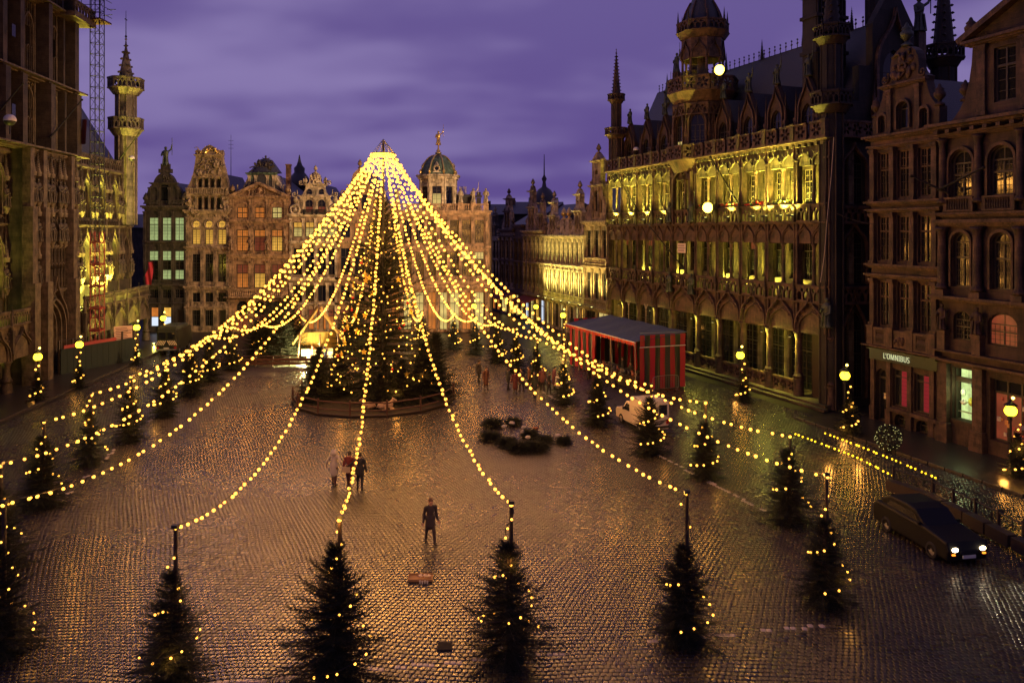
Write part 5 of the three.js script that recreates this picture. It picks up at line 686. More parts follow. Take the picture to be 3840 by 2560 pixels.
// ---------- east end of the north side: two tall fronts near the camera ----------
import { TextGeometry } from 'three/addons/geometries/TextGeometry.js';
import { FontLoader } from 'three/addons/loaders/FontLoader.js';
const sans = await new FontLoader().loadAsync('fonts/droid/droid_sans_regular.typeface.json');
{
  const P = (d) => [rightX(d), -d], A = P(49.4), B = P(44.4), W = Math.hypot(B[0] - A[0], B[1] - A[1]), M = MAT.pink, C = MAT.pinkCarved;
  const t = thing('cafe_house', 'narrow pinkish stone house with scrolled gable above a dark green café front', 'house', [A[0], 0, A[1]], along(A, B));
  const xs = [1.05, 2.62, 4.18], f2 = xs.map((x) => ({ x, y: 6.05, w: 1.02, h: 2.9 })), f3 = xs.map((x) => ({ x, y: 10.2, w: 1.02, h: 2.8 })), f4 = xs.map((x) => ({ x, y: 14.1, w: 1.02, h: 2.9 }));
  const door = { x: 0.85, y: 0.12, w: 1.0, h: 2.7, kind: 'round', rise: 0.6 }, sw = [{ x: 2.3, y: 1.3, w: 1.15, h: 2.3 }, { x: 3.95, y: 1.3, w: 1.15, h: 2.3 }], cel = [{ x: 2.3, y: 0.12, w: 0.85, h: 0.4, kind: 'round', rise: 0.35 }, { x: 3.95, y: 0.12, w: 0.85, h: 0.4, kind: 'round', rise: 0.35 }];
  wall(t, [[0, 0], [W, 0], [W, 17.4], [0, 17.4]], [...f2, ...f3, ...f4, door, ...sw, ...cel], M);
  for (const [fl, cut] of [[f2, 0.66], [f3, 0.66], [f4, 0.62]]) fl.forEach((h) => win(t, h, { nx: 2, ny: 2, cut, f: 0.09, frame: MAT.pinkCarved, bars: [4, 6] }));
  sw.forEach((h) => { const o = win(t, h, { nx: 2, ny: 2, cut: 0.8, f: 0.08 }); const b = new MB(); for (let i = 0; i < 7; i++) b.add(new THREE.CylinderGeometry(0.075, 0.085, 2.1, 7, 1), mat4(0.06 + i * 0.08, 1.15, 0.06)); b.build('curtain', std('red_checked_curtain', [0.25, 0.02, 0.035], { emissive: new THREE.Color(0.085, 0.006, 0.012) }), o); const g = new MB(); for (let i = 0; i < 9; i++) g.box(0.0, 0.15 + i * 0.24, 0.145, 0.56, 0.165 + i * 0.24, 0.15); g.build('curtain_check', std('dark_check', [0.04, 0.005, 0.01]), o); });
  win(t, door, { nx: 1, ny: 1, f: 0.12, z: -0.35 }); new MB().box(door.x - 0.12, 1.5, -0.3, door.x + 0.14, 1.85, -0.28).build('menu_card', std('paper_card', [0.7, 0.6, 0.3]), t); cel.forEach((h) => win(t, h, { nx: 1, ny: 1, z: -0.4 }));
  for (const x of [0.2, 1.5, 3.12, 4.75]) new MB().box(x - 0.16, 1.0, 0.002, x + 0.16, 4.0, 0.14).box(x - 0.2, 0, 0.002, x + 0.2, 1.0, 0.2).build('pier', C, t);
  new MB().box(1.5, 0.98, 0.003, W - 0.1, 1.2, 0.25).build('sill', C, t);
  const sign = new MB().box(0.05, 4.02, 0.003, W - 0.05, 4.62, 0.22).box(0, 4.6, 0.003, W, 4.72, 0.4).box(0.05, 3.98, 0.222, W - 0.05, 4.04, 0.26).build('sign_board', std('dark_green_signboard', [0.004, 0.016, 0.011], { roughness: 0.4 }), t);
  const tg = new TextGeometry("L'OMNIBUS", { font: sans, size: 0.34, depth: 0.02, curveSegments: 4 }); tg.computeBoundingBox(); tg.scale(2.05 / tg.boundingBox.max.x, 1, 1); put('lettering', tg, glow('pale_letters', [0.62, 0.66, 0.36], 1), sign, 1.2, 4.15, 0.223);
  for (let i = 0; i < 3; i++) { const x0 = [0.5, 2.05, 3.62][i], x1 = [1.6, 3.15, 4.75][i]; if (i === 1) { new MB().box(x0, 4.95, 0.1, x1, 6.0, 0.3).build('balcony_panel', C, t); relief(t, x0 + 0.2, x1 - 0.2, 5.2, 5.8, C, 41, 10, 0.31, 0.12); } else balustrade(t, x0, x1, 4.92, 1.12, C, 0.25, true, 0.2); }
  for (const x of [0.25, 1.83, 3.38, 4.98]) { new MB().box(x - 0.24, 4.85, 0.002, x + 0.24, 6.1, 0.4).box(x - 0.28, 6.0, 0.002, x + 0.28, 6.12, 0.46).build('pedestal', C, t); pil(t, x, 6.12, 9.1, 0.34, C, 0.002, 0.24); pil(t, x, 10.0, 13.2, 0.34, C, 0.002, 0.24); pil(t, x, 13.9, 17.2, 0.36, C, 0.002, 0.24); }
  for (const [y, h, p] of [[4.72, 0.18, 0.55], [9.1, 0.3, 0.42], [9.72, 0.3, 0.42], [13.2, 0.25, 0.4], [13.65, 0.28, 0.45], [17.2, 0.25, 0.3], [17.75, 0.3, 0.55]]) band(t, 0, W, y, h, p, C); new MB().box(0, 17.41, -0.5, W, 17.74, 0.06).build('frieze', MAT.brick, t);
  const s = new THREE.Shape(), y0 = 18.0, g = { x: 2.62, y: 18.3, w: 0.85, h: 1.2, kind: 'round' }, gs = [{ x: 1.0, y: 18.25, w: 0.5, h: 0.8, kind: 'round' }, { x: 4.2, y: 18.25, w: 0.5, h: 0.8, kind: 'round' }];
  s.moveTo(0.1, y0); s.lineTo(W - 0.1, y0); s.lineTo(W - 0.1, 19.3); s.quadraticCurveTo(4.5, 19.6, 4.25, 20.9); s.lineTo(4.35, 21.2); s.quadraticCurveTo(3.7, 21.4, 3.7, 22.0); s.quadraticCurveTo(3.75, 23.1, 2.62, 23.3); s.quadraticCurveTo(1.5, 23.1, 1.55, 22.0); s.quadraticCurveTo(1.55, 21.4, 0.9, 21.2); s.lineTo(1.0, 20.9); s.quadraticCurveTo(0.75, 19.6, 0.1, 19.3); s.closePath();
  const oc = { x: 2.62, y: 21.9, w: 0.3, h: 0.1, kind: 'round', rise: 0.2 };
  wall(t, s, [g, ...gs, oc], M, 0.6, 'gable'); [g, ...gs, oc].forEach((h) => { win(t, h, { nx: 1, ny: 1, f: 0.08 }); new MB().add(archRing(h.w + 0.06, h.h, h.rise ?? h.w / 2, 0.12, 0.18, 'round', 0.003), mat4(h.x, h.y, 0)).build('surround', C, t); });
  band(t, 1.0, 4.25, 20.85, 0.25, 0.3, C); for (const x of [1.55, 3.7]) pil(t, x, 18.1, 20.8, 0.34, C); for (const k of [-1, 1]) { scroll(t, 2.62 + k * 1.15, 21.2, 0.9, C, k); urn(t, 2.62 + k * 2.4, 19.3, 1.3, C); } relief(t, 1.9, 3.35, 21.5, 22.9, C, 43, 18, 0.03, 0.18); urn(t, 2.62, 23.25, 1.5, MAT.bronze);
  body(t, W, 13, 18, MAT.soot, { roof: 3.4 });
}
{
  const P = (d) => [rightX(d), -d], A = P(44.35), B = P(34), W = Math.hypot(B[0] - A[0], B[1] - A[1]), M = MAT.pink, C = MAT.pinkCarved;
  const t = thing('guild_house', 'wide brownish guild house with columns, arched windows, balustrades and a pedimented gable', 'house', [A[0], 0, A[1]], along(A, B));
  const xs = [1.35, 3.8, 6.3, 8.75], f1 = xs.map((x, i) => ({ x, y: 6.0, w: i % 2 ? 1.7 : 1.1, h: 1.1, kind: 'round', rise: i % 2 ? 0.6 : 0.5 })), f2 = xs.map((x) => ({ x, y: 8.95, w: 1.15, h: 2.5, kind: 'round', rise: 0.5 })), f3 = xs.map((x) => ({ x, y: 13.95, w: 1.4, h: 1.9, kind: 'round', rise: 0.7 }));
  const sh = [{ x: 1.35, y: 1.5, w: 1.25, h: 2.95 }, { x: 4.3, y: 0.9, w: 2.4, h: 3.3 }, { x: 7.6, y: 0.9, w: 2.4, h: 3.3 }];
  wall(t, [[0, 0], [W, 0], [W, 18], [0, 18]], [...f1, ...f2, ...f3, ...sh], M, 0.6);
  const shopGreen = glow('shop_window_glow', [0.75, 1.0, 0.4], 1.1, { emissiveMap: rep(litRoom, 0.9, 0.6) });
  f1.forEach((h, i) => win(t, h, { nx: 2, ny: 2, bars: [6, 4], lit: i % 2 ? MAT.dimLit : undefined })); f2.forEach((h) => { win(t, h, { nx: 2, ny: 2, bars: [6, 8], f: 0.08 }); }); f3.forEach((h) => win(t, h, { nx: 2, ny: 2, bars: [6, 7], f: 0.09 }));
  { // green-lit display window with goods
    const h = sh[0], o = put('display_window', geoOf((b) => b.box(-0.62, 0, 0, -0.54, 2.95, 0.1).box(0.54, 0, 0, 0.62, 2.95, 0.1).box(-0.54, 2.1, 0, 0.54, 2.4, 0.12).box(-0.54, 2.85, 0, 0.54, 2.95, 0.1).box(-0.7, -0.18, 0, 0.7, 0, 0.35)), MAT.darkWood, t, h.x, h.y, -0.3);
    new MB().box(-0.54, 0, -0.3, 0.54, 2.85, -0.28).build('back_panel', shopGreen, o); const r = rng(91); for (const [x, y, w, hh, c] of [[-0.3, 1.0, 0.3, 0.45, [0.7, 0.75, 0.7]], [-0.28, 0.45, 0.34, 0.34, [0.8, 0.8, 0.75]], [0.22, 0.55, 0.4, 0.5, [0.5, 0.5, 0.08]], [0.35, 1.5, 0.3, 0.4, [0.06, 0.12, 0.1]]]) new MB().add(new THREE.SphereGeometry(0.5, 10, 8), mat4(0, 0.5, 0, 0, 0, 0, w, hh, 0.25)).build('display_item', std('display_goods', c), o).position.set(x, y, -0.16); new MB().box(-0.54, 0.4, -0.275, 0.54, 0.43, -0.05).box(-0.54, 0.95, -0.275, 0.54, 0.98, -0.1).build('shelf', MAT.paleFrame, o);
    lamp(t.localToWorld(V(h.x, 3.2, 0.25)), [0.75, 0.95, 0.4], 3.2, 8);
  }
  for (const h of sh.slice(1)) { const o = win(t, h, { nx: 3, ny: 2, cut: 0.78, f: 0.09, z: -0.4, lit: [MAT.dimLit, MAT.glass] }), r = rng(h.x * 10 | 0); for (let i = 0; i < 26; i++) new MB().cbox(-1 + r() * 2, 0.2 + r() * 2, 0.1 + r() * 0.05, 0.1 + r() * 0.14, 0.1 + r() * 0.16, 0.03).build('hanging_goods', std('lace_goods', [[0.5, 0.45, 0.35], [0.45, 0.12, 0.08], [0.12, 0.12, 0.2], [0.6, 0.3, 0.1]][i % 4]), o); }
  for (const x of [0.3, 2.55, 5.95, 9.2]) { new MB().box(x - 0.3, 1.2, 0.002, x + 0.3, 4.6, 0.3).box(x - 0.42, 0, 0.002, x + 0.42, 0.9, 0.42).box(x - 0.38, 0.9, 0.002, x + 0.38, 1.2, 0.38).build('pier', C, t); new MB().box(x - 0.26, 5.3, 0.002, x + 0.26, 6.4, 0.4).box(x - 0.32, 6.3, 0.002, x + 0.32, 6.45, 0.46).build('pedestal', C, t); statue(t, x, 6.45, 1.5, C, 0.3, x > 5 ? 1 : 2); }
  for (const x of [0.28, 2.55, 5.0, 7.5, 10.2]) { column(t, x - 0.02, 8.75, 12.3, 0.24, C, 0.25); column(t, x, 13.6, 17.3, 0.2, C, 0.22); new MB().box(x - 0.32, 8.4, 0.002, x + 0.32, 8.75, 0.55).build('plinth', C, t); }
  for (const [y, h, p] of [[4.6, 0.25, 0.55], [5.15, 0.2, 0.5], [8.1, 0.32, 0.65], [12.3, 0.4, 0.5], [12.85, 0.25, 0.4], [17.3, 0.3, 0.4], [17.75, 0.4, 0.8]]) band(t, 0, W, y, h, p, C);
  xs.forEach((x) => { balustrade(t, x - 0.95, x + 0.95, 13.15, 0.8, C, 0.22, true, 0.2); new MB().add(archRing(1.5, 1.9, 0.75, 0.14, 0.16, 'round', 0.002), mat4(x, 13.95, 0)).add(archRing(1.22, 2.5, 0.55, 0.12, 0.16, 'round', 0.002), mat4(x, 8.95, 0)).build('surround', C, t); });
  { const r = rng(77), b = new MB(); for (let i = 0; i < 14; i++) b.box(i * W / 14 + 0.1, 17.55, 0.06, i * W / 14 + 0.35, 17.75, 0.7); b.build('corbels', C, t); }
  const cx = 4.95, s = new THREE.Shape(), gw = [{ x: cx - 1.0, y: 18.9, w: 1.25, h: 2.9 }, { x: cx + 1.5, y: 18.9, w: 1.25, h: 2.9 }];
  s.moveTo(0.3, 18.1); s.lineTo(W - 0.3, 18.1); s.quadraticCurveTo(cx + 3.2, 18.4, cx + 3.1, 22.4); s.lineTo(cx - 2.9, 22.4); s.quadraticCurveTo(cx - 3.0, 18.7, 0.3, 18.1);
  wall(t, s, gw, M, 0.8, 'gable'); gw.forEach((h) => win(t, h, { nx: 2, ny: 2, f: 0.1, bars: [2, 5] })); for (const x of [cx - 2.3, cx + 0.25, cx + 2.6]) pil(t, x, 18.3, 22.1, 0.5, C); band(t, cx - 3, cx + 3.2, 22.1, 0.35, 0.5, C);
  const pts = [[cx - 3.5, 22.45], [cx + 3.7, 22.45], [cx + 0.1, 24.2]]; wall(t, pts, [], M, 0.7, 'pediment'); for (const [a, b] of [[pts[0], pts[2]], [pts[2], pts[1]]]) new MB().add(geoOf((q) => q.box(0, -0.1, -0.6, Math.hypot(b[0] - a[0], b[1] - a[1]), 0.22, 0.5)), mat4(a[0], a[1], 0, 0, 0, Math.atan2(b[1] - a[1], b[0] - a[0]))).build('pediment_moulding', C, t);
  new MB().cbox(cx + 0.1, 24.1, -0.2, 1.5, 1.2, 0.8).cbox(cx + 0.1, 25.2, -0.2, 1.9, 0.2, 1).build('pedestal', C, t); statue(t, cx + 0.1, 25.3, 2.2, C, -0.2, 1); urn(t, 1.4, 22.5 - 3.2, 1.2, C); urn(t, cx - 3.2, 22.6, 1.3, C);
  body(t, W, 13, 18, MAT.soot, { roof: 4 });
  const mv = std('ivy_leaves', [0.03, 0.05, 0.02]);
}
// ---------- spruces ----------
const needleM = std('spruce_needles', [0.011, 0.017, 0.009], { roughness: 0.95, side: THREE.DoubleSide }), needleM2 = std('dark_spruce_needles', [0.008, 0.013, 0.008], { roughness: 0.95, side: THREE.DoubleSide }), barkM = carved('spruce_bark', [0.05, 0.033, 0.022]);
function sprig(r, L, nl) {                                 // a twig with two ranks of needles and some on top, along +x
  const p = []; const n = 9;
  for (let i = 0; i < n; i++) { const x = L * (0.04 + i / n), s = nl * (1.05 - 0.5 * i / n); for (const k of [-1, 1, 0]) { const a = k * 0.95 + (r() - 0.5) * 0.4, dx = Math.cos(a) * s * (k ? 0.75 : 0.9), dz = Math.sin(a) * s, dy = k ? (r() - 0.4) * s * 0.5 : s * 0.6, w = s * 0.15; p.push(x - w, 0, 0, x + w, 0, w * k * 0.5, x + dx, dy, dz); } }
  p.push(0, -0.006, 0, 0, 0.006, 0, L, 0, 0);
  return p;
}
function crownGeo(seed, H, R, whorls, per, o = {}) {
  const r = rng(seed), P = [], twigs = [0, 1, 2].map(() => sprig(r, o.twig ?? 0.26, o.needle ?? 0.075)), wood = new MB(), q = new THREE.Quaternion(), e = new THREE.Euler(), v = V(0, 0, 0), m = new THREE.Matrix4(), X = V(1, 0, 0);
  const twigAt = (pos, dir, s) => { q.setFromUnitVectors(X, dir); m.compose(pos, q.multiply(new THREE.Quaternion().setFromAxisAngle(X, (r() - 0.5) * 1.2)), v.set(s, s, s)); const t = twigs[Math.floor(r() * 3)]; for (let i = 0; i < t.length; i += 3) { const w = V(t[i], t[i + 1], t[i + 2]).applyMatrix4(m); P.push(w.x, w.y, w.z); } };
  const low = o.low ?? 0.04, T = o.twig ?? 0.26;
  for (let i = 0; i < whorls; i++) {
    const f = Math.pow(i / (whorls - 1), 0.9), y0 = H * (low + (0.985 - low) * f), reach = R * Math.pow(1 - f, 0.82) + 0.06 * R, n = Math.max(3, Math.round(per * (0.45 + 0.55 * (1 - f))));
    for (let k = 0; k < n; k++) {
      const a = (k + r() * 0.7) / n * Math.PI * 2 + i * 1.3, L = reach * (0.62 + 0.5 * r()) * (r() < 0.14 ? 1.22 : 1) * (1 + (o.wild ?? 0.1) * (fbm(a * 1.1 + 9, f * 5 + seed, 64, 2, seed) - 0.5) * 3), rise = mix(-0.16, 0.75, f) + (r() - 0.5) * 0.22, y1 = y0 + (r() - 0.5) * H * 0.02;
      if (o.gap && r() < o.gap) continue;
      const pt = (t) => V(Math.cos(a) * L * t, y1 + L * (rise * t - 0.22 * t * t * (1 - f) + 0.12 * t * t * t), Math.sin(a) * L * t);
      wood.bar(pt(0), pt(0.9), 0.016 * R + 0.004, 3, 0.004);
      const steps = Math.max(3, Math.round(L / (T * 0.42)));
      for (let s = 1; s <= steps; s++) { const t = s / steps; if (t < 0.12) continue; const c = pt(t), d = pt(Math.min(1.02, t + 0.05)).sub(pt(t - 0.05)).normalize(); for (const side of s === steps ? [0] : [-1, 1]) { const dd = d.clone().applyAxisAngle(V(0, 1, 0), side * (0.75 + r() * 0.35)); dd.y += (r() - 0.55) * 0.35; twigAt(c, dd.normalize(), (0.75 + 0.5 * r()) * (1.15 - 0.35 * t)); } if (r() < 0.5) { const dd = d.clone(); dd.y += 0.5 * (r() - 0.3); twigAt(c, dd.normalize(), 0.8); } }
    }
  }
  for (let i = 0; i < 4; i++) twigAt(V(0, H * (0.96 + i * 0.012), 0), V((r() - 0.5) * 0.8, 1, (r() - 0.5) * 0.8).normalize(), 0.9);
  const g = new THREE.BufferGeometry(); g.setAttribute('position', new THREE.BufferAttribute(new Float32Array(P), 3)); g.computeVertexNormals();
  return { g, wood: wood.geo() };
}
const smallTree = [[28, 12, 0.06, 1.12], [26, 11, 0.1, 1.05], [27, 12, 0.08, 1.2], [23, 12, 0.14, 1.1], [30, 11, 0.1, 1.0]].map(([w, n, gap, R], k) => once('small' + k, () => crownGeo(500 + k, 3.3, R, w, n, { gap, wild: 0.2 + 0.12 * (k % 3) })));
const trunkSmall = once('trunkS', () => geoOf((b) => b.add(new THREE.CylinderGeometry(0.012, 0.06, 3.25, 7), mat4(0, 1.62, 0))));
function spruce(name, label, pos, k, s, group, o = {}) {
  const t = thing(name, label, 'tree', pos, o.turn ?? k * 2.1, group), c = smallTree[k % 5];
  put('trunk', trunkSmall, barkM, t); put('branches', c.wood, barkM, t); const cr = put('crown', c.g, o.m ?? needleM, t); t.scale.set(s * (o.wide ?? 1), s, s * (o.wide ?? 1)); return t;
}
// ---------- bulbs and strings ----------
const bulbM = glow('warm_bulb', [5.4, 2.1, 0.24], 1), smallBulbM = glow('small_warm_bulb', [5, 2.1, 0.25], 1), cableM = std('dark_cable', [0.02, 0.016, 0.012]);
const BULB = once('bulb', () => new THREE.IcosahedronGeometry(0.105, 1)), SMALL = once('bulbS', () => new THREE.IcosahedronGeometry(0.075, 1)), TINY = once('bulbT', () => new THREE.IcosahedronGeometry(0.06, 1));
const CENTRE = V(at(1437, 0, 55.7).x, 0, -55.7), RINGY = 17.65, LITE = 1.02;
let litCount = 0;
function stringOf(name, label, pts, spacing, geo, m, group, o = {}) {   // a cable along pts with bulbs hanging from it
  const base = pts[pts.length - 1].clone(), t = thing(name, label, 'string lights', base, 0, group), r = rng(label.length * 31 + (base.x * 100 | 0));
  const loc = pts.map((p) => p.clone().sub(base)), curve = new THREE.CatmullRomCurve3(loc), L = curve.getLength(), n = Math.max(2, Math.round(L / spacing));
  new MB().add(new THREE.TubeGeometry(curve, Math.min(160, Math.max(12, loc.length * 6)), 0.014, 4)).build('cable', cableM, t);
  for (let i = 0; i <= n; i++) {
    if (o.skip && r() < o.skip) continue;
    const p = curve.getPointAt(clamp((i + (r() - 0.5) * 0.45) / n)), s = 0.92 + r() * 0.2; p.y -= 0.07; p.x += (r() - 0.5) * 0.06; p.z += (r() - 0.5) * 0.06;
    const b = put('bulb', geo, m, t, p.x, p.y, p.z); b.scale.setScalar(s * (o.fixed ? 1 : clamp((-p.z - base.z - 20) / 34, 0, 1) * 0.46 + 0.42)); b.castShadow = false;
    if (o.every && i % o.every === (o.every >> 1)) lamp(p.clone().add(base), W_BULB, LITE * o.every * (o.k ?? 1), 9);
  }
  return t;
}
const ORD = ['first', 'second', 'third', 'fourth', 'fifth', 'sixth', 'seventh', 'eighth', 'ninth', 'tenth', 'eleventh'];
const rows = [
  ['front row', 'from the left', [[-14.6, 22], [-9.05, 20.5], [-4.68, 20.5], [-0.12, 21.6], [5.05, 22.7], [10.1, 25]]],
  ['right-hand row', 'from the camera end', [[11.4, 31.9], [9.4, 37.8], [7.45, 41.9], [5.35, 48.3], [3.6, 54], [1.9, 61], [0.3, 66.5], [-1.4, 71.5], [-3.6, 76]]],
  ['left-hand row', 'from the camera end', [[-18.4, 27.6], [-20.6, 33.8], [-21.9, 40], [-22.0, 44.4], [-22.6, 50.4], [-23.7, 57], [-24.4, 62.4], [-24.5, 67.5], [-23.9, 72.5]]],
  ['back row', 'from the left', [[-21.5, 78], [-17.5, 80], [-13.5, 81], [-9.5, 81], [-6, 79.5]]],
];
rows.forEach(([row, way, list], ri) => list.forEach(([x, d], i) => {
  const r = rng(900 + ri * 40 + i), o = ORD[i], H = ri ? 3.7 + (r() - 0.5) * 0.14 : [4.3, 4.19, 4.44, 4.44, 4.37, 4.15][i], P = V(x, 0, -d), top = V(x + 0.1, H, -d), s = ri ? 0.78 + r() * 0.14 : [0.9, 0.88, 1.1, 0.98, 0.83, 0.8][i], k = ri ? (i * 3 + ri) % 5 : [0, 1, 2, 3, 4, 1][i], wide = ri ? 1.12 : [1.1, 1.14, 0.98, 1.15, 1.2, 1.2][i];
  spruce('small_spruce', `small dark spruce, ${o} ${way} in the ${row}`, P, k, s, 'small spruces round the square', { turn: r() * 6, wide, m: ri % 2 ? needleM2 : needleM });
  const post = thing('light_post', `dark post in the spruce ${o} ${way} in the ${row}`, 'post', V(x + 0.1, 0, -d - 0.05), 0, 'posts that carry the string lights'); new MB().add(new THREE.CylinderGeometry(0.055, 0.07, H, 8, 1), mat4(0, H / 2, 0)).build('post', MAT.darkWood, post); new MB().cbox(0, H - 0.05, 0, 0.17, 0.09, 0.17).build('cap', MAT.iron, post);
  // festoon from the mast to the post
  const dir = top.clone().sub(CENTRE).setY(0).normalize(), S = CENTRE.clone().addScaledVector(dir, 0.82).setY(RINGY), span = S.distanceTo(top), sag = span * (ri ? 0.105 + 0.02 * r() : [0.12, 0.13, 0.115, 0.1, 0.092, 0.09][i]) * (d > 60 ? 1.45 : 1), pts = [];
  for (let j = 0; j <= 22; j++) { const t = j / 22, u = t * t * 0.25 + t * 0.75, p = S.clone().lerp(top, u); p.y -= sag * 4 * u * (1 - u) * (0.72 + 0.42 * u); pts.push(p); }
  stringOf('festoon', `bulb string from mast to post ${o} ${way} in the ${row}`, pts, 0.47, BULB, bulbM, 'strings of bulbs fanning out from the mast', { every: 6, k: d > 60 ? 0.8 : 1 });
  // and down the post, winding round the tree
  const w = [top.clone()], turns = 2.3 + r() * 0.9, a0 = r() * 6; for (let j = 1; j <= 22; j++) { const t = j / 22, y = mix(H - 0.1, 0.75, t), R = y > 2.9 * s ? 0.12 : (3.3 * s - y) / (3.3 * s) * 1.02 * s * wide + 0.14; w.push(V(x + 0.05 + Math.cos(a0 + t * turns * 6.28) * R, y, -d + Math.sin(a0 + t * turns * 6.28) * R)); }
  stringOf('tree_lights', `bulbs wound round the spruce ${o} ${way} in the ${row}`, w, 0.38, SMALL, smallBulbM, 'strings of bulbs wound round the small spruces', { every: 11, skip: 0.12, k: 0.1 });
}));
{ // mast with its wire cap
  const t = thing('light_mast', 'tall thin mast with a wire cone cap where all the light strings meet', 'mast', CENTRE);
  new MB().add(new THREE.CylinderGeometry(0.07, 0.11, 18.55, 10, 1), mat4(0, 9.27, 0)).build('pole', MAT.iron, t);
  new MB().add(new THREE.TorusGeometry(0.82, 0.05, 6, 28), mat4(0, RINGY, 0, Math.PI / 2)).build('ring', MAT.iron, t);
  for (let i = 0; i < 12; i++) { const a = i / 12 * Math.PI * 2; new MB().bar(V(Math.cos(a) * 0.82, RINGY, Math.sin(a) * 0.82), V(0, 18.7, 0), 0.022, 4).build('stay', MAT.steel, t); }
}
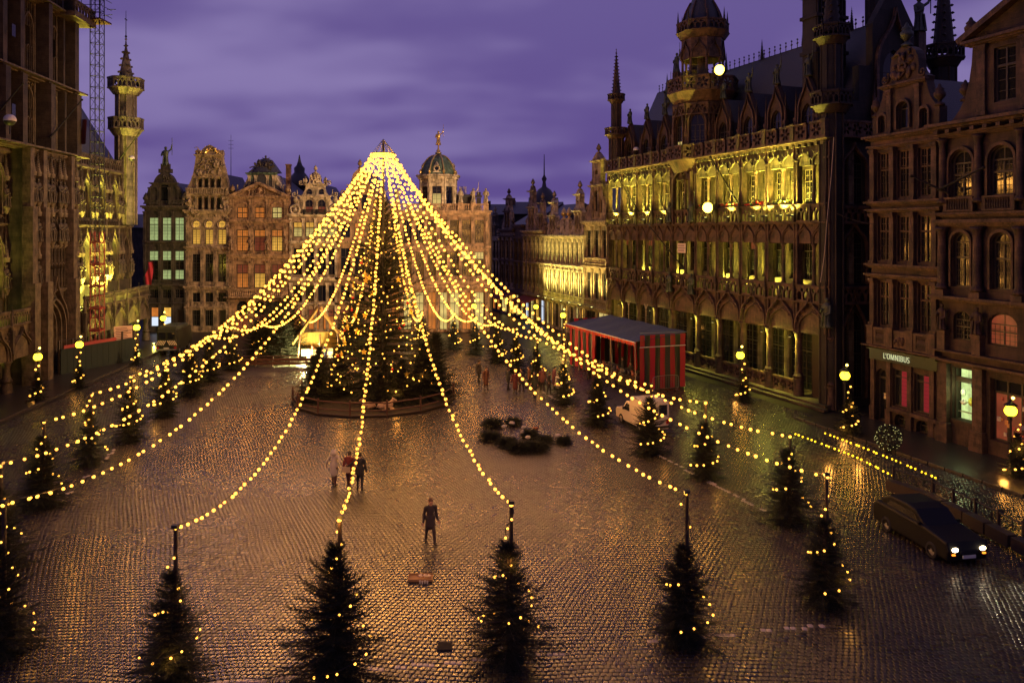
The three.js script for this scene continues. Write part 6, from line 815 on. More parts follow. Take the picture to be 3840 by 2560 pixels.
// ---------- the big tree in its ring ----------
const TREE = V(-9.45, 0, -56.4);
{
  const big = crownGeo(71, 14.2, 3.75, 36, 12, { twig: 0.62, needle: 0.17, low: 0.07, gap: 0.13 });
  const t = thing('christmas_tree', 'big dark Christmas tree under the cone of lights inside the fenced ring', 'tree', TREE);
  new MB().add(new THREE.CylinderGeometry(0.05, 0.34, 14, 10, 1), mat4(0, 7, 0)).build('trunk', barkM, t); put('branches', big.wood, barkM, t); put('crown', big.g, needleM, t);
  const star = once('star', () => { const s = new THREE.Shape(); for (let i = 0; i < 10; i++) { const a = i / 10 * Math.PI * 2 + Math.PI / 2, q = i % 2 ? 0.085 : 0.21; s[i ? 'lineTo' : 'moveTo'](Math.cos(a) * q, Math.sin(a) * q); } s.closePath(); return new THREE.ExtrudeGeometry(s, { depth: 0.05, bevelEnabled: true, bevelSize: 0.02, bevelThickness: 0.03, bevelSegments: 1 }); });
  const starM = std('yellow_star_foil', [0.85, 0.62, 0.08], { roughness: 0.35, metalness: 0.3 }), redM = std('red_bauble', [0.5, 0.02, 0.025], { roughness: 0.25 }), r = rng(33);
  const rad = (y) => 3.75 * Math.pow(1 - (y / 14.2 - 0.07) / 0.93, 0.82) * 1.02;
  for (let i = 0; i < 16; i++) { const y = 1.5 + r() * 8.5, a = 0.2 + r() * 2.7, o = thing('star_ornament', 'yellow five-pointed star hung on the big tree', 'ornament', TREE.clone().add(V(Math.cos(a) * rad(y), y, Math.sin(a) * rad(y))), Math.PI / 2 - a, 'yellow stars hung on the big tree'); put('star', star, starM, o, 0, 0, 0.1); new MB().bar(V(0, 0.3, 0.12), V(0, 0.5, 0.1), 0.01, 4).build('hook', MAT.iron, o); }
  for (let i = 0; i < 10; i++) { const y = 1.8 + r() * 9, a = 0.2 + r() * 2.7, o = thing('red_ornament', 'red bauble hung on the big tree', 'ornament', TREE.clone().add(V(Math.cos(a) * rad(y), y, Math.sin(a) * rad(y))), 0, 'red baubles hung on the big tree'); put('ball', once('baub', () => new THREE.SphereGeometry(0.1, 12, 8)), redM, o); new MB().add(new THREE.CylinderGeometry(0.05, 0.05, 0.07, 8), mat4(0, 0.11, 0)).bar(V(0, 0.12, 0), V(0, 0.3, 0), 0.01, 4).build('hook', MAT.gilt, o); }
  for (let g = 0; g < 13; g++) { // swagged garlands
    const y = 2.0 + g * 0.9, pts = [], a0 = g * 1.1, n = 6 + (g < 5 ? 2 : 0); for (let j = 0; j <= n * 6; j++) { const a = a0 + j / (n * 6) * Math.PI * 2, sw = Math.abs(Math.sin(j / 6 * Math.PI)), yy = y - sw * 0.75 - j / (n * 6) * 0.4; pts.push(TREE.clone().add(V(Math.cos(a) * (rad(yy) + 0.12), yy, Math.sin(a) * (rad(yy) + 0.12)))); }
    stringOf('garland', `swag of small bulbs round the big tree, ${g < 11 ? ORD[g] : ['twelfth', 'topmost'][g - 11]} tier from the ground`, pts, 0.72 - g * 0.012, TINY, smallBulbM, 'swags of small bulbs on the big tree', { every: 14, k: 0.34, skip: 0.1 });
  }
  // ring: earth, log kerb, post and rail fence
  const ring = thing('ring_fence', 'low reddish post and rail fence round the big tree', 'fence', V(-9.9, 0, -55.7)), R = 5.7, N = 15;
  for (let i = 0; i < N; i++) { const a = i / N * Math.PI * 2, b = (i + 1) / N * Math.PI * 2, A = V(Math.cos(a) * R, 0, Math.sin(a) * R), B = V(Math.cos(b) * R, 0, Math.sin(b) * R); new MB().add(new THREE.CylinderGeometry(0.065, 0.075, 1.1, 7, 1), mat4(A.x, 0.55, A.z)).build('post', MAT.wood, ring); for (const y of [0.42, 0.92]) { const o = (i % 3 - 1) * 0.03; new MB().bar(A.clone().setY(y + o), B.clone().setY(y - o), 0.05, 6).build('rail', MAT.wood, ring); } const q = new MB(); q.bar(A.clone().setY(0.09), B.clone().setY(0.09), 0.09, 7); q.build('log', MAT.darkWood, ring); }
  const bed = thing('earth_bed', 'dark bed of earth and fir litter inside the ring fence', 'bed', V(-9.9, 0.02, -55.7)); { const g = new THREE.CircleGeometry(5.65, 48, 0, Math.PI * 2), b = new THREE.CylinderGeometry(5.56, 5.6, 0.12, 48, 1); new MB().add(b, mat4(0, 0.06, 0)).build('earth', std('dark_earth', [0.011, 0.008, 0.006], { roughness: 1, bumpMap: rep(grain, 1), bumpScale: 0.06 }), bed); }
  [[-3.9, 1.4, 0.95, 1.35, 'at the front left of the ring'], [-2.7, -0.6, 1.05, 1.3, 'half behind the front left one in the ring'], [3.6, 0.9, 1.2, 1.25, 'at the right side of the ring'], [2.3, 2.2, 0.9, 1.3, 'at the front right of the ring'], [-4.4, -1.5, 1.0, 1.2, 'at the far left edge of the ring'], [4.3, -1.2, 1.3, 1.15, 'at the back right edge of the ring'], [1.0, 3.4, 0.7, 1.4, 'nearest the camera inside the ring']].forEach(([x, z, s, w, where], i) => spruce('ring_spruce', `bushy dark spruce ${where} fence`, V(-9.9 + x, 0.1, -55.7 + z), i, s, 'bushy spruces at the foot of the big tree', { wide: w, turn: i, m: needleM2 }));
}
// ---------- street lamps with a small lit spruce at the foot ----------
const lampGlass = glow('lamp_globe', [9, 6.0, 0.18], 1), lampGlass2 = glow('lamp_globe_small', [9, 6.5, 1], 1);
const lampGeo = { post: once('lpost', () => geoOf((b) => b.add(lathe([[0, 0], [0.2, 0], [0.2, 0.25], [0.12, 0.35], [0.1, 0.8], [0.065, 0.95], [0.05, 2.7], [0.09, 2.75], [0.06, 2.85], [0.1, 2.95], [0, 2.96]], 10)))), head: once('lhead', () => geoOf((b) => { b.add(new THREE.CylinderGeometry(0.27, 0.17, 0.05, 6), mat4(0, 0.0, 0)); for (let k = 0; k < 6; k++) { const a = k * Math.PI / 3; b.bar(V(Math.cos(a) * 0.17, 0, Math.sin(a) * 0.17), V(Math.cos(a) * 0.27, 0.5, Math.sin(a) * 0.27), 0.014, 4); } b.add(new THREE.CylinderGeometry(0.06, 0.33, 0.2, 6), mat4(0, 0.62, 0)).add(new THREE.SphereGeometry(0.06, 8, 6), mat4(0, 0.77, 0)); })) };
function streetLamp(label, u, v, vb, o = {}) {
  const d = gd(vb), p = at(u, v, d), H = p.y, t = thing('street_lamp', label, 'street lamp', V(p.x, 0, -d), 0, 'street lamps round the square'); t.updateMatrixWorld();
  const post = put('post', lampGeo.post, MAT.iron, t); post.scale.set(1, (H - 0.25) / 2.95, 1); put('lantern', lampGeo.head, MAT.iron, t, 0, H - 0.25, 0); put('globe', once('lglobe', () => new THREE.IcosahedronGeometry(0.28, 2)), lampGlass, t, 0, H, 0);
  if (!o.bare) put('finial_bulb', SMALL, lampGlass2, t, 0.12, H + 0.62, 0);
  lamp(V(p.x, H, -d), lampY, 46 * (o.k ?? 1), 9);
  if (o.tree !== 0) { const s = o.tree ?? 0.72; spruce('lamp_spruce', o.treeLabel, V(p.x + 0.15, 0, -d + 0.3), (u | 0) % 3, s, 'small spruces tied to the lamp posts', { wide: 0.95, m: needleM2 }); const w = []; for (let j = 0; j <= 18; j++) { const q = j / 18, y = mix(H - 0.5, 0.35, q), R = y > 2.9 * s ? 0.12 : (3.3 * s - y) / 3.3 * 0.95 + 0.1; w.push(V(p.x + 0.12 + Math.cos(q * 17) * R, y, -d + 0.28 + Math.sin(q * 17) * R)); } stringOf('lamp_tree_lights', o.lightLabel, w, 0.42, SMALL, smallBulbM, 'short strings of bulbs round the lamp post spruces', { every: 8, skip: 0.15, k: 0.4 }); }
}
for (const [where, u, v, vb, o] of [['on the left pavement, nearest the camera', 140, 1338, 1505, { tree: 0.62, k: 1.5 }], ['before the town hall tower', 296, 1292, 1452, { tree: 0.55, k: 1.5 }], ['beside the striped notice board', 511, 1228, 1365, { tree: 0.5, k: 1.3 }], ['before the soot-dark house', 611, 1193, 1315, { tree: 0.45, k: 0.6 }], ['before the palace arcade', 2777, 1332, 1500, { tree: 0.62, k: 1.6 }], ['at the near corner of the palace', 3170, 1408, 1628, { tree: 0.7, k: 1.2 }], ['before the shop windows of the guild house', 3792, 1540, 1790, { tree: 0.66, k: 1 }], ['before the domed corner house', 1777, 1148, 1260, { tree: 0, k: 2.5 }], ['at the far end of the striped stall', 2112, 1182, 1312, { tree: 0.5, k: 3.5 }], ['outside the lit shops of the street', 2010, 1150, 1235, { tree: 0, k: 2.5, bare: 1 }]])
  streetLamp(`street lamp glowing yellow ${where}`, u, v, vb, { ...o, treeLabel: `small spruce at the foot of the lamp ${where}`, lightLabel: `bulbs round the small spruce at the lamp ${where}` });
// the two big floodlights that stare across the square
for (const [label, u, v, d, to, k, wide] of [['big yellow floodlight on the palace tower balcony', 2700, 262, 64.8, V(-38, 12, -74), 0.9, 0.4], ['big yellow floodlight on the palace gallery parapet below the tower', 2656, 778, 63.0, V(-24, 8, -93), 0.95, 0.6]]) {
  const p = at(u, v, d), t = thing('floodlight', label, 'floodlight', p, -0.9); new MB().add(new THREE.CylinderGeometry(0.46, 0.3, 0.5, 14, 1), mat4(0, 0, -0.3, Math.PI / 2)).cbox(0, -0.65, -0.25, 0.1, 0.65, 0.1).build('housing', MAT.iron, t); put('lens', once('flens', () => new THREE.SphereGeometry(0.42, 14, 10)), glow('floodlight_lens', [14, 9, 0.8], 1), t, 0, 0, 0.02);
  flood(p.clone().add(to.clone().sub(p).normalize().multiplyScalar(0.6)), to, [1, 0.62, 0.3], 9500 * k, wide, 0.9, 12);
}
// ---------- people ----------
function blob(bones, half, centre, N, k = 0.03) {          // smooth union of tapered capsules, meshed; colour by nearest bone
  const mc = new MarchingCubes(N, MAT.glass, false, false, 400000), cell = 2 * half / N, f = new Float32Array(N * N * N).fill(1), own = new Uint8Array(N * N * N), best = new Float32Array(N * N * N).fill(9);
  for (const { a, b, ra, rb, c, s } of bones) {
    const R = Math.max(ra, rb) + 0.1, lo = [0, 1, 2].map((i) => Math.max(0, Math.floor((Math.min(a[i], b[i]) - R - centre[i] + half) / cell))), hi = [0, 1, 2].map((i) => Math.min(N - 1, Math.ceil((Math.max(a[i], b[i]) + R - centre[i] + half) / cell)));
    const d = [b[0] - a[0], b[1] - a[1], b[2] - a[2]], L2 = d[0] * d[0] + d[1] * d[1] + d[2] * d[2] || 1e-9, sz = s ?? 1;
    for (let z = lo[2]; z <= hi[2]; z++) for (let y = lo[1]; y <= hi[1]; y++) for (let x = lo[0]; x <= hi[0]; x++) {
      const p = [(x - N / 2) * cell + centre[0] - a[0], (y - N / 2) * cell + centre[1] - a[1], (z - N / 2) * cell + centre[2] - a[2]], t = clamp((p[0] * d[0] + p[1] * d[1] + p[2] * d[2]) / L2);
      const q = [p[0] - d[0] * t, p[1] - d[1] * t, (p[2] - d[2] * t) / sz], D = Math.sqrt(q[0] * q[0] + q[1] * q[1] + q[2] * q[2]) - mix(ra, rb, t), i = x + y * N + z * N * N;
      if (D < best[i]) { best[i] = D; own[i] = c; } const h = clamp(0.5 + 0.5 * (f[i] - D) / k); f[i] = mix(f[i], D, h) - k * h * (1 - h);
    }
  }
  for (let i = 0; i < f.length; i++) mc.field[i] = -f[i];
  mc.isolation = 0; mc.update();
  const n = mc.count, pos = new Float32Array(n * 3), nor = new Float32Array(n * 3), ids = new Uint8Array(n);
  for (let i = 0; i < n; i++) { const o = i * 3; for (let j = 0; j < 3; j++) { pos[o + j] = mc.positionArray[o + j] * half + centre[j]; nor[o + j] = mc.normalArray[o + j]; } const g = [0, 1, 2].map((j) => clamp(Math.round((pos[o + j] - centre[j]) / cell + N / 2), 0, N - 1)); ids[i] = own[g[0] + g[1] * N + g[2] * N * N]; }
  return { pos, nor, ids };
}
const bone = (a, b, ra, rb, c, s) => ({ a, b, ra, rb, c, s });
const headPart = () => once('head', () => blob([bone([0, 0.02, -0.012], [0, 0.03, -0.012], 0.088, 0.088, 1, 1.12), bone([0, -0.05, 0.025], [0, -0.075, 0.04], 0.062, 0.042, 0, 1), bone([0, -0.01, 0.092], [0, -0.032, 0.108], 0.012, 0.017, 0), bone([-0.03, -0.064, 0.078], [0.03, -0.064, 0.078], 0.011, 0.011, 4), bone([-0.034, 0.012, 0.082], [-0.034, 0.012, 0.084], 0.013, 0.013, 5), bone([0.034, 0.012, 0.082], [0.034, 0.012, 0.084], 0.013, 0.013, 5), bone([-0.02, 0.0, 0.07], [0.02, 0.0, 0.07], 0.042, 0.042, 0), bone([-0.04, -0.03, 0.06], [0.04, -0.03, 0.06], 0.035, 0.035, 0), bone([-0.09, -0.01, -0.005], [-0.092, 0.02, -0.012], 0.014, 0.018, 0), bone([0.09, -0.01, -0.005], [0.092, 0.02, -0.012], 0.014, 0.018, 0), bone([0, 0.045, -0.035], [0, 0.0, -0.06], 0.09, 0.075, 1), bone([0, -0.12, -0.01], [0, -0.05, 0], 0.052, 0.055, 0)], 0.17, [0, -0.01, 0], 64, 0.014));
const handPart = () => once('hand', () => { const B = [bone([0, -0.01, 0], [0, -0.075, 0.004], 0.026, 0.03, 0, 0.55), bone([-0.02, -0.02, 0], [-0.024, -0.08, 0], 0.016, 0.014, 0), bone([0.02, -0.02, 0], [0.026, -0.08, 0], 0.016, 0.014, 0)]; [[-0.03, 0.062], [-0.01, 0.074], [0.01, 0.07], [0.029, 0.055]].forEach(([x, l]) => { B.push(bone([x, -0.08, 0], [x * 1.1, -0.08 - l * 0.5, 0.012], 0.0095, 0.009, 0), bone([x * 1.1, -0.08 - l * 0.5, 0.012], [x * 1.1, -0.08 - l * 0.9, 0.034], 0.009, 0.0075, 0)); }); B.push(bone([-0.026, -0.03, 0.006], [-0.052, -0.066, 0.022], 0.0125, 0.0105, 0), bone([-0.052, -0.066, 0.022], [-0.05, -0.092, 0.036], 0.0105, 0.0085, 0)); return blob(B, 0.12, [0, -0.07, 0], 60, 0.007); });
function personGeo(o) {                                    // colours: 0 skin, 1 hair, 2 coat, 3 trousers, 4 lips, 5 eyes, 6 shoes
  const st = o.step ?? 0.1, lean = o.lean ?? 0, coat = o.coat ?? 0.78, hw = o.wide ?? 1, B = [];
  const hip = [0, 0.93, 0], chest = [0, 1.3, 0.02 + lean], neck = [0, 1.47, 0.03 + lean * 1.2], head = [0, 1.62, 0.06 + lean * 1.3];
  B.push(bone([0, 0.98, 0], chest, 0.135 * hw, 0.15 * hw, 2, 0.78), bone(chest, neck, 0.12, 0.065, 2, 0.85), bone([-0.15, 1.4, 0.02 + lean], [0.15, 1.4, 0.02 + lean], 0.075, 0.075, 2), bone([-0.075, 0.98, 0], [0.075, 0.98, 0], 0.125 * hw, 0.125 * hw, 2, 0.9), bone(neck, [0, 1.53, 0.04 + lean * 1.2], 0.058, 0.05, 0));
  if (coat < 0.9) B.push(bone([0, 1.0, 0], [0, coat, 0.0], 0.16 * hw, 0.19 * hw, 2, 0.82));
  if (o.hood) B.push(bone([0, 1.62, 0.02 + lean], [0, 1.56, -0.02 + lean], 0.135, 0.15, 2));
  [-1, 1].forEach((s, i) => {
    const dz = s * st, knee = [s * 0.1, 0.5, dz * 0.55 + 0.03], foot = [s * 0.105, 0.075, dz], toe = [s * 0.12, 0.045, dz + 0.16];
    B.push(bone([s * 0.09, 0.9, 0], knee, 0.095, 0.062, 3), bone(knee, foot, 0.063, 0.045, 3), bone([s * 0.105, 0.06, dz - 0.03], toe, 0.045, 0.038, 6));
    const arm = (o.arms ?? [[0.16, 0.05], [0.16, 0.05]])[i], sh = [s * 0.2, 1.39, 0.02 + lean], el = [sh[0] + s * Math.sin(arm[0]) * 0.29, sh[1] - Math.cos(arm[0]) * 0.29, sh[2] + (arm[2] ?? -0.04)], wr = [el[0] + s * Math.sin(arm[0] + arm[1]) * 0.25, el[1] - Math.cos(arm[0] + arm[1]) * 0.25, el[2] + (arm[3] ?? 0.08)];
    B.push(bone(sh, el, 0.063, 0.05, 2), bone(el, wr, 0.052, 0.038, 2)); o['hand' + i] = [wr, el];
  });
  const parts = [{ g: blob(B, 0.92, [0, 0.86, 0.02], o.N ?? 96, 0.045) }];
  parts.push({ g: headPart(), m: mat4(...head, o.nod ?? 0.1, o.look ?? 0, 0) });
  for (const i of [0, 1]) { const [wr, el] = o['hand' + i], d = V(...wr).sub(V(...el)).normalize(); parts.push({ g: handPart(), m: new THREE.Matrix4().compose(V(...wr), new THREE.Quaternion().setFromUnitVectors(V(0, -1, 0), d), V(i ? -1 : 1, 1, 1)), flip: i }); }
  const P = [], Nn = [], I = [];
  for (const { g, m, flip } of parts) { const n3 = m && new THREE.Matrix3().getNormalMatrix(m), n = g.ids.length; for (let j = 0; j < n; j++) { const i = flip ? j - (j % 3) + (2 - (j % 3)) : j, p = V(g.pos[i * 3], g.pos[i * 3 + 1], g.pos[i * 3 + 2]), q = V(g.nor[i * 3], g.nor[i * 3 + 1], g.nor[i * 3 + 2]); if (m) { p.applyMatrix4(m); q.applyMatrix3(n3).normalize(); } P.push(p.x, p.y, p.z); Nn.push(q.x, q.y, q.z); I.push(g.ids[i]); } }
  return { P: new Float32Array(P), Nn: new Float32Array(Nn), I };
}
const bodyM = std('cloth_and_skin', [1, 1, 1], { vertexColors: true, roughness: 0.8 });
const POSE = { stand: {}, walk: { step: 0.2, coat: 0.85 }, long: { coat: 0.5, step: 0.05 }, talk: { arms: [[0.25, 0.9, 0, 0.18], [0.15, 0.05]], look: 0.4 }, hood: { hood: 1, coat: 0.6, step: 0.05 }, point: { step: 0.12, arms: [[0.15, 0.05], [0.85, 0.1, 0.05, 0.05]], coat: 0.8 }, spread: { hood: 1, coat: 0.62, arms: [[0.55, -0.25], [0.55, -0.25]] }, stroll: { step: 0.24, coat: 0.7, nod: 0.2 } };
function person(label, pos, turn, pose, coat, legs, o = {}) {
  const g = once('body' + pose, () => personGeo({ ...POSE[pose] })), cols = [[0.42, 0.25, 0.17], o.hair ?? [0.03, 0.02, 0.015], coat, legs, [0.3, 0.09, 0.07], [0.05, 0.04, 0.04], [0.02, 0.017, 0.015]];
  const geo = new THREE.BufferGeometry(), c = new Float32Array(g.I.length * 3); g.I.forEach((k, i) => { c[i * 3] = cols[k][0]; c[i * 3 + 1] = cols[k][1]; c[i * 3 + 2] = cols[k][2]; });
  geo.setAttribute('position', new THREE.BufferAttribute(g.P, 3)); geo.setAttribute('normal', new THREE.BufferAttribute(g.Nn, 3)); geo.setAttribute('color', new THREE.BufferAttribute(c, 3));
  const t = thing('person', label, 'person', pos, turn, o.group); put('body', geo, bodyM, t).castShadow = true; if (o.s) t.scale.setScalar(o.s);
  if (o.scarf) new MB().add(new THREE.TorusGeometry(0.085, 0.032, 7, 14), mat4(0, 1.48, 0.03, Math.PI / 2.2)).build('scarf', std('scarf_wool', o.scarf), t);
  return t;
}
{
  const on = (u, v) => { const p = onGround(u, v); p.y = 0.005; return p; };
  const man = person('man in a dark jacket walking with one arm held out to the side', on(1349, 1838), 3.3, 'point', [0.016, 0.016, 0.02], [0.018, 0.016, 0.02]);
  new MB().add(new THREE.BoxGeometry(0.34, 0.26, 0.12), mat4(0.62, 0.95, 0.1)).tube([V(0.53, 1.08, 0.1), V(0.62, 1.2, 0.1), V(0.71, 1.08, 0.1)], 0.012, 5).build('paper_bag', std('pale_paper_bag', [0.4, 0.32, 0.22]), man);
  person('person in dark red jacket walking close beside the man with outstretched arm', on(1308, 1832), 3.0, 'walk', [0.13, 0.02, 0.02], [0.05, 0.015, 0.02], { scarf: [0.2, 0.04, 0.03] });
  person('person in a pale hooded cape with both arms spread, left of the pair', on(1252, 1822), 2.9, 'spread', [0.42, 0.38, 0.34], [0.06, 0.02, 0.02]);
  person('lone dark-clad person strolling across the middle of the cobbles', on(1613, 2036), 0.4, 'stroll', [0.035, 0.026, 0.03], [0.04, 0.028, 0.026], { hair: [0.08, 0.035, 0.02] });
  const coats = [[0.02, 0.02, 0.025], [0.07, 0.012, 0.016], [0.03, 0.03, 0.05], [0.12, 0.05, 0.03], [0.02, 0.025, 0.02], [0.16, 0.06, 0.05], [0.025, 0.02, 0.02], [0.1, 0.03, 0.05]], names = ['black coat', 'dark red coat', 'navy jacket', 'brown coat', 'dark green jacket', 'rust jacket', 'black jacket', 'plum coat'], ps = ['stand', 'long', 'talk', 'walk', 'hood', 'stand', 'talk', 'long'];
  [[1905, 1462], [1932, 1478], [1957, 1470], [1985, 1455], [2007, 1482], [2034, 1466], [2058, 1480], [2078, 1460]].forEach(([u, v], i) => person(`person in ${names[i]}, ${ORD[i]} from the left of the group near the stall`, on(u, v), 2 + i * 0.9, ps[i], coats[i], [0.025, 0.022, 0.025], { group: 'people gathered on the cobbles before the striped stall', s: 0.97 + (i % 3) * 0.03 }));
  person('person in a white shirt at the near end of the group by the stall', on(2096, 1486), 3.4, 'talk', [0.6, 0.55, 0.5], [0.02, 0.02, 0.03]);
  person('person in reddish coat standing apart between the big tree and the group', on(1822, 1462), 0.6, 'long', [0.11, 0.045, 0.03], [0.06, 0.03, 0.025]);
  person('person in dark coat by the mast side of the big tree ring', on(1795, 1432), 2.4, 'stand', [0.03, 0.025, 0.03], [0.02, 0.02, 0.02]);
}
// ---------- the striped market stall ----------
{
  const Fx = 9.55, Fd = 58, ang = along([5.2, -69.8], [Fx, -Fd]), L = Math.hypot(Fx - 5.2, 69.8 - Fd), D = 4.0;
  const t = thing('market_stall', 'long market stall of red and dark striped canvas with a blue-grey roof', 'stall', [5.2, 0, -69.8], ang);
  const red = std('red_canvas', [0.36, 0.006, 0.028], { roughness: 0.5, side: THREE.DoubleSide }), dk = std('dark_canvas', [0.022, 0.028, 0.026], { roughness: 0.3, side: THREE.DoubleSide }), roofM = std('bluegrey_tarpaulin', [0.04, 0.06, 0.11], { roughness: 0.6, bumpMap: rep(grain, 0.4), bumpScale: 0.05 });
  const strips = (x0, x1, z, y0, y1, n, skip, axis) => { for (let i = 0; i < n; i++) { const a = mix(x0, x1, i / n), b = mix(x0, x1, (i + 1) / n), g = new THREE.PlaneGeometry(b - a - 0.012, y1 - y0, 3, 10), p = g.attributes.position; for (let j = 0; j < p.count; j++) p.setZ(j, 0.03 * Math.sin(p.getX(j) * 7 + i * 2) + 0.025 * Math.sin(p.getY(j) * 2.3 + i)); g.computeVertexNormals(); const o = new MB().add(g).build('canvas_strip', i % 2 === skip ? red : dk, t); o.position.set(axis ? z : (a + b) / 2, (y0 + y1) / 2, axis ? (a + b) / 2 : z); if (axis) o.rotation.y = Math.PI / 2; } };
  strips(0.05, 5.1, 0, 0.1, 3.75, 9, 0); strips(0.05, L - 0.05, -D, 0.1, 4.3, 22, 0); strips(-D, -0.02, L, 0.15, 3.35, 9, 0, true); strips(-D, -0.02, L + 0.02, 3.32, 4.25, 9, 0, true); strips(-D, -0.02, 0, 0.1, 4.2, 9, 1, true);
  { const g = extruded(poly([[0.35, 3.72], [0.35, 3.8], [-D - 0.2, 4.95], [-D - 0.2, 4.87]]), L + 0.3, 0); g.rotateY(Math.PI / 2); g.scale(1, 1, -1); new MB().add(geoOf((b) => { const n = 24; for (let i = 0; i < n; i++) for (let j = 0; j < 3; j++) { const x0 = -0.1 + i * (L + 0.2) / n, x1 = -0.1 + (i + 1) * (L + 0.2) / n, z0 = 0.35 - j * (D + 0.5) / 3, z1 = 0.35 - (j + 1) * (D + 0.5) / 3, h = (x, z) => 3.78 + (0.35 - z) * 0.13 + 0.07 * Math.sin(x * 2.1 + z) * Math.sin(z * 1.4); const q = [[x0, z0], [x1, z0], [x1, z1], [x0, z1]].map(([x, z]) => V(x, h(x, z), z)); const tri = new THREE.BufferGeometry().setFromPoints([q[0], q[1], q[2], q[0], q[2], q[3]]); tri.computeVertexNormals(); b.add(tri); } })).build('roof', roofM, t).material.side = THREE.DoubleSide; }
  for (let i = 0; i < 34; i++) { const x = 0.0 + i * L / 34, g = new THREE.CircleGeometry(L / 68, 8, Math.PI, Math.PI); new MB().add(g).add(new THREE.PlaneGeometry(L / 34, 0.12), mat4(0, 0.06, 0)).build('valance_scallop', i % 2 ? red : std('orange_red_canvas', [0.5, 0.05, 0.015], { side: THREE.DoubleSide }), t).position.set(x + L / 68, 3.62, 0.37); }
  const fr = MAT.steel; new MB().bar(V(-0.1, 3.74, 0.38), V(L + 0.1, 3.74, 0.38), 0.035).build('front_rail', std('white_tube', [0.7, 0.68, 0.62], { roughness: 0.4 }), t); new MB().bar(V(L + 0.06, 3.34, 0), V(L + 0.06, 3.34, -D), 0.035).build('end_rail', std('white_tube', [0.7, 0.68, 0.62], { roughness: 0.4 }), t); new MB().bar(V(L + 0.1, 4.42, 0.0), V(L + 0.1, 4.36, -D - 0.1), 0.025).build('top_rail', fr, t);
  for (const x of [0, 2.6, 5.2, 8.7, L]) new MB().bar(V(x, 0, 0.3), V(x, 3.76, 0.36), 0.035).build('pole', MAT.paleFrame, t); for (const x of [1.5, 4.5]) { const b = new MB(); b.bar(V(x + 2, 4.3, -D - 0.1), V(x + 2, 5.9, -D - 0.1), 0.03).bar(V(x + 2, 5.5, -D - 0.1), V(x + 2.3, 5.95, -D - 0.1), 0.03).bar(V(x + 2, 5.5, -D - 0.1), V(x + 1.7, 5.95, -D - 0.1), 0.03); b.build('roof_bracket', MAT.paleFrame, t); }
  new MB().box(5.3, 0.05, -0.6, L - 0.2, 1.0, 0.1).build('counter', MAT.darkWood, t);
  t.updateMatrixWorld(true);
  const r = rng(61); for (let i = 0; i < 22; i++) { const w = t.localToWorld(V(5.6 + (i % 11) * 0.6, 1.0, -0.25 + 0.22 * (i > 10)), new THREE.Vector3()), k = i % 4, o = thing('stall_goods', `${['dark jar', 'rust-coloured pot', 'cream box', 'black kettle'][k]} on the stall counter`, 'goods', w, ang + r() * 3, `${['dark jars', 'rust pots', 'cream boxes', 'black kettles'][k]} on the stall counter`); const m = std('goods_glaze', [[0.03, 0.025, 0.03], [0.2, 0.06, 0.03], [0.4, 0.33, 0.22], [0.02, 0.02, 0.02]][k], { roughness: 0.4 }); new MB().add(k === 2 ? new RoundedBoxGeometry(0.26, 0.2, 0.2, 1, 0.02).translate(0, 0.1, 0) : lathe([[0, 0], [0.1, 0], [0.15, 0.12], [0.13, 0.24], [0.07, 0.29], [0.09, 0.33], [0, 0.34]], 12)).build('pot', m, o); new MB().add(k === 2 ? new THREE.BoxGeometry(0.28, 0.03, 0.22) : new THREE.SphereGeometry(0.035, 8, 6), mat4(0, k === 2 ? 0.21 : 0.36, 0)).build('lid', m, o); }
  const cc = [[0.02, 0.018, 0.02], [0.05, 0.02, 0.02], [0.03, 0.03, 0.035], [0.09, 0.05, 0.035], [0.025, 0.02, 0.03]]; for (let i = 0; i < 9; i++) { const w = t.localToWorld(V(5.7 + i * 0.75, 0, 0.75 + (i % 2) * 0.5 - (i % 3 === 2 ? 2.3 : 0)), new THREE.Vector3()); person(`person crowding at the stall counter, ${ORD[i]} from its far end`, w, ang + Math.PI + (i % 3 === 2 ? Math.PI : 0) + (r() - 0.5), ['stand', 'talk', 'long', 'hood'][i % 4], cc[i % 5], [0.02, 0.02, 0.022], { group: 'people at the open front of the striped stall' }); }
  lamp(t.localToWorld(V(8, 3.5, -1.6), new THREE.Vector3()), [1, 0.4, 0.15], 0.8, 4); new MB().add(new THREE.SphereGeometry(0.09, 8, 6), mat4(8, 3.5, -1.6)).build('bulb', smallBulbM, t);
  const bar = thing('crowd_barrier', 'grey steel crowd barrier leaning by the striped stall end', 'barrier', t.localToWorld(V(L + 0.35, 0, -1.0), new THREE.Vector3()), ang + Math.PI / 2 + 0.02), b = new MB(); b.tube([V(0, 0.15, 0), V(0, 1.05, 0), V(0.1, 1.12, 0), V(2.1, 1.12, 0), V(2.2, 1.05, 0), V(2.2, 0.15, 0)], 0.022, 6, 40).build('frame', MAT.steel, bar); for (let i = 1; i < 15; i++) new MB().bar(V(i * 2.2 / 15, 0.2, 0), V(i * 2.2 / 15, 1.1, 0), 0.008, 4).build('upright', MAT.steel, bar); for (const x of [0.1, 2.1]) new MB().bar(V(x, 0.02, -0.25), V(x, 0.02, 0.25), 0.02, 5).bar(V(x, 0.02, 0), V(x, 0.2, 0), 0.02, 5).build('foot', MAT.steel, bar); new MB().bar(V(0, 0.2, 0), V(2.2, 0.2, 0), 0.015, 5).build('lower_rail', MAT.steel, bar);
}
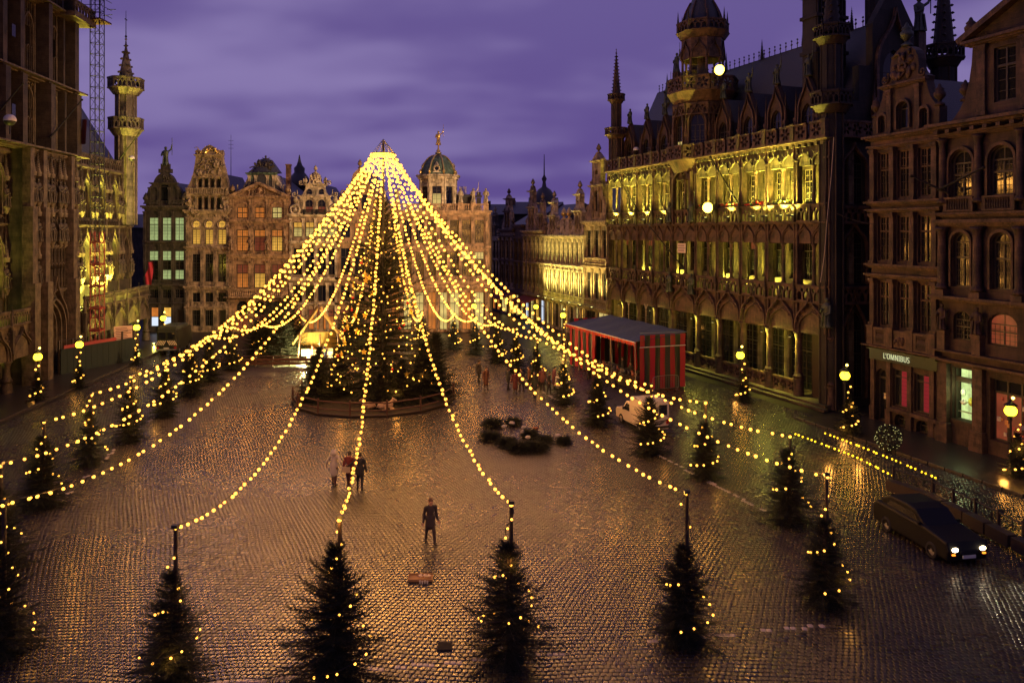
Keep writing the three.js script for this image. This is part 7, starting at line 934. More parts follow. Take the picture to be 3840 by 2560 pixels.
// ---------- nativity stable ----------
{
  const d = 73, P = at(1195, 1370, d).setY(0), t = thing('nativity_stable', 'straw-thatched wooden stable glowing yellow behind the big tree', 'stable', P, 0.25), straw = std('straw_thatch', [0.42, 0.3, 0.1], { map: rep(woodTone, 0.8, 3), bumpMap: rep(woodTone, 1, 4), bumpScale: 0.05 });
  for (const s of [-1, 1]) { const g = new THREE.BoxGeometry(0.16, 3.9, 3.2); new MB().add(g, mat4(s * 1.25, 3.1, -1.4, 0, 0, s * 0.62)).build('thatch', straw, t); for (let i = 0; i < 16; i++) new MB().bar(V(s * 0.18, 4.75, 0.15 - i * 0.2), V(s * 2.35, 1.5, 0.15 - i * 0.2), 0.05, 5).build('straw_bundle', straw, t); }
  for (const x of [-1.9, 0.1, 1.9]) new MB().bar(V(x, 0, 0.3), V(x * 0.9, x ? 2.4 : 4.9, 0.25), 0.075).build('post', MAT.wood, t);
  new MB().bar(V(0, 4.85, 0.5), V(0, 4.85, -3.1), 0.08).build('ridge_pole', MAT.wood, t); for (let i = 0; i < 14; i++) new MB().box(-2 + i * 0.29, 0, -2.9, -1.73 + i * 0.29, 2.2, -2.82).build('plank', straw, t);
  new MB().box(-1.6, 0, -1.2, 1.3, 0.85, -0.8).build('manger_wall', std('white_cloth_cover', [0.7, 0.66, 0.55]), t);
  t.updateMatrixWorld(true); const w = (x, y, z) => t.localToWorld(V(x, y, z), new THREE.Vector3());
  const fl = thing('stable_floodlight', 'small white floodlight blazing on the ground before the stable', 'floodlight', w(-1.4, 0.0, 0.9), 2.6); new MB().box(-0.24, 0.1, -0.1, 0.24, 0.48, 0.1).bar(V(-0.27, 0, 0), V(-0.27, 0.3, 0), 0.02).bar(V(0.27, 0, 0), V(0.27, 0.3, 0), 0.02).build('housing', MAT.iron, fl); new MB().box(-0.21, 0.13, 0.101, 0.21, 0.45, 0.13).build('lens', glow('stable_lens', [26, 24, 14], 1), fl); lamp(w(-1.3, 0.6, 1.0), [1, 0.8, 0.28], 330, 8);
  for (const [k, x, z, c] of [[0, -0.6, 0.1, [0.2, 0.05, 0.04]], [1, 0.5, 0.0, [0.06, 0.08, 0.2]], [2, 0.0, -0.4, [0.35, 0.28, 0.18]]]) { const f = thing('nativity_figure', ['kneeling figure in red robe in the stable', 'figure in blue robe in the stable', 'bearded figure in tan robe in the stable'][k], 'figure', w(x, 0, z), k); put('figure', STATUE(k * 2), std('robe', c), f).scale.setScalar(1.3 + 0.2 * (k > 1)); }
  for (const [x, z, s, i] of [[-3.4, 0.2, 1.35, 0], [-4.6, -1.2, 1.6, 1], [-5.6, -0.4, 1.1, 2], [-2.9, -2.5, 1.7, 0], [3.4, -1.5, 1.5, 2]]) spruce('stable_spruce', ['spruce lit yellow just left of the glowing stable', 'taller spruce left of the stable, second from it', 'low spruce at the left end of the stable enclosure', 'tall spruce behind the left side of the stable', 'spruce on the right side of the stable'][[0, 1, 2, 3, 4].find((q) => [1.35, 1.6, 1.1, 1.7, 1.5][q] === s)], w(x, 0, z), i, s, null, { wide: 1.2 });
  const fe = thing('low_fence', 'low dark red board fence before the glowing stable', 'fence', w(-8.5, 0, 1.9), 0.04); for (let i = 0; i < 8; i++) { new MB().box(i * 1.5, 0, -0.05, i * 1.5 + 0.1, 0.85, 0.05).build('post', MAT.wood, fe); for (const y of [0.12, 0.45]) new MB().box(i * 1.5 + 0.1, y, -0.02, i * 1.5 + 1.5, y + 0.26, 0.02).build('board', MAT.wood, fe); new MB().bar(V(i * 1.5, 0.88, 0), V(i * 1.5 + 1.5, 0.88, 0), 0.045).build('rail', MAT.wood, fe); }
}
// pale animals lying inside the ring
{
  const animal = (label, x, z, turn, s, c) => { const B = [bone([-0.32, 0.3, 0], [0.3, 0.34, 0], 0.24, 0.22, 0), bone([0.3, 0.4, 0], [0.52, 0.68, 0], 0.14, 0.1, 0), bone([0.52, 0.7, 0], [0.72, 0.62, 0], 0.1, 0.06, 0), bone([0.5, 0.77, 0.08], [0.46, 0.82, 0.17], 0.03, 0.015, 0), bone([0.5, 0.77, -0.08], [0.46, 0.82, -0.17], 0.03, 0.015, 0), bone([0.25, 0.2, 0.14], [0.52, 0.07, 0.2], 0.07, 0.045, 0), bone([0.52, 0.07, 0.2], [0.3, 0.06, 0.22], 0.045, 0.04, 0), bone([0.25, 0.2, -0.14], [0.52, 0.07, -0.2], 0.07, 0.045, 0), bone([-0.3, 0.22, 0.18], [0.0, 0.1, 0.27], 0.1, 0.05, 0), bone([0.0, 0.1, 0.27], [-0.25, 0.06, 0.29], 0.05, 0.04, 0), bone([-0.3, 0.22, -0.18], [0.0, 0.1, -0.27], 0.1, 0.05, 0), bone([-0.54, 0.34, 0], [-0.62, 0.2, 0], 0.05, 0.03, 0)], g = once('lying', () => { const b = blob(B, 0.85, [0, 0.5, 0], 72, 0.05), q = new THREE.BufferGeometry(); q.setAttribute('position', new THREE.BufferAttribute(b.pos, 3)); q.setAttribute('normal', new THREE.BufferAttribute(b.nor, 3)); return q; }); const t = thing('lying_animal', label, 'animal', [x, 0.2, z], turn); put('body', g, std('pale_fleece', c), t).scale.setScalar(s); };
  animal('pale animal lying beside the ring fence with its head raised', -8.4, -51.4, 0.3, 0.95, [0.42, 0.3, 0.2]); animal('brownish animal lying left of the pale one by the ring fence', -9.6, -51.6, 3.0, 0.85, [0.3, 0.2, 0.13]);
}
// ---------- vehicles ----------
function wheel(t, x, y, z, r, w) { const o = put('tyre', once('tyre' + r, () => geoOf((b) => { const g = lathe([[r * 0.62, -w / 2], [r * 0.93, -w / 2], [r, -w * 0.3], [r, w * 0.3], [r * 0.93, w / 2], [r * 0.62, w / 2]], 20); g.rotateX(Math.PI / 2); b.add(g); })), std('black_rubber', [0.015, 0.015, 0.015]), t, x, y, z); put('rim', once('rim' + r, () => geoOf((b) => b.add(new THREE.CylinderGeometry(r * 0.63, r * 0.63, w * 0.7, 16), mat4(0, 0, 0, Math.PI / 2)).add(new THREE.CylinderGeometry(r * 0.2, r * 0.2, w * 0.9, 10), mat4(0, 0, 0, Math.PI / 2)))), MAT.steel, o); }
function shell(t, name, pts, wd, m, bev = 0.05) { const s = poly(pts), g = new THREE.ExtrudeGeometry(s, { depth: wd - 2 * bev, bevelEnabled: true, bevelSize: bev, bevelThickness: bev, bevelSegments: 2 }); g.translate(0, 0, -wd / 2 + bev); return new MB().add(g).build(name, m, t); }
const lightOn = (name, c, k) => glow(name, c, k);
{ // white van half hidden by a spruce; its length runs along local x, nose at +x
  const m = new THREE.MeshPhysicalMaterial({ color: new THREE.Color().setRGB(0.62, 0.55, 0.44), roughness: 0.4, clearcoat: 0.6 }); m.name = 'white_van_paint';
  const t = thing('white_van', 'small white panel van parked behind a lit spruce near the stall', 'van', V(8.0, 0, -47.6), along([8.55, -45.7], [7.25, -49.6]));
  shell(t, 'body', [[-1.85, 0.35], [1.95, 0.35], [2.0, 0.75], [1.85, 0.88], [1.05, 0.98], [0.55, 1.5], [0.1, 1.55], [-1.85, 1.55]], 1.58, m, 0.06); shell(t, 'box_body', [[-1.9, 0.95], [0.02, 0.95], [0.0, 1.85], [-0.1, 1.92], [-1.86, 1.92]], 1.62, m, 0.05);
  for (const s of [-1, 1]) { new MB().add(extruded(poly([[0.12, 1.0], [0.92, 1.0], [0.5, 1.43], [0.12, 1.43]]), 0.02)).build('side_window', MAT.glass, t).position.z = s > 0 ? 0.79 : -0.81; wheel(t, 1.25, 0.31, s * 0.72, 0.31, 0.18); wheel(t, -1.2, 0.31, s * 0.72, 0.31, 0.18); new MB().box(2.0, 0.6, s * 0.55 - 0.12, 2.06, 0.76, s * 0.55 + 0.12).build('headlight', MAT.steel, t); new MB().box(-1.96, 0.6, s * 0.68 - 0.08, -1.9, 0.86, s * 0.68 + 0.08).build('tail_light', std('red_lens', [0.3, 0.01, 0.01]), t); new MB().box(-1.955, 1.15, s * 0.38 - 0.26, -1.94, 1.75, s * 0.38 + 0.26).build('rear_window', MAT.glass, t); new MB().box(0.75, 1.0, s * 0.86 - 0.06, 0.82, 1.16, s * 0.86 + 0.06).build('wing_mirror', MAT.iron, t); }
  new MB().add(extruded(poly([[0, 0], [0.72, 0], [0.72, 0.02], [0, 0.02]]), 1.3, -0.65), mat4(1.06, 1.0, 0, 0, 0, Math.PI - 0.83)).build('windscreen', MAT.glass, t); new MB().box(-1.98, 0.38, -0.78, -1.88, 0.5, 0.78).box(1.98, 0.38, -0.78, 2.08, 0.5, 0.78).build('bumper', MAT.iron, t); new MB().box(-1.99, 0.52, -0.25, -1.96, 0.63, 0.25).build('number_plate', std('white_plate', [0.6, 0.58, 0.5]), t); new MB().box(-1.92, 0.6, -0.006, -1.9, 1.85, 0.006).build('door_seam', MAT.iron, t);
}
{ // utility truck seen from behind
  const m = std('olive_green_paint', [0.016, 0.018, 0.010], { roughness: 0.4 }), t = thing('utility_truck', 'dark olive truck with black and white chevrons across its rear', 'truck', V(at(612, 1330, 75.5).x, 0, -78), along([0, 0], [-0.12, -1]));
  shell(t, 'body', [[-2.4, 0.55], [2.6, 0.55], [2.6, 1.5], [2.1, 2.3], [1.4, 2.35], [-2.4, 2.35]], 1.9, m, 0.12); shell(t, 'roof', [[-2.45, 2.3], [1.5, 2.3], [1.3, 2.62], [-2.3, 2.66]], 1.8, std('olive_canvas', [0.03, 0.034, 0.018]), 0.1);
  for (const s of [-1, 1]) { for (const x of [-1.5, 1.7]) wheel(t, x, 0.42, s * 0.82, 0.42, 0.26); new MB().box(-2.56, 1.55, s * 0.42 - 0.32, -2.53, 2.15, s * 0.42 + 0.32).build('rear_window', MAT.glass, t); new MB().box(-2.6, 0.62, s * 0.8 - 0.1, -2.5, 0.82, s * 0.8 + 0.1).build('tail_light', std('red_lens', [0.3, 0.01, 0.01]), t); }
  const ch = std('pale_chevron', [0.75, 0.62, 0.4], { roughness: 0.3 }); new MB().box(-2.55, 0.95, -0.86, -2.525, 1.42, 0.86).build('chevron_board', std('black_board', [0.015, 0.015, 0.015]), t); for (let i = 0; i < 5; i++) for (const s of [-1, 1]) new MB().add(extruded(poly([[0, 0], [0.11, 0], [-0.19, 0.44], [-0.3, 0.44]].map(([x, y]) => [s * (0.34 + i * 0.2 - 0.0) * 0.8 + s * x * 0.8, y])), 0.012), mat4(-2.565, 0.965, 0, 0, -Math.PI / 2, 0)).build('chevron', ch, t); new MB().box(-2.62, 0.45, -0.9, -2.45, 0.6, 0.9).build('bumper', MAT.steel, t); new MB().box(-2.64, 0.62, -0.25, -2.6, 0.74, 0.25).build('number_plate', std('white_plate', [0.6, 0.58, 0.5]), t); new MB().cbox(-0.5, 2.66, 0.3, 0.5, 0.16, 0.35).build('roof_hatch', m, t);
}
{ // dark car with its headlights on, coming down the wet road
  const m = new THREE.MeshPhysicalMaterial({ color: new THREE.Color().setRGB(0.004, 0.004, 0.005), specularIntensity: 0.5, roughness: 0.6, clearcoat: 0 }); m.name = 'black_car_paint';
  const t = thing('dark_car', 'dark car with both headlights lit on the wet road by the terrace rail', 'car', V(16.05, 0, -29.9), along([14.9, -34], [15.95, -28]));
  shell(t, 'body', [[-2.0, 0.28], [2.0, 0.28], [2.08, 0.55], [1.98, 0.78], [0.95, 0.93], [-1.85, 0.98], [-2.06, 0.8], [-2.08, 0.5]], 1.66, m, 0.09); shell(t, 'cabin', [[-1.75, 0.9], [0.95, 0.9], [0.25, 1.36], [-0.2, 1.42], [-1.2, 1.4], [-1.6, 1.2]], 1.44, m, 0.08);
  for (const s of [-1, 1]) { new MB().add(extruded(poly([[-1.45, 0.98], [0.7, 0.98], [0.18, 1.3], [-1.15, 1.3]]), 0.02)).build('side_window', MAT.glass, t).position.z = s > 0 ? 0.715 : -0.735; for (const x of [-1.25, 1.3]) wheel(t, x, 0.3, s * 0.76, 0.3, 0.19); const h = put('headlight', once('hl', () => geoOf((b) => b.add(new THREE.SphereGeometry(0.1, 12, 8), mat4(0, 0, 0, 0, 0, 0, 0.5, 0.8, 1.3)))), lightOn('headlight_glow', [14, 11, 6.5], 1), t, 2.17, 0.62, s * 0.56); new MB().box(0.62, 0.98, s * 0.83 - 0.06, 0.7, 1.1, s * 0.83 + 0.06).build('wing_mirror', m, t); new MB().box(2.14, 0.42, s * 0.62 - 0.06, 2.19, 0.47, s * 0.62 + 0.06).build('indicator', lightOn('amber_indicator', [3, 0.7, 0.05], 1), t); }
  new MB().add(extruded(poly([[0, 0], [0.76, 0], [0.76, 0.015], [0, 0.015]]), 1.22, -0.61), mat4(0.93, 0.965, 0, 0, 0, Math.PI - 0.6)).build('windscreen', MAT.glass, t); new MB().box(2.12, 0.46, -0.35, 2.19, 0.58, 0.35).build('grille', MAT.iron, t); new MB().box(2.16, 0.3, -0.26, 2.2, 0.41, 0.26).build('number_plate', std('white_plate', [0.6, 0.58, 0.5]), t);
  t.updateMatrixWorld(true); for (const s of [-1, 1]) { const p = t.localToWorld(V(2.3, 0.62, s * 0.56), new THREE.Vector3()), q = t.localToWorld(V(9, 0.1, s * 0.6), new THREE.Vector3()); flood(p, q, [1, 0.85, 0.55], 14, 0.5, 0.7, 3); }
}
// ---------- piles of cut fir on the cobbles ----------
{
  const fir = [0, 1].map((k) => once('firpile' + k, () => { const r = rng(40 + k), P = [], twig = sprig(r, 0.34, 0.085), q = new THREE.Quaternion(), X = V(1, 0, 0); for (let i = 0; i < 430; i++) { const a = r() * 6.283, e = r() * 1.4, R = 0.12 + 0.6 * r(), pos = V(Math.cos(a) * R * Math.cos(e) * 0.85, 0.05 + 0.5 * R * Math.sin(e), Math.sin(a) * R * Math.cos(e) * 0.7), dir = V(Math.cos(a + (r() - 0.5) * 1.6), 0.1 + 0.7 * Math.sin(e) - 0.25, Math.sin(a + (r() - 0.5) * 1.6)).normalize(), m = new THREE.Matrix4().compose(pos, q.setFromUnitVectors(X, dir), V(1, 1, 1)); for (let j = 0; j < twig.length; j += 3) { const w = V(twig[j], twig[j + 1], twig[j + 2]).applyMatrix4(m); P.push(w.x, Math.max(0.005, w.y), w.z); } } const g = new THREE.BufferGeometry(); g.setAttribute('position', new THREE.BufferAttribute(new Float32Array(P), 3)); g.computeVertexNormals(); return g; }));
  const wrap = std('white_wrapping', [0.26, 0.24, 0.27], { roughness: 0.5 }), orange = std('orange_wrapping', [0.25, 0.09, 0.04]);
  [[1850, 1600, 1.0, 'back left of the cluster'], [1925, 1592, 0.85, 'back of the cluster beside the wrapping'], [1838, 1650, 1.0, 'left edge of the cluster'], [1900, 1672, 0.95, 'front left of the cluster'], [1945, 1692, 1.0, 'front middle of the cluster'], [2015, 1690, 1.05, 'front right of the cluster'], [1985, 1640, 0.9, 'middle of the cluster'], [2040, 1660, 0.8, 'right of the middle of the cluster'], [2115, 1662, 0.75, 'set apart at the right edge of the cluster']].forEach(([u, v, s, where], i) => { const t = thing('fir_heap', `heap of cut fir branches at the ${where}`, 'fir branches', onGround(u, v), i * 1.3, 'heaps of cut fir branches on the cobbles'); const o = put('branches', fir[i % 2], needleM2, t); o.scale.setScalar(s * 1.05); new MB().bar(V(-0.5, 0.08, 0), V(0.45, 0.12, 0.1), 0.025, 5).bar(V(-0.2, 0.06, -0.4), V(0.3, 0.15, 0.35), 0.02, 5).build('stem', barkM, t); });
  const r = rng(12); [[1920, 1606], [1965, 1622], [1960, 1640], [2010, 1628], [1918, 1662], [1980, 1662], [2092, 1655], [1890, 1620]].forEach(([u, v], i) => { const g = new THREE.IcosahedronGeometry(0.13, 2), p = g.attributes.position; for (let j = 0; j < p.count; j++) { const k = 0.75 + 0.5 * hash(Math.round(p.getX(j) * 90), Math.round(p.getY(j) * 90) + Math.round(p.getZ(j) * 50), i); p.setXYZ(j, p.getX(j) * k * 1.4, p.getY(j) * k * 0.7, p.getZ(j) * k); } g.computeVertexNormals(); const t = thing('crumpled_wrapping', i === 3 ? 'orange crumpled wrapping among the fir heaps' : 'white crumpled wrapping among the fir heaps', 'wrapping', onGround(u, v).setY(0.34), i, i === 3 ? null : 'white crumpled wrappings among the fir heaps'); put('paper', g, i === 3 ? orange : wrap, t); });
}
{ // small things on the cobbles
  const t = thing('cardboard_box', 'flat orange-brown cardboard tray holding white papers on the cobbles', 'box', onGround(1577, 2170), 0.05), m = std('cardboard', [0.3, 0.17, 0.07]); new MB().box(-0.42, 0.01, -0.26, 0.42, 0.03, 0.26).box(-0.42, 0.03, -0.26, -0.4, 0.09, 0.26).box(0.4, 0.03, -0.26, 0.42, 0.09, 0.26).box(-0.4, 0.03, 0.24, 0.4, 0.09, 0.26).box(-0.4, 0.03, -0.26, 0.4, 0.09, -0.24).build('tray', m, t); const r = rng(4); for (let i = 0; i < 7; i++) new MB().add(new THREE.BoxGeometry(0.12, 0.012, 0.09), mat4(-0.3 + r() * 0.6, 0.06 + i * 0.013, -0.12 + r() * 0.24, r() * 0.3, r() * 3, r() * 0.3)).build('paper', std('white_paper', [0.62, 0.5, 0.34]), t);
  const c = [0, 1, 2, 3].map((i) => { const o = thing('white_cup', `small white cup standing before the cardboard tray, ${ORD[i]} from the left`, 'cup', onGround(1577, 2170).add(V(0.02 + i * 0.085, 0, 0.36 + (i % 2) * 0.03)), 0, 'white cups before the cardboard tray'); new MB().add(lathe([[0, 0], [0.022, 0], [0.032, 0.1], [0.028, 0.1], [0.02, 0.01], [0, 0.01]], 10)).build('cup', std('white_plastic', [0.7, 0.66, 0.58]), o); return o; });
  const drM = std('rusty_iron', [0.012, 0.011, 0.012], { roughness: 0.9 }), dr = thing('drain_cover', 'square dark iron drain cover set in the front cobbles', 'drain cover', onGround(1668, 2425).setY(0.008), 0.04); new MB().box(-0.22, 0, -0.22, 0.22, 0.02, 0.22).build('frame', drM, dr); for (let i = 0; i < 6; i++) new MB().box(-0.19, 0.02, -0.18 + i * 0.066, 0.19, 0.03, -0.145 + i * 0.066).build('slot_bar', drM, dr);
  const lf = new MB(), rr = rng(15), q = new THREE.Matrix4(); for (let i = 0; i < 900; i++) { const d = 20.5 + rr() * 40, x = (rr() - 0.5) * d * 1.0; if (x > paveR(d) - 0.5 || x < kerbX(d)) continue; lf.add(once('litterleaf', () => new THREE.PlaneGeometry(0.06, 0.035).rotateX(-Math.PI / 2)), mat4(x, 0.012, -d, (rr() - 0.5) * 0.3, rr() * 6, (rr() - 0.5) * 0.3, 0.5 + rr())); } const lo = lf.build('litter_leaves', std('wet_leaf_litter', [0.09, 0.06, 0.03], { roughness: 0.4, side: THREE.DoubleSide }), scene); lo.userData.kind = 'stuff';
}
// ---------- works hoarding, hoist mast and notice board before the town hall ----------
{
  const P0 = at(225, 1398, 64.5).setY(0), P1 = at(505, 1345, 72).setY(0), t = thing('green_hoarding', 'dark green works hoarding with a red rail at the foot of the town hall', 'hoarding', P0, along([P0.x, P0.z], [P1.x, P1.z])), L = P0.distanceTo(P1), m = std('dark_green_boards', [0.005, 0.011, 0.008], { roughness: 0.9 }), n = Math.round(L / 0.62); for (let i = 0; i < n; i++) new MB().box(i * L / n + 0.01, 0, -0.03 + (i % 3) * 0.004, (i + 1) * L / n - 0.01, 2.1, 0.03 + (i % 3) * 0.004).build('board', m, t); new MB().box(0, 2.1, -0.08, L, 2.2, 0.08).build('top_rail', m, t); new MB().box(0.3, 2.22, 0, L * 0.72, 2.5, 0.05).build('red_rail', MAT.redIron, t); for (let i = 0; i <= 6; i++) new MB().box(i * L / 6 - 0.05, 0, -0.25, i * L / 6 + 0.05, 2.9, -0.12).build('post', MAT.darkWood, t);
  new MB().bar(V(0, 2.9, -0.2), V(L, 2.9, -0.2), 0.02, 4).build('wire', MAT.iron, t);
  const d = 70.5, B = at(363, 1300, d).setY(0), h = thing('hoist_mast', 'tall lattice hoist mast, red below, dark above, with a platform on top', 'hoist', B), w = 0.42, top = at(345, 0, d).y + 3; for (const [x, z] of [[-w, -w], [w, -w], [w, w], [-w, w]]) { new MB().bar(V(x, 0, z), V(x, 12, z), 0.05, 5).build('leg', MAT.redIron, h); new MB().bar(V(x, 12, z), V(x, top, z), 0.045, 5).build('upper_leg', MAT.iron, h); }
  for (let i = 0; i < (top | 0); i++) { const y = i + 0.2, m2 = y < 12 ? MAT.redIron : MAT.iron, b = new MB(); for (const [a, c] of [[[-w, -w], [w, -w]], [[w, -w], [w, w]], [[w, w], [-w, w]], [[-w, w], [-w, -w]]]) b.bar(V(a[0], y, a[1]), V(c[0], y, c[1]), 0.028, 4).bar(V(a[0], y, a[1]), V(c[0], y + 1, c[1]), 0.018, 4); b.build('lattice', m2, h); }
  for (const y of [3, 5, 7, 9, 11]) new MB().box(-w * 1.15, y, -w * 1.15, w * 1.15, y + 0.12, w * 1.15).build('platform', MAT.redIron, h); const py = at(345, 82, d).y; new MB().box(-0.9, py, -1.0, 0.8, py + 0.15, 1.0).build('top_platform', MAT.wood, h); for (let i = 0; i < 3; i++) new MB().bar(V(-0.95, py + 0.6 + i * 0.7, 1), V(0.85, py + 0.6 + i * 0.7, 1), 0.03, 4).bar(V(0.8, py + 0.6 + i * 0.7, -1), V(0.8, py + 0.6 + i * 0.7, 1), 0.03, 4).build('guard_rail', MAT.iron, h); for (const x of [-0.9, 0, 0.8]) new MB().bar(V(x, py, 1), V(x, py + 3.2, 1), 0.035, 4).build('guard_post', MAT.iron, h); new MB().bar(V(0.8, py + 0.4, 0.6), V(1.7, py + 0.5, 0.6), 0.03, 4).bar(V(0.8, py + 1.2, -0.2), V(1.6, py + 1.2, -0.2), 0.03, 4).build('putlog', MAT.iron, h);
  const cl = thing('red_sheet', 'dark red sheet hung high beside the hoist mast', 'sheet', at(313, 540, 69.2), -0.6); { const g = new THREE.PlaneGeometry(0.8, 2.2, 4, 8), p = g.attributes.position; for (let i = 0; i < p.count; i++) p.setZ(i, 0.06 * Math.sin(p.getX(i) * 8 + p.getY(i))); g.translate(0, 1.1, 0); g.computeVertexNormals(); new MB().add(g).build('cloth', std('dark_red_cloth', [0.13, 0.02, 0.025], { side: THREE.DoubleSide }), cl); new MB().bar(V(-0.45, 2.2, 0), V(0.45, 2.2, 0), 0.03, 5).build('rail', MAT.iron, cl); }
  const nb = thing('notice_board', 'tall pinkish notice board covered in rows of small dark lines', 'notice board', at(460, 1312, 71.5).setY(0), 0.75), y0 = at(0, 1305, 71.5).y, y1 = at(0, 1222, 71.5).y; new MB().box(-0.8, y0, -0.04, 0.8, y1, 0.04).build('board', std('pinkish_board', [0.42, 0.25, 0.18], { roughness: 0.5 }), nb); for (const x of [-0.7, 0.7]) new MB().box(x - 0.04, 0, -0.1, x + 0.04, y1, -0.041).build('post', MAT.darkWood, nb); const r = rng(23); for (let i = 0; i < 11; i++) { const y = y1 - 0.22 - i * (y1 - y0 - 0.3) / 11; new MB().box(-0.68 + r() * 0.1, y, 0.041, 0.3 + r() * 0.4, y + 0.06, 0.046).build('text_line', std('dark_print', [0.08, 0.03, 0.03]), nb); }
}
// ---------- café terrace rail, garlands of yellow lights, round lit bush ----------
{
  const pts = [[3352, 1758], [3500, 1806], [3660, 1878], [3840, 1966], [4040, 2060]].map(([u, v]) => { const p = at(u, v, gd(v) * (1 - 1.0 / EYE)); return V(p.x, 0, p.z); });
  const t = thing('terrace_rail', 'low dark terrace rail with planters beside the wet road', 'rail', pts[0]); const l = pts.map((p) => p.clone().sub(pts[0]));
  for (let i = 0; i < l.length - 1; i++) { const a = l[i], b = l[i + 1], n = Math.max(1, Math.round(a.distanceTo(b) / 1.6)); for (let k = 0; k < n; k++) { const p = a.clone().lerp(b, k / n), q = a.clone().lerp(b, (k + 1) / n); new MB().cbox(p.x, 0, p.z, 0.1, 1.12, 0.1).build('post', MAT.darkWood, t); new MB().bar(p.clone().setY(1.0), q.clone().setY(1.0), 0.04, 6).build('top_rail', MAT.iron, t); new MB().bar(p.clone().setY(0.3), q.clone().setY(0.3), 0.03, 6).build('lower_rail', MAT.iron, t); const c = p.clone().lerp(q, 0.5), dir = q.clone().sub(p), an = Math.atan2(-dir.z, dir.x); const g = new MB().add(geoOf((bb) => bb.box(-dir.length() * 0.46, 0.12, -0.62, dir.length() * 0.46, 0.6, -0.2)), mat4(c.x, 0, c.z, 0, an + Math.PI)); g.build('planter', MAT.darkWood, t); } }
  const terr = [...pts, V(pts[4].x + 6, 0, pts[4].z - 2), V(rightX(36) - 0.6, 0, -36), V(rightX(41) - 1.2, 0, -41)]; 
  const leafg = once('shrubleaf', () => { const r = rng(66), P = []; for (let i = 0; i < 420; i++) { const a = r() * 6.28, e = Math.acos(2 * r() - 1), R = 0.34 + 0.12 * r(), c = V(Math.sin(e) * Math.cos(a) * R, 0.45 + Math.cos(e) * R, Math.sin(e) * Math.sin(a) * R), s = 0.05; for (let k = 0; k < 3; k++) P.push(c.x + (r() - 0.5) * s * 2, c.y + (r() - 0.5) * s * 2, c.z + (r() - 0.5) * s * 2); } const g = new THREE.BufferGeometry(); g.setAttribute('position', new THREE.BufferAttribute(new Float32Array(P), 3)); g.computeVertexNormals(); return g; });
  const leafM = std('evergreen_leaves', [0.018, 0.028, 0.012], { roughness: 0.8, side: THREE.DoubleSide });
  for (let i = 0; i < 9; i++) { const q = i / 9 * (pts.length - 1), k = Math.floor(q), p = pts[k].clone().lerp(pts[k + 1], q - k).add(V(0.45, 0.3, -0.35)), s = thing('planter_shrub', `low dark shrub in the terrace planters, ${ORD[i]} from the far end`, 'shrub', p, i, 'low shrubs in the terrace planters'); put('leaves', leafg, leafM, s); new MB().bar(V(0, 0, 0), V(0, 0.5, 0), 0.03, 5).build('stem', barkM, s); }
  const bp = onGround(3332, 1690), bush = thing('lit_bush', 'round clipped bush with tiny glints before the café front', 'bush', bp, 0); for (let i = 0; i < 3; i++) { const o = put('leaves', leafg, leafM, bush, 0, 0.05, 0, i * 2); o.scale.setScalar(1.5); } new MB().bar(V(0, 0, 0), V(0, 0.6, 0), 0.05, 6).add(lathe([[0, 0], [0.2, 0], [0.26, 0.3], [0, 0.3]], 10)).build('pot', MAT.darkWood, bush); const tl = glow('tiny_light', [1.6, 1.5, 0.5], 1), rr = rng(31); for (let i = 0; i < 90; i++) { const a = rr() * 6.28, e = Math.acos(2 * rr() - 1), R = 0.7; put('tiny_light', once('tinyl', () => new THREE.IcosahedronGeometry(0.014, 0)), tl, bush, Math.sin(e) * Math.cos(a) * R, 0.72 + Math.cos(e) * R, Math.sin(e) * Math.sin(a) * R); }
  const yel = glow('amber_bulb', [4.2, 2.3, 0.06], 1), SQ = once('amberb', () => new THREE.SphereGeometry(0.048, 8, 6));
  for (const [label, q] of [['nearer low row of small amber lights beside the wet road', [[2982, 1622], [3090, 1662], [3210, 1708], [3345, 1776]]], ['farther low row of small amber lights along the terrace edge', [[3098, 1620], [3230, 1670], [3370, 1726], [3515, 1787]]]]) { const p = q.map(([u, v]) => at(u, v, gd(v) * (1 - 0.75 / EYE))); stringOf('amber_lights', label, p, 0.34, SQ, yel, null, { every: 16, k: 0.25, fixed: 1 }); }
  const g = thing('amber_light_stakes', 'thin dark stakes that carry the low amber light rows', 'stakes', at(2982, 1622, gd(1622) * (1 - 0.75 / EYE)).setY(0)); for (const [u, v] of [[2982, 1622], [3090, 1662], [3210, 1708], [3345, 1776], [3098, 1620], [3230, 1670], [3370, 1726], [3515, 1787]]) { const p = at(u, v, gd(v) * (1 - 0.75 / EYE)); const o = g.position; new MB().bar(V(p.x - o.x, 0, p.z - o.z), V(p.x - o.x, p.y, p.z - o.z), 0.018, 5).build('stake', MAT.iron, g); }
}
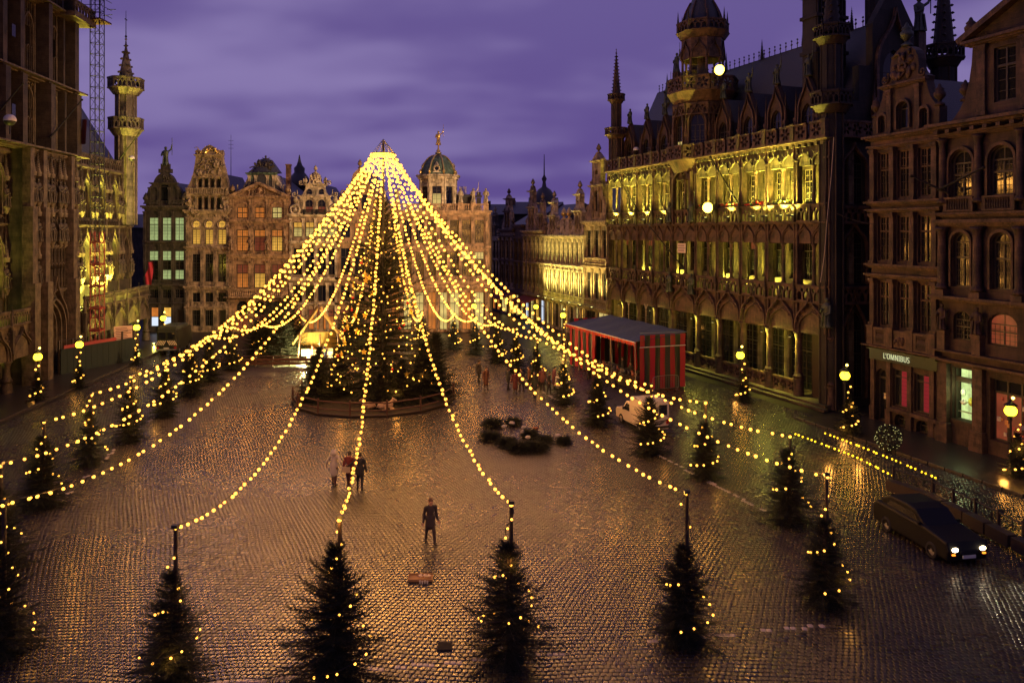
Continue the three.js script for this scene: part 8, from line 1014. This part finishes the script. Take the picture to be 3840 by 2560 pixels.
// ---------- flagpoles, cables, spheres and the small sign on the fronts ----------
{
  const blackPole = std('black_pole_paint', [0.006, 0.005, 0.005], { roughness: 0.9 });
  const pole = (label, a, b) => { const t = thing('flagpole', label, 'flagpole', a), e = b.clone().sub(a); new MB().bar(V(0, 0, 0), e, 0.075, 7, 0.045).build('pole', blackPole, t); new MB().add(new THREE.SphereGeometry(0.1, 8, 6), mat4(e.x, e.y, e.z)).build('knob', blackPole, t); };
  pole('dark slanting flagpole on the far end of the palace loggia', at(2400, 798, 76), at(2310, 655, 74)); pole('long dark slanting flagpole leaning from the palace loggia balustrade', at(2775, 772, 61.2), at(2665, 588, 61)); pole('dark slanting flagpole on the lower palace gallery', at(2566, 1008, 68.6), at(2432, 842, 71));
  pole('slanting flagpole on the town hall tower beside the hoist', at(186, 516, 63.2), at(306, 374, 65.5)); pole('slanting flagpole on the plain tower buttress', at(0, 412, 56), at(82, 312, 57)); pole('slanting flagpole below the lower balcony of the corner turret', at(445, 600, 82), at(520, 500, 79)); pole('thin dark pole slanting off the café house front', at(3560, 725, 43.4), at(3420, 660, 44.6)); pole('thin dark pole slanting off the guild house pillar', at(3520, 712, 43.8), at(3690, 628, 40));
  const cab = thing('hanging_cable', 'pale cable hanging loosely down the palace corner', 'cable', at(3128, 515, 51.3)), o = cab.position; new MB().tube([[3128, 515], [3120, 640], [3105, 800], [3092, 960], [3078, 1058]].map(([u, v]) => at(u, v, 51.3).sub(o)), 0.03, 5, 24).build('cable', std('pale_cable', [0.35, 0.3, 0.24]), cab);
  const sph = (label, u, v, d, r, k) => { const t = thing('globe_spotlight', label, 'spotlight', at(u, v, d)); new MB().add(new THREE.SphereGeometry(r, 16, 8, 0, Math.PI * 2, 0, Math.PI * 0.55)).build('dome', std('white_enamel', [0.62, 0.6, 0.55], { roughness: 0.35 }), t); new MB().add(new THREE.SphereGeometry(r * 0.96, 16, 8, 0, Math.PI * 2, Math.PI * 0.52, Math.PI * 0.48)).bar(V(0, -r, 0), V(0, -r * 2.4, 0), 0.04).build('housing', MAT.iron, t); };
  sph('white-topped globe spotlight on the town hall balcony', 35, 450, 55, 0.42); sph('white-topped globe spotlight at the far end of the palace roof gallery', 2386, 562, 77.6, 0.3); sph('small globe spotlight on the town hall roof parapet by the turret', 492, 594, 80, 0.3);
  const sg = thing('white_sign', 'small white sign in two rows on the palace gallery pillar', 'sign', at(2558, 930, 68.9), along([kingX(82), -82], [kingX(52), -52])); for (const k of [0, 1]) { const b = new MB().box(-0.62, k * 0.44 - 0.42, 0, 0.62, k * 0.44 - 0.02, 0.06).build('sign_panel', std('pinkish_white_panel', [0.62, 0.5, 0.47]), sg); for (let i = 0; i < 6; i++) new MB().box(-0.48 + i * 0.16, k * 0.44 - 0.3, 0.061, -0.4 + i * 0.16, k * 0.44 - 0.14, 0.066).build('worn_mark', std('dark_print', [0.2, 0.1, 0.1]), b); }
  const w2 = thing('street_cable', 'thin dark cable strung from the palace corner to the café house', 'cable', at(3140, 800, 51.4)); new MB().tube([at(3140, 800, 51.4), at(3220, 830, 50), at(3290, 842, 48.6)].map((p) => p.sub(w2.position)), 0.02, 4).build('cable', cableM, w2);
}
// no part nests deeper than thing > part > sub-part: bays and dormers hand their pieces to the building itself
scene.updateMatrixWorld(true);
for (const top of [...scene.children]) {
  for (const c of [...top.children]) if (c.isGroup && !c.geometry) { for (const k of [...c.children]) top.attach(k); top.remove(c); }
  for (const part of [...top.children]) for (const sub of [...part.children]) if (sub.children.length) top.attach(sub);
}
renderer.render(scene, camera);
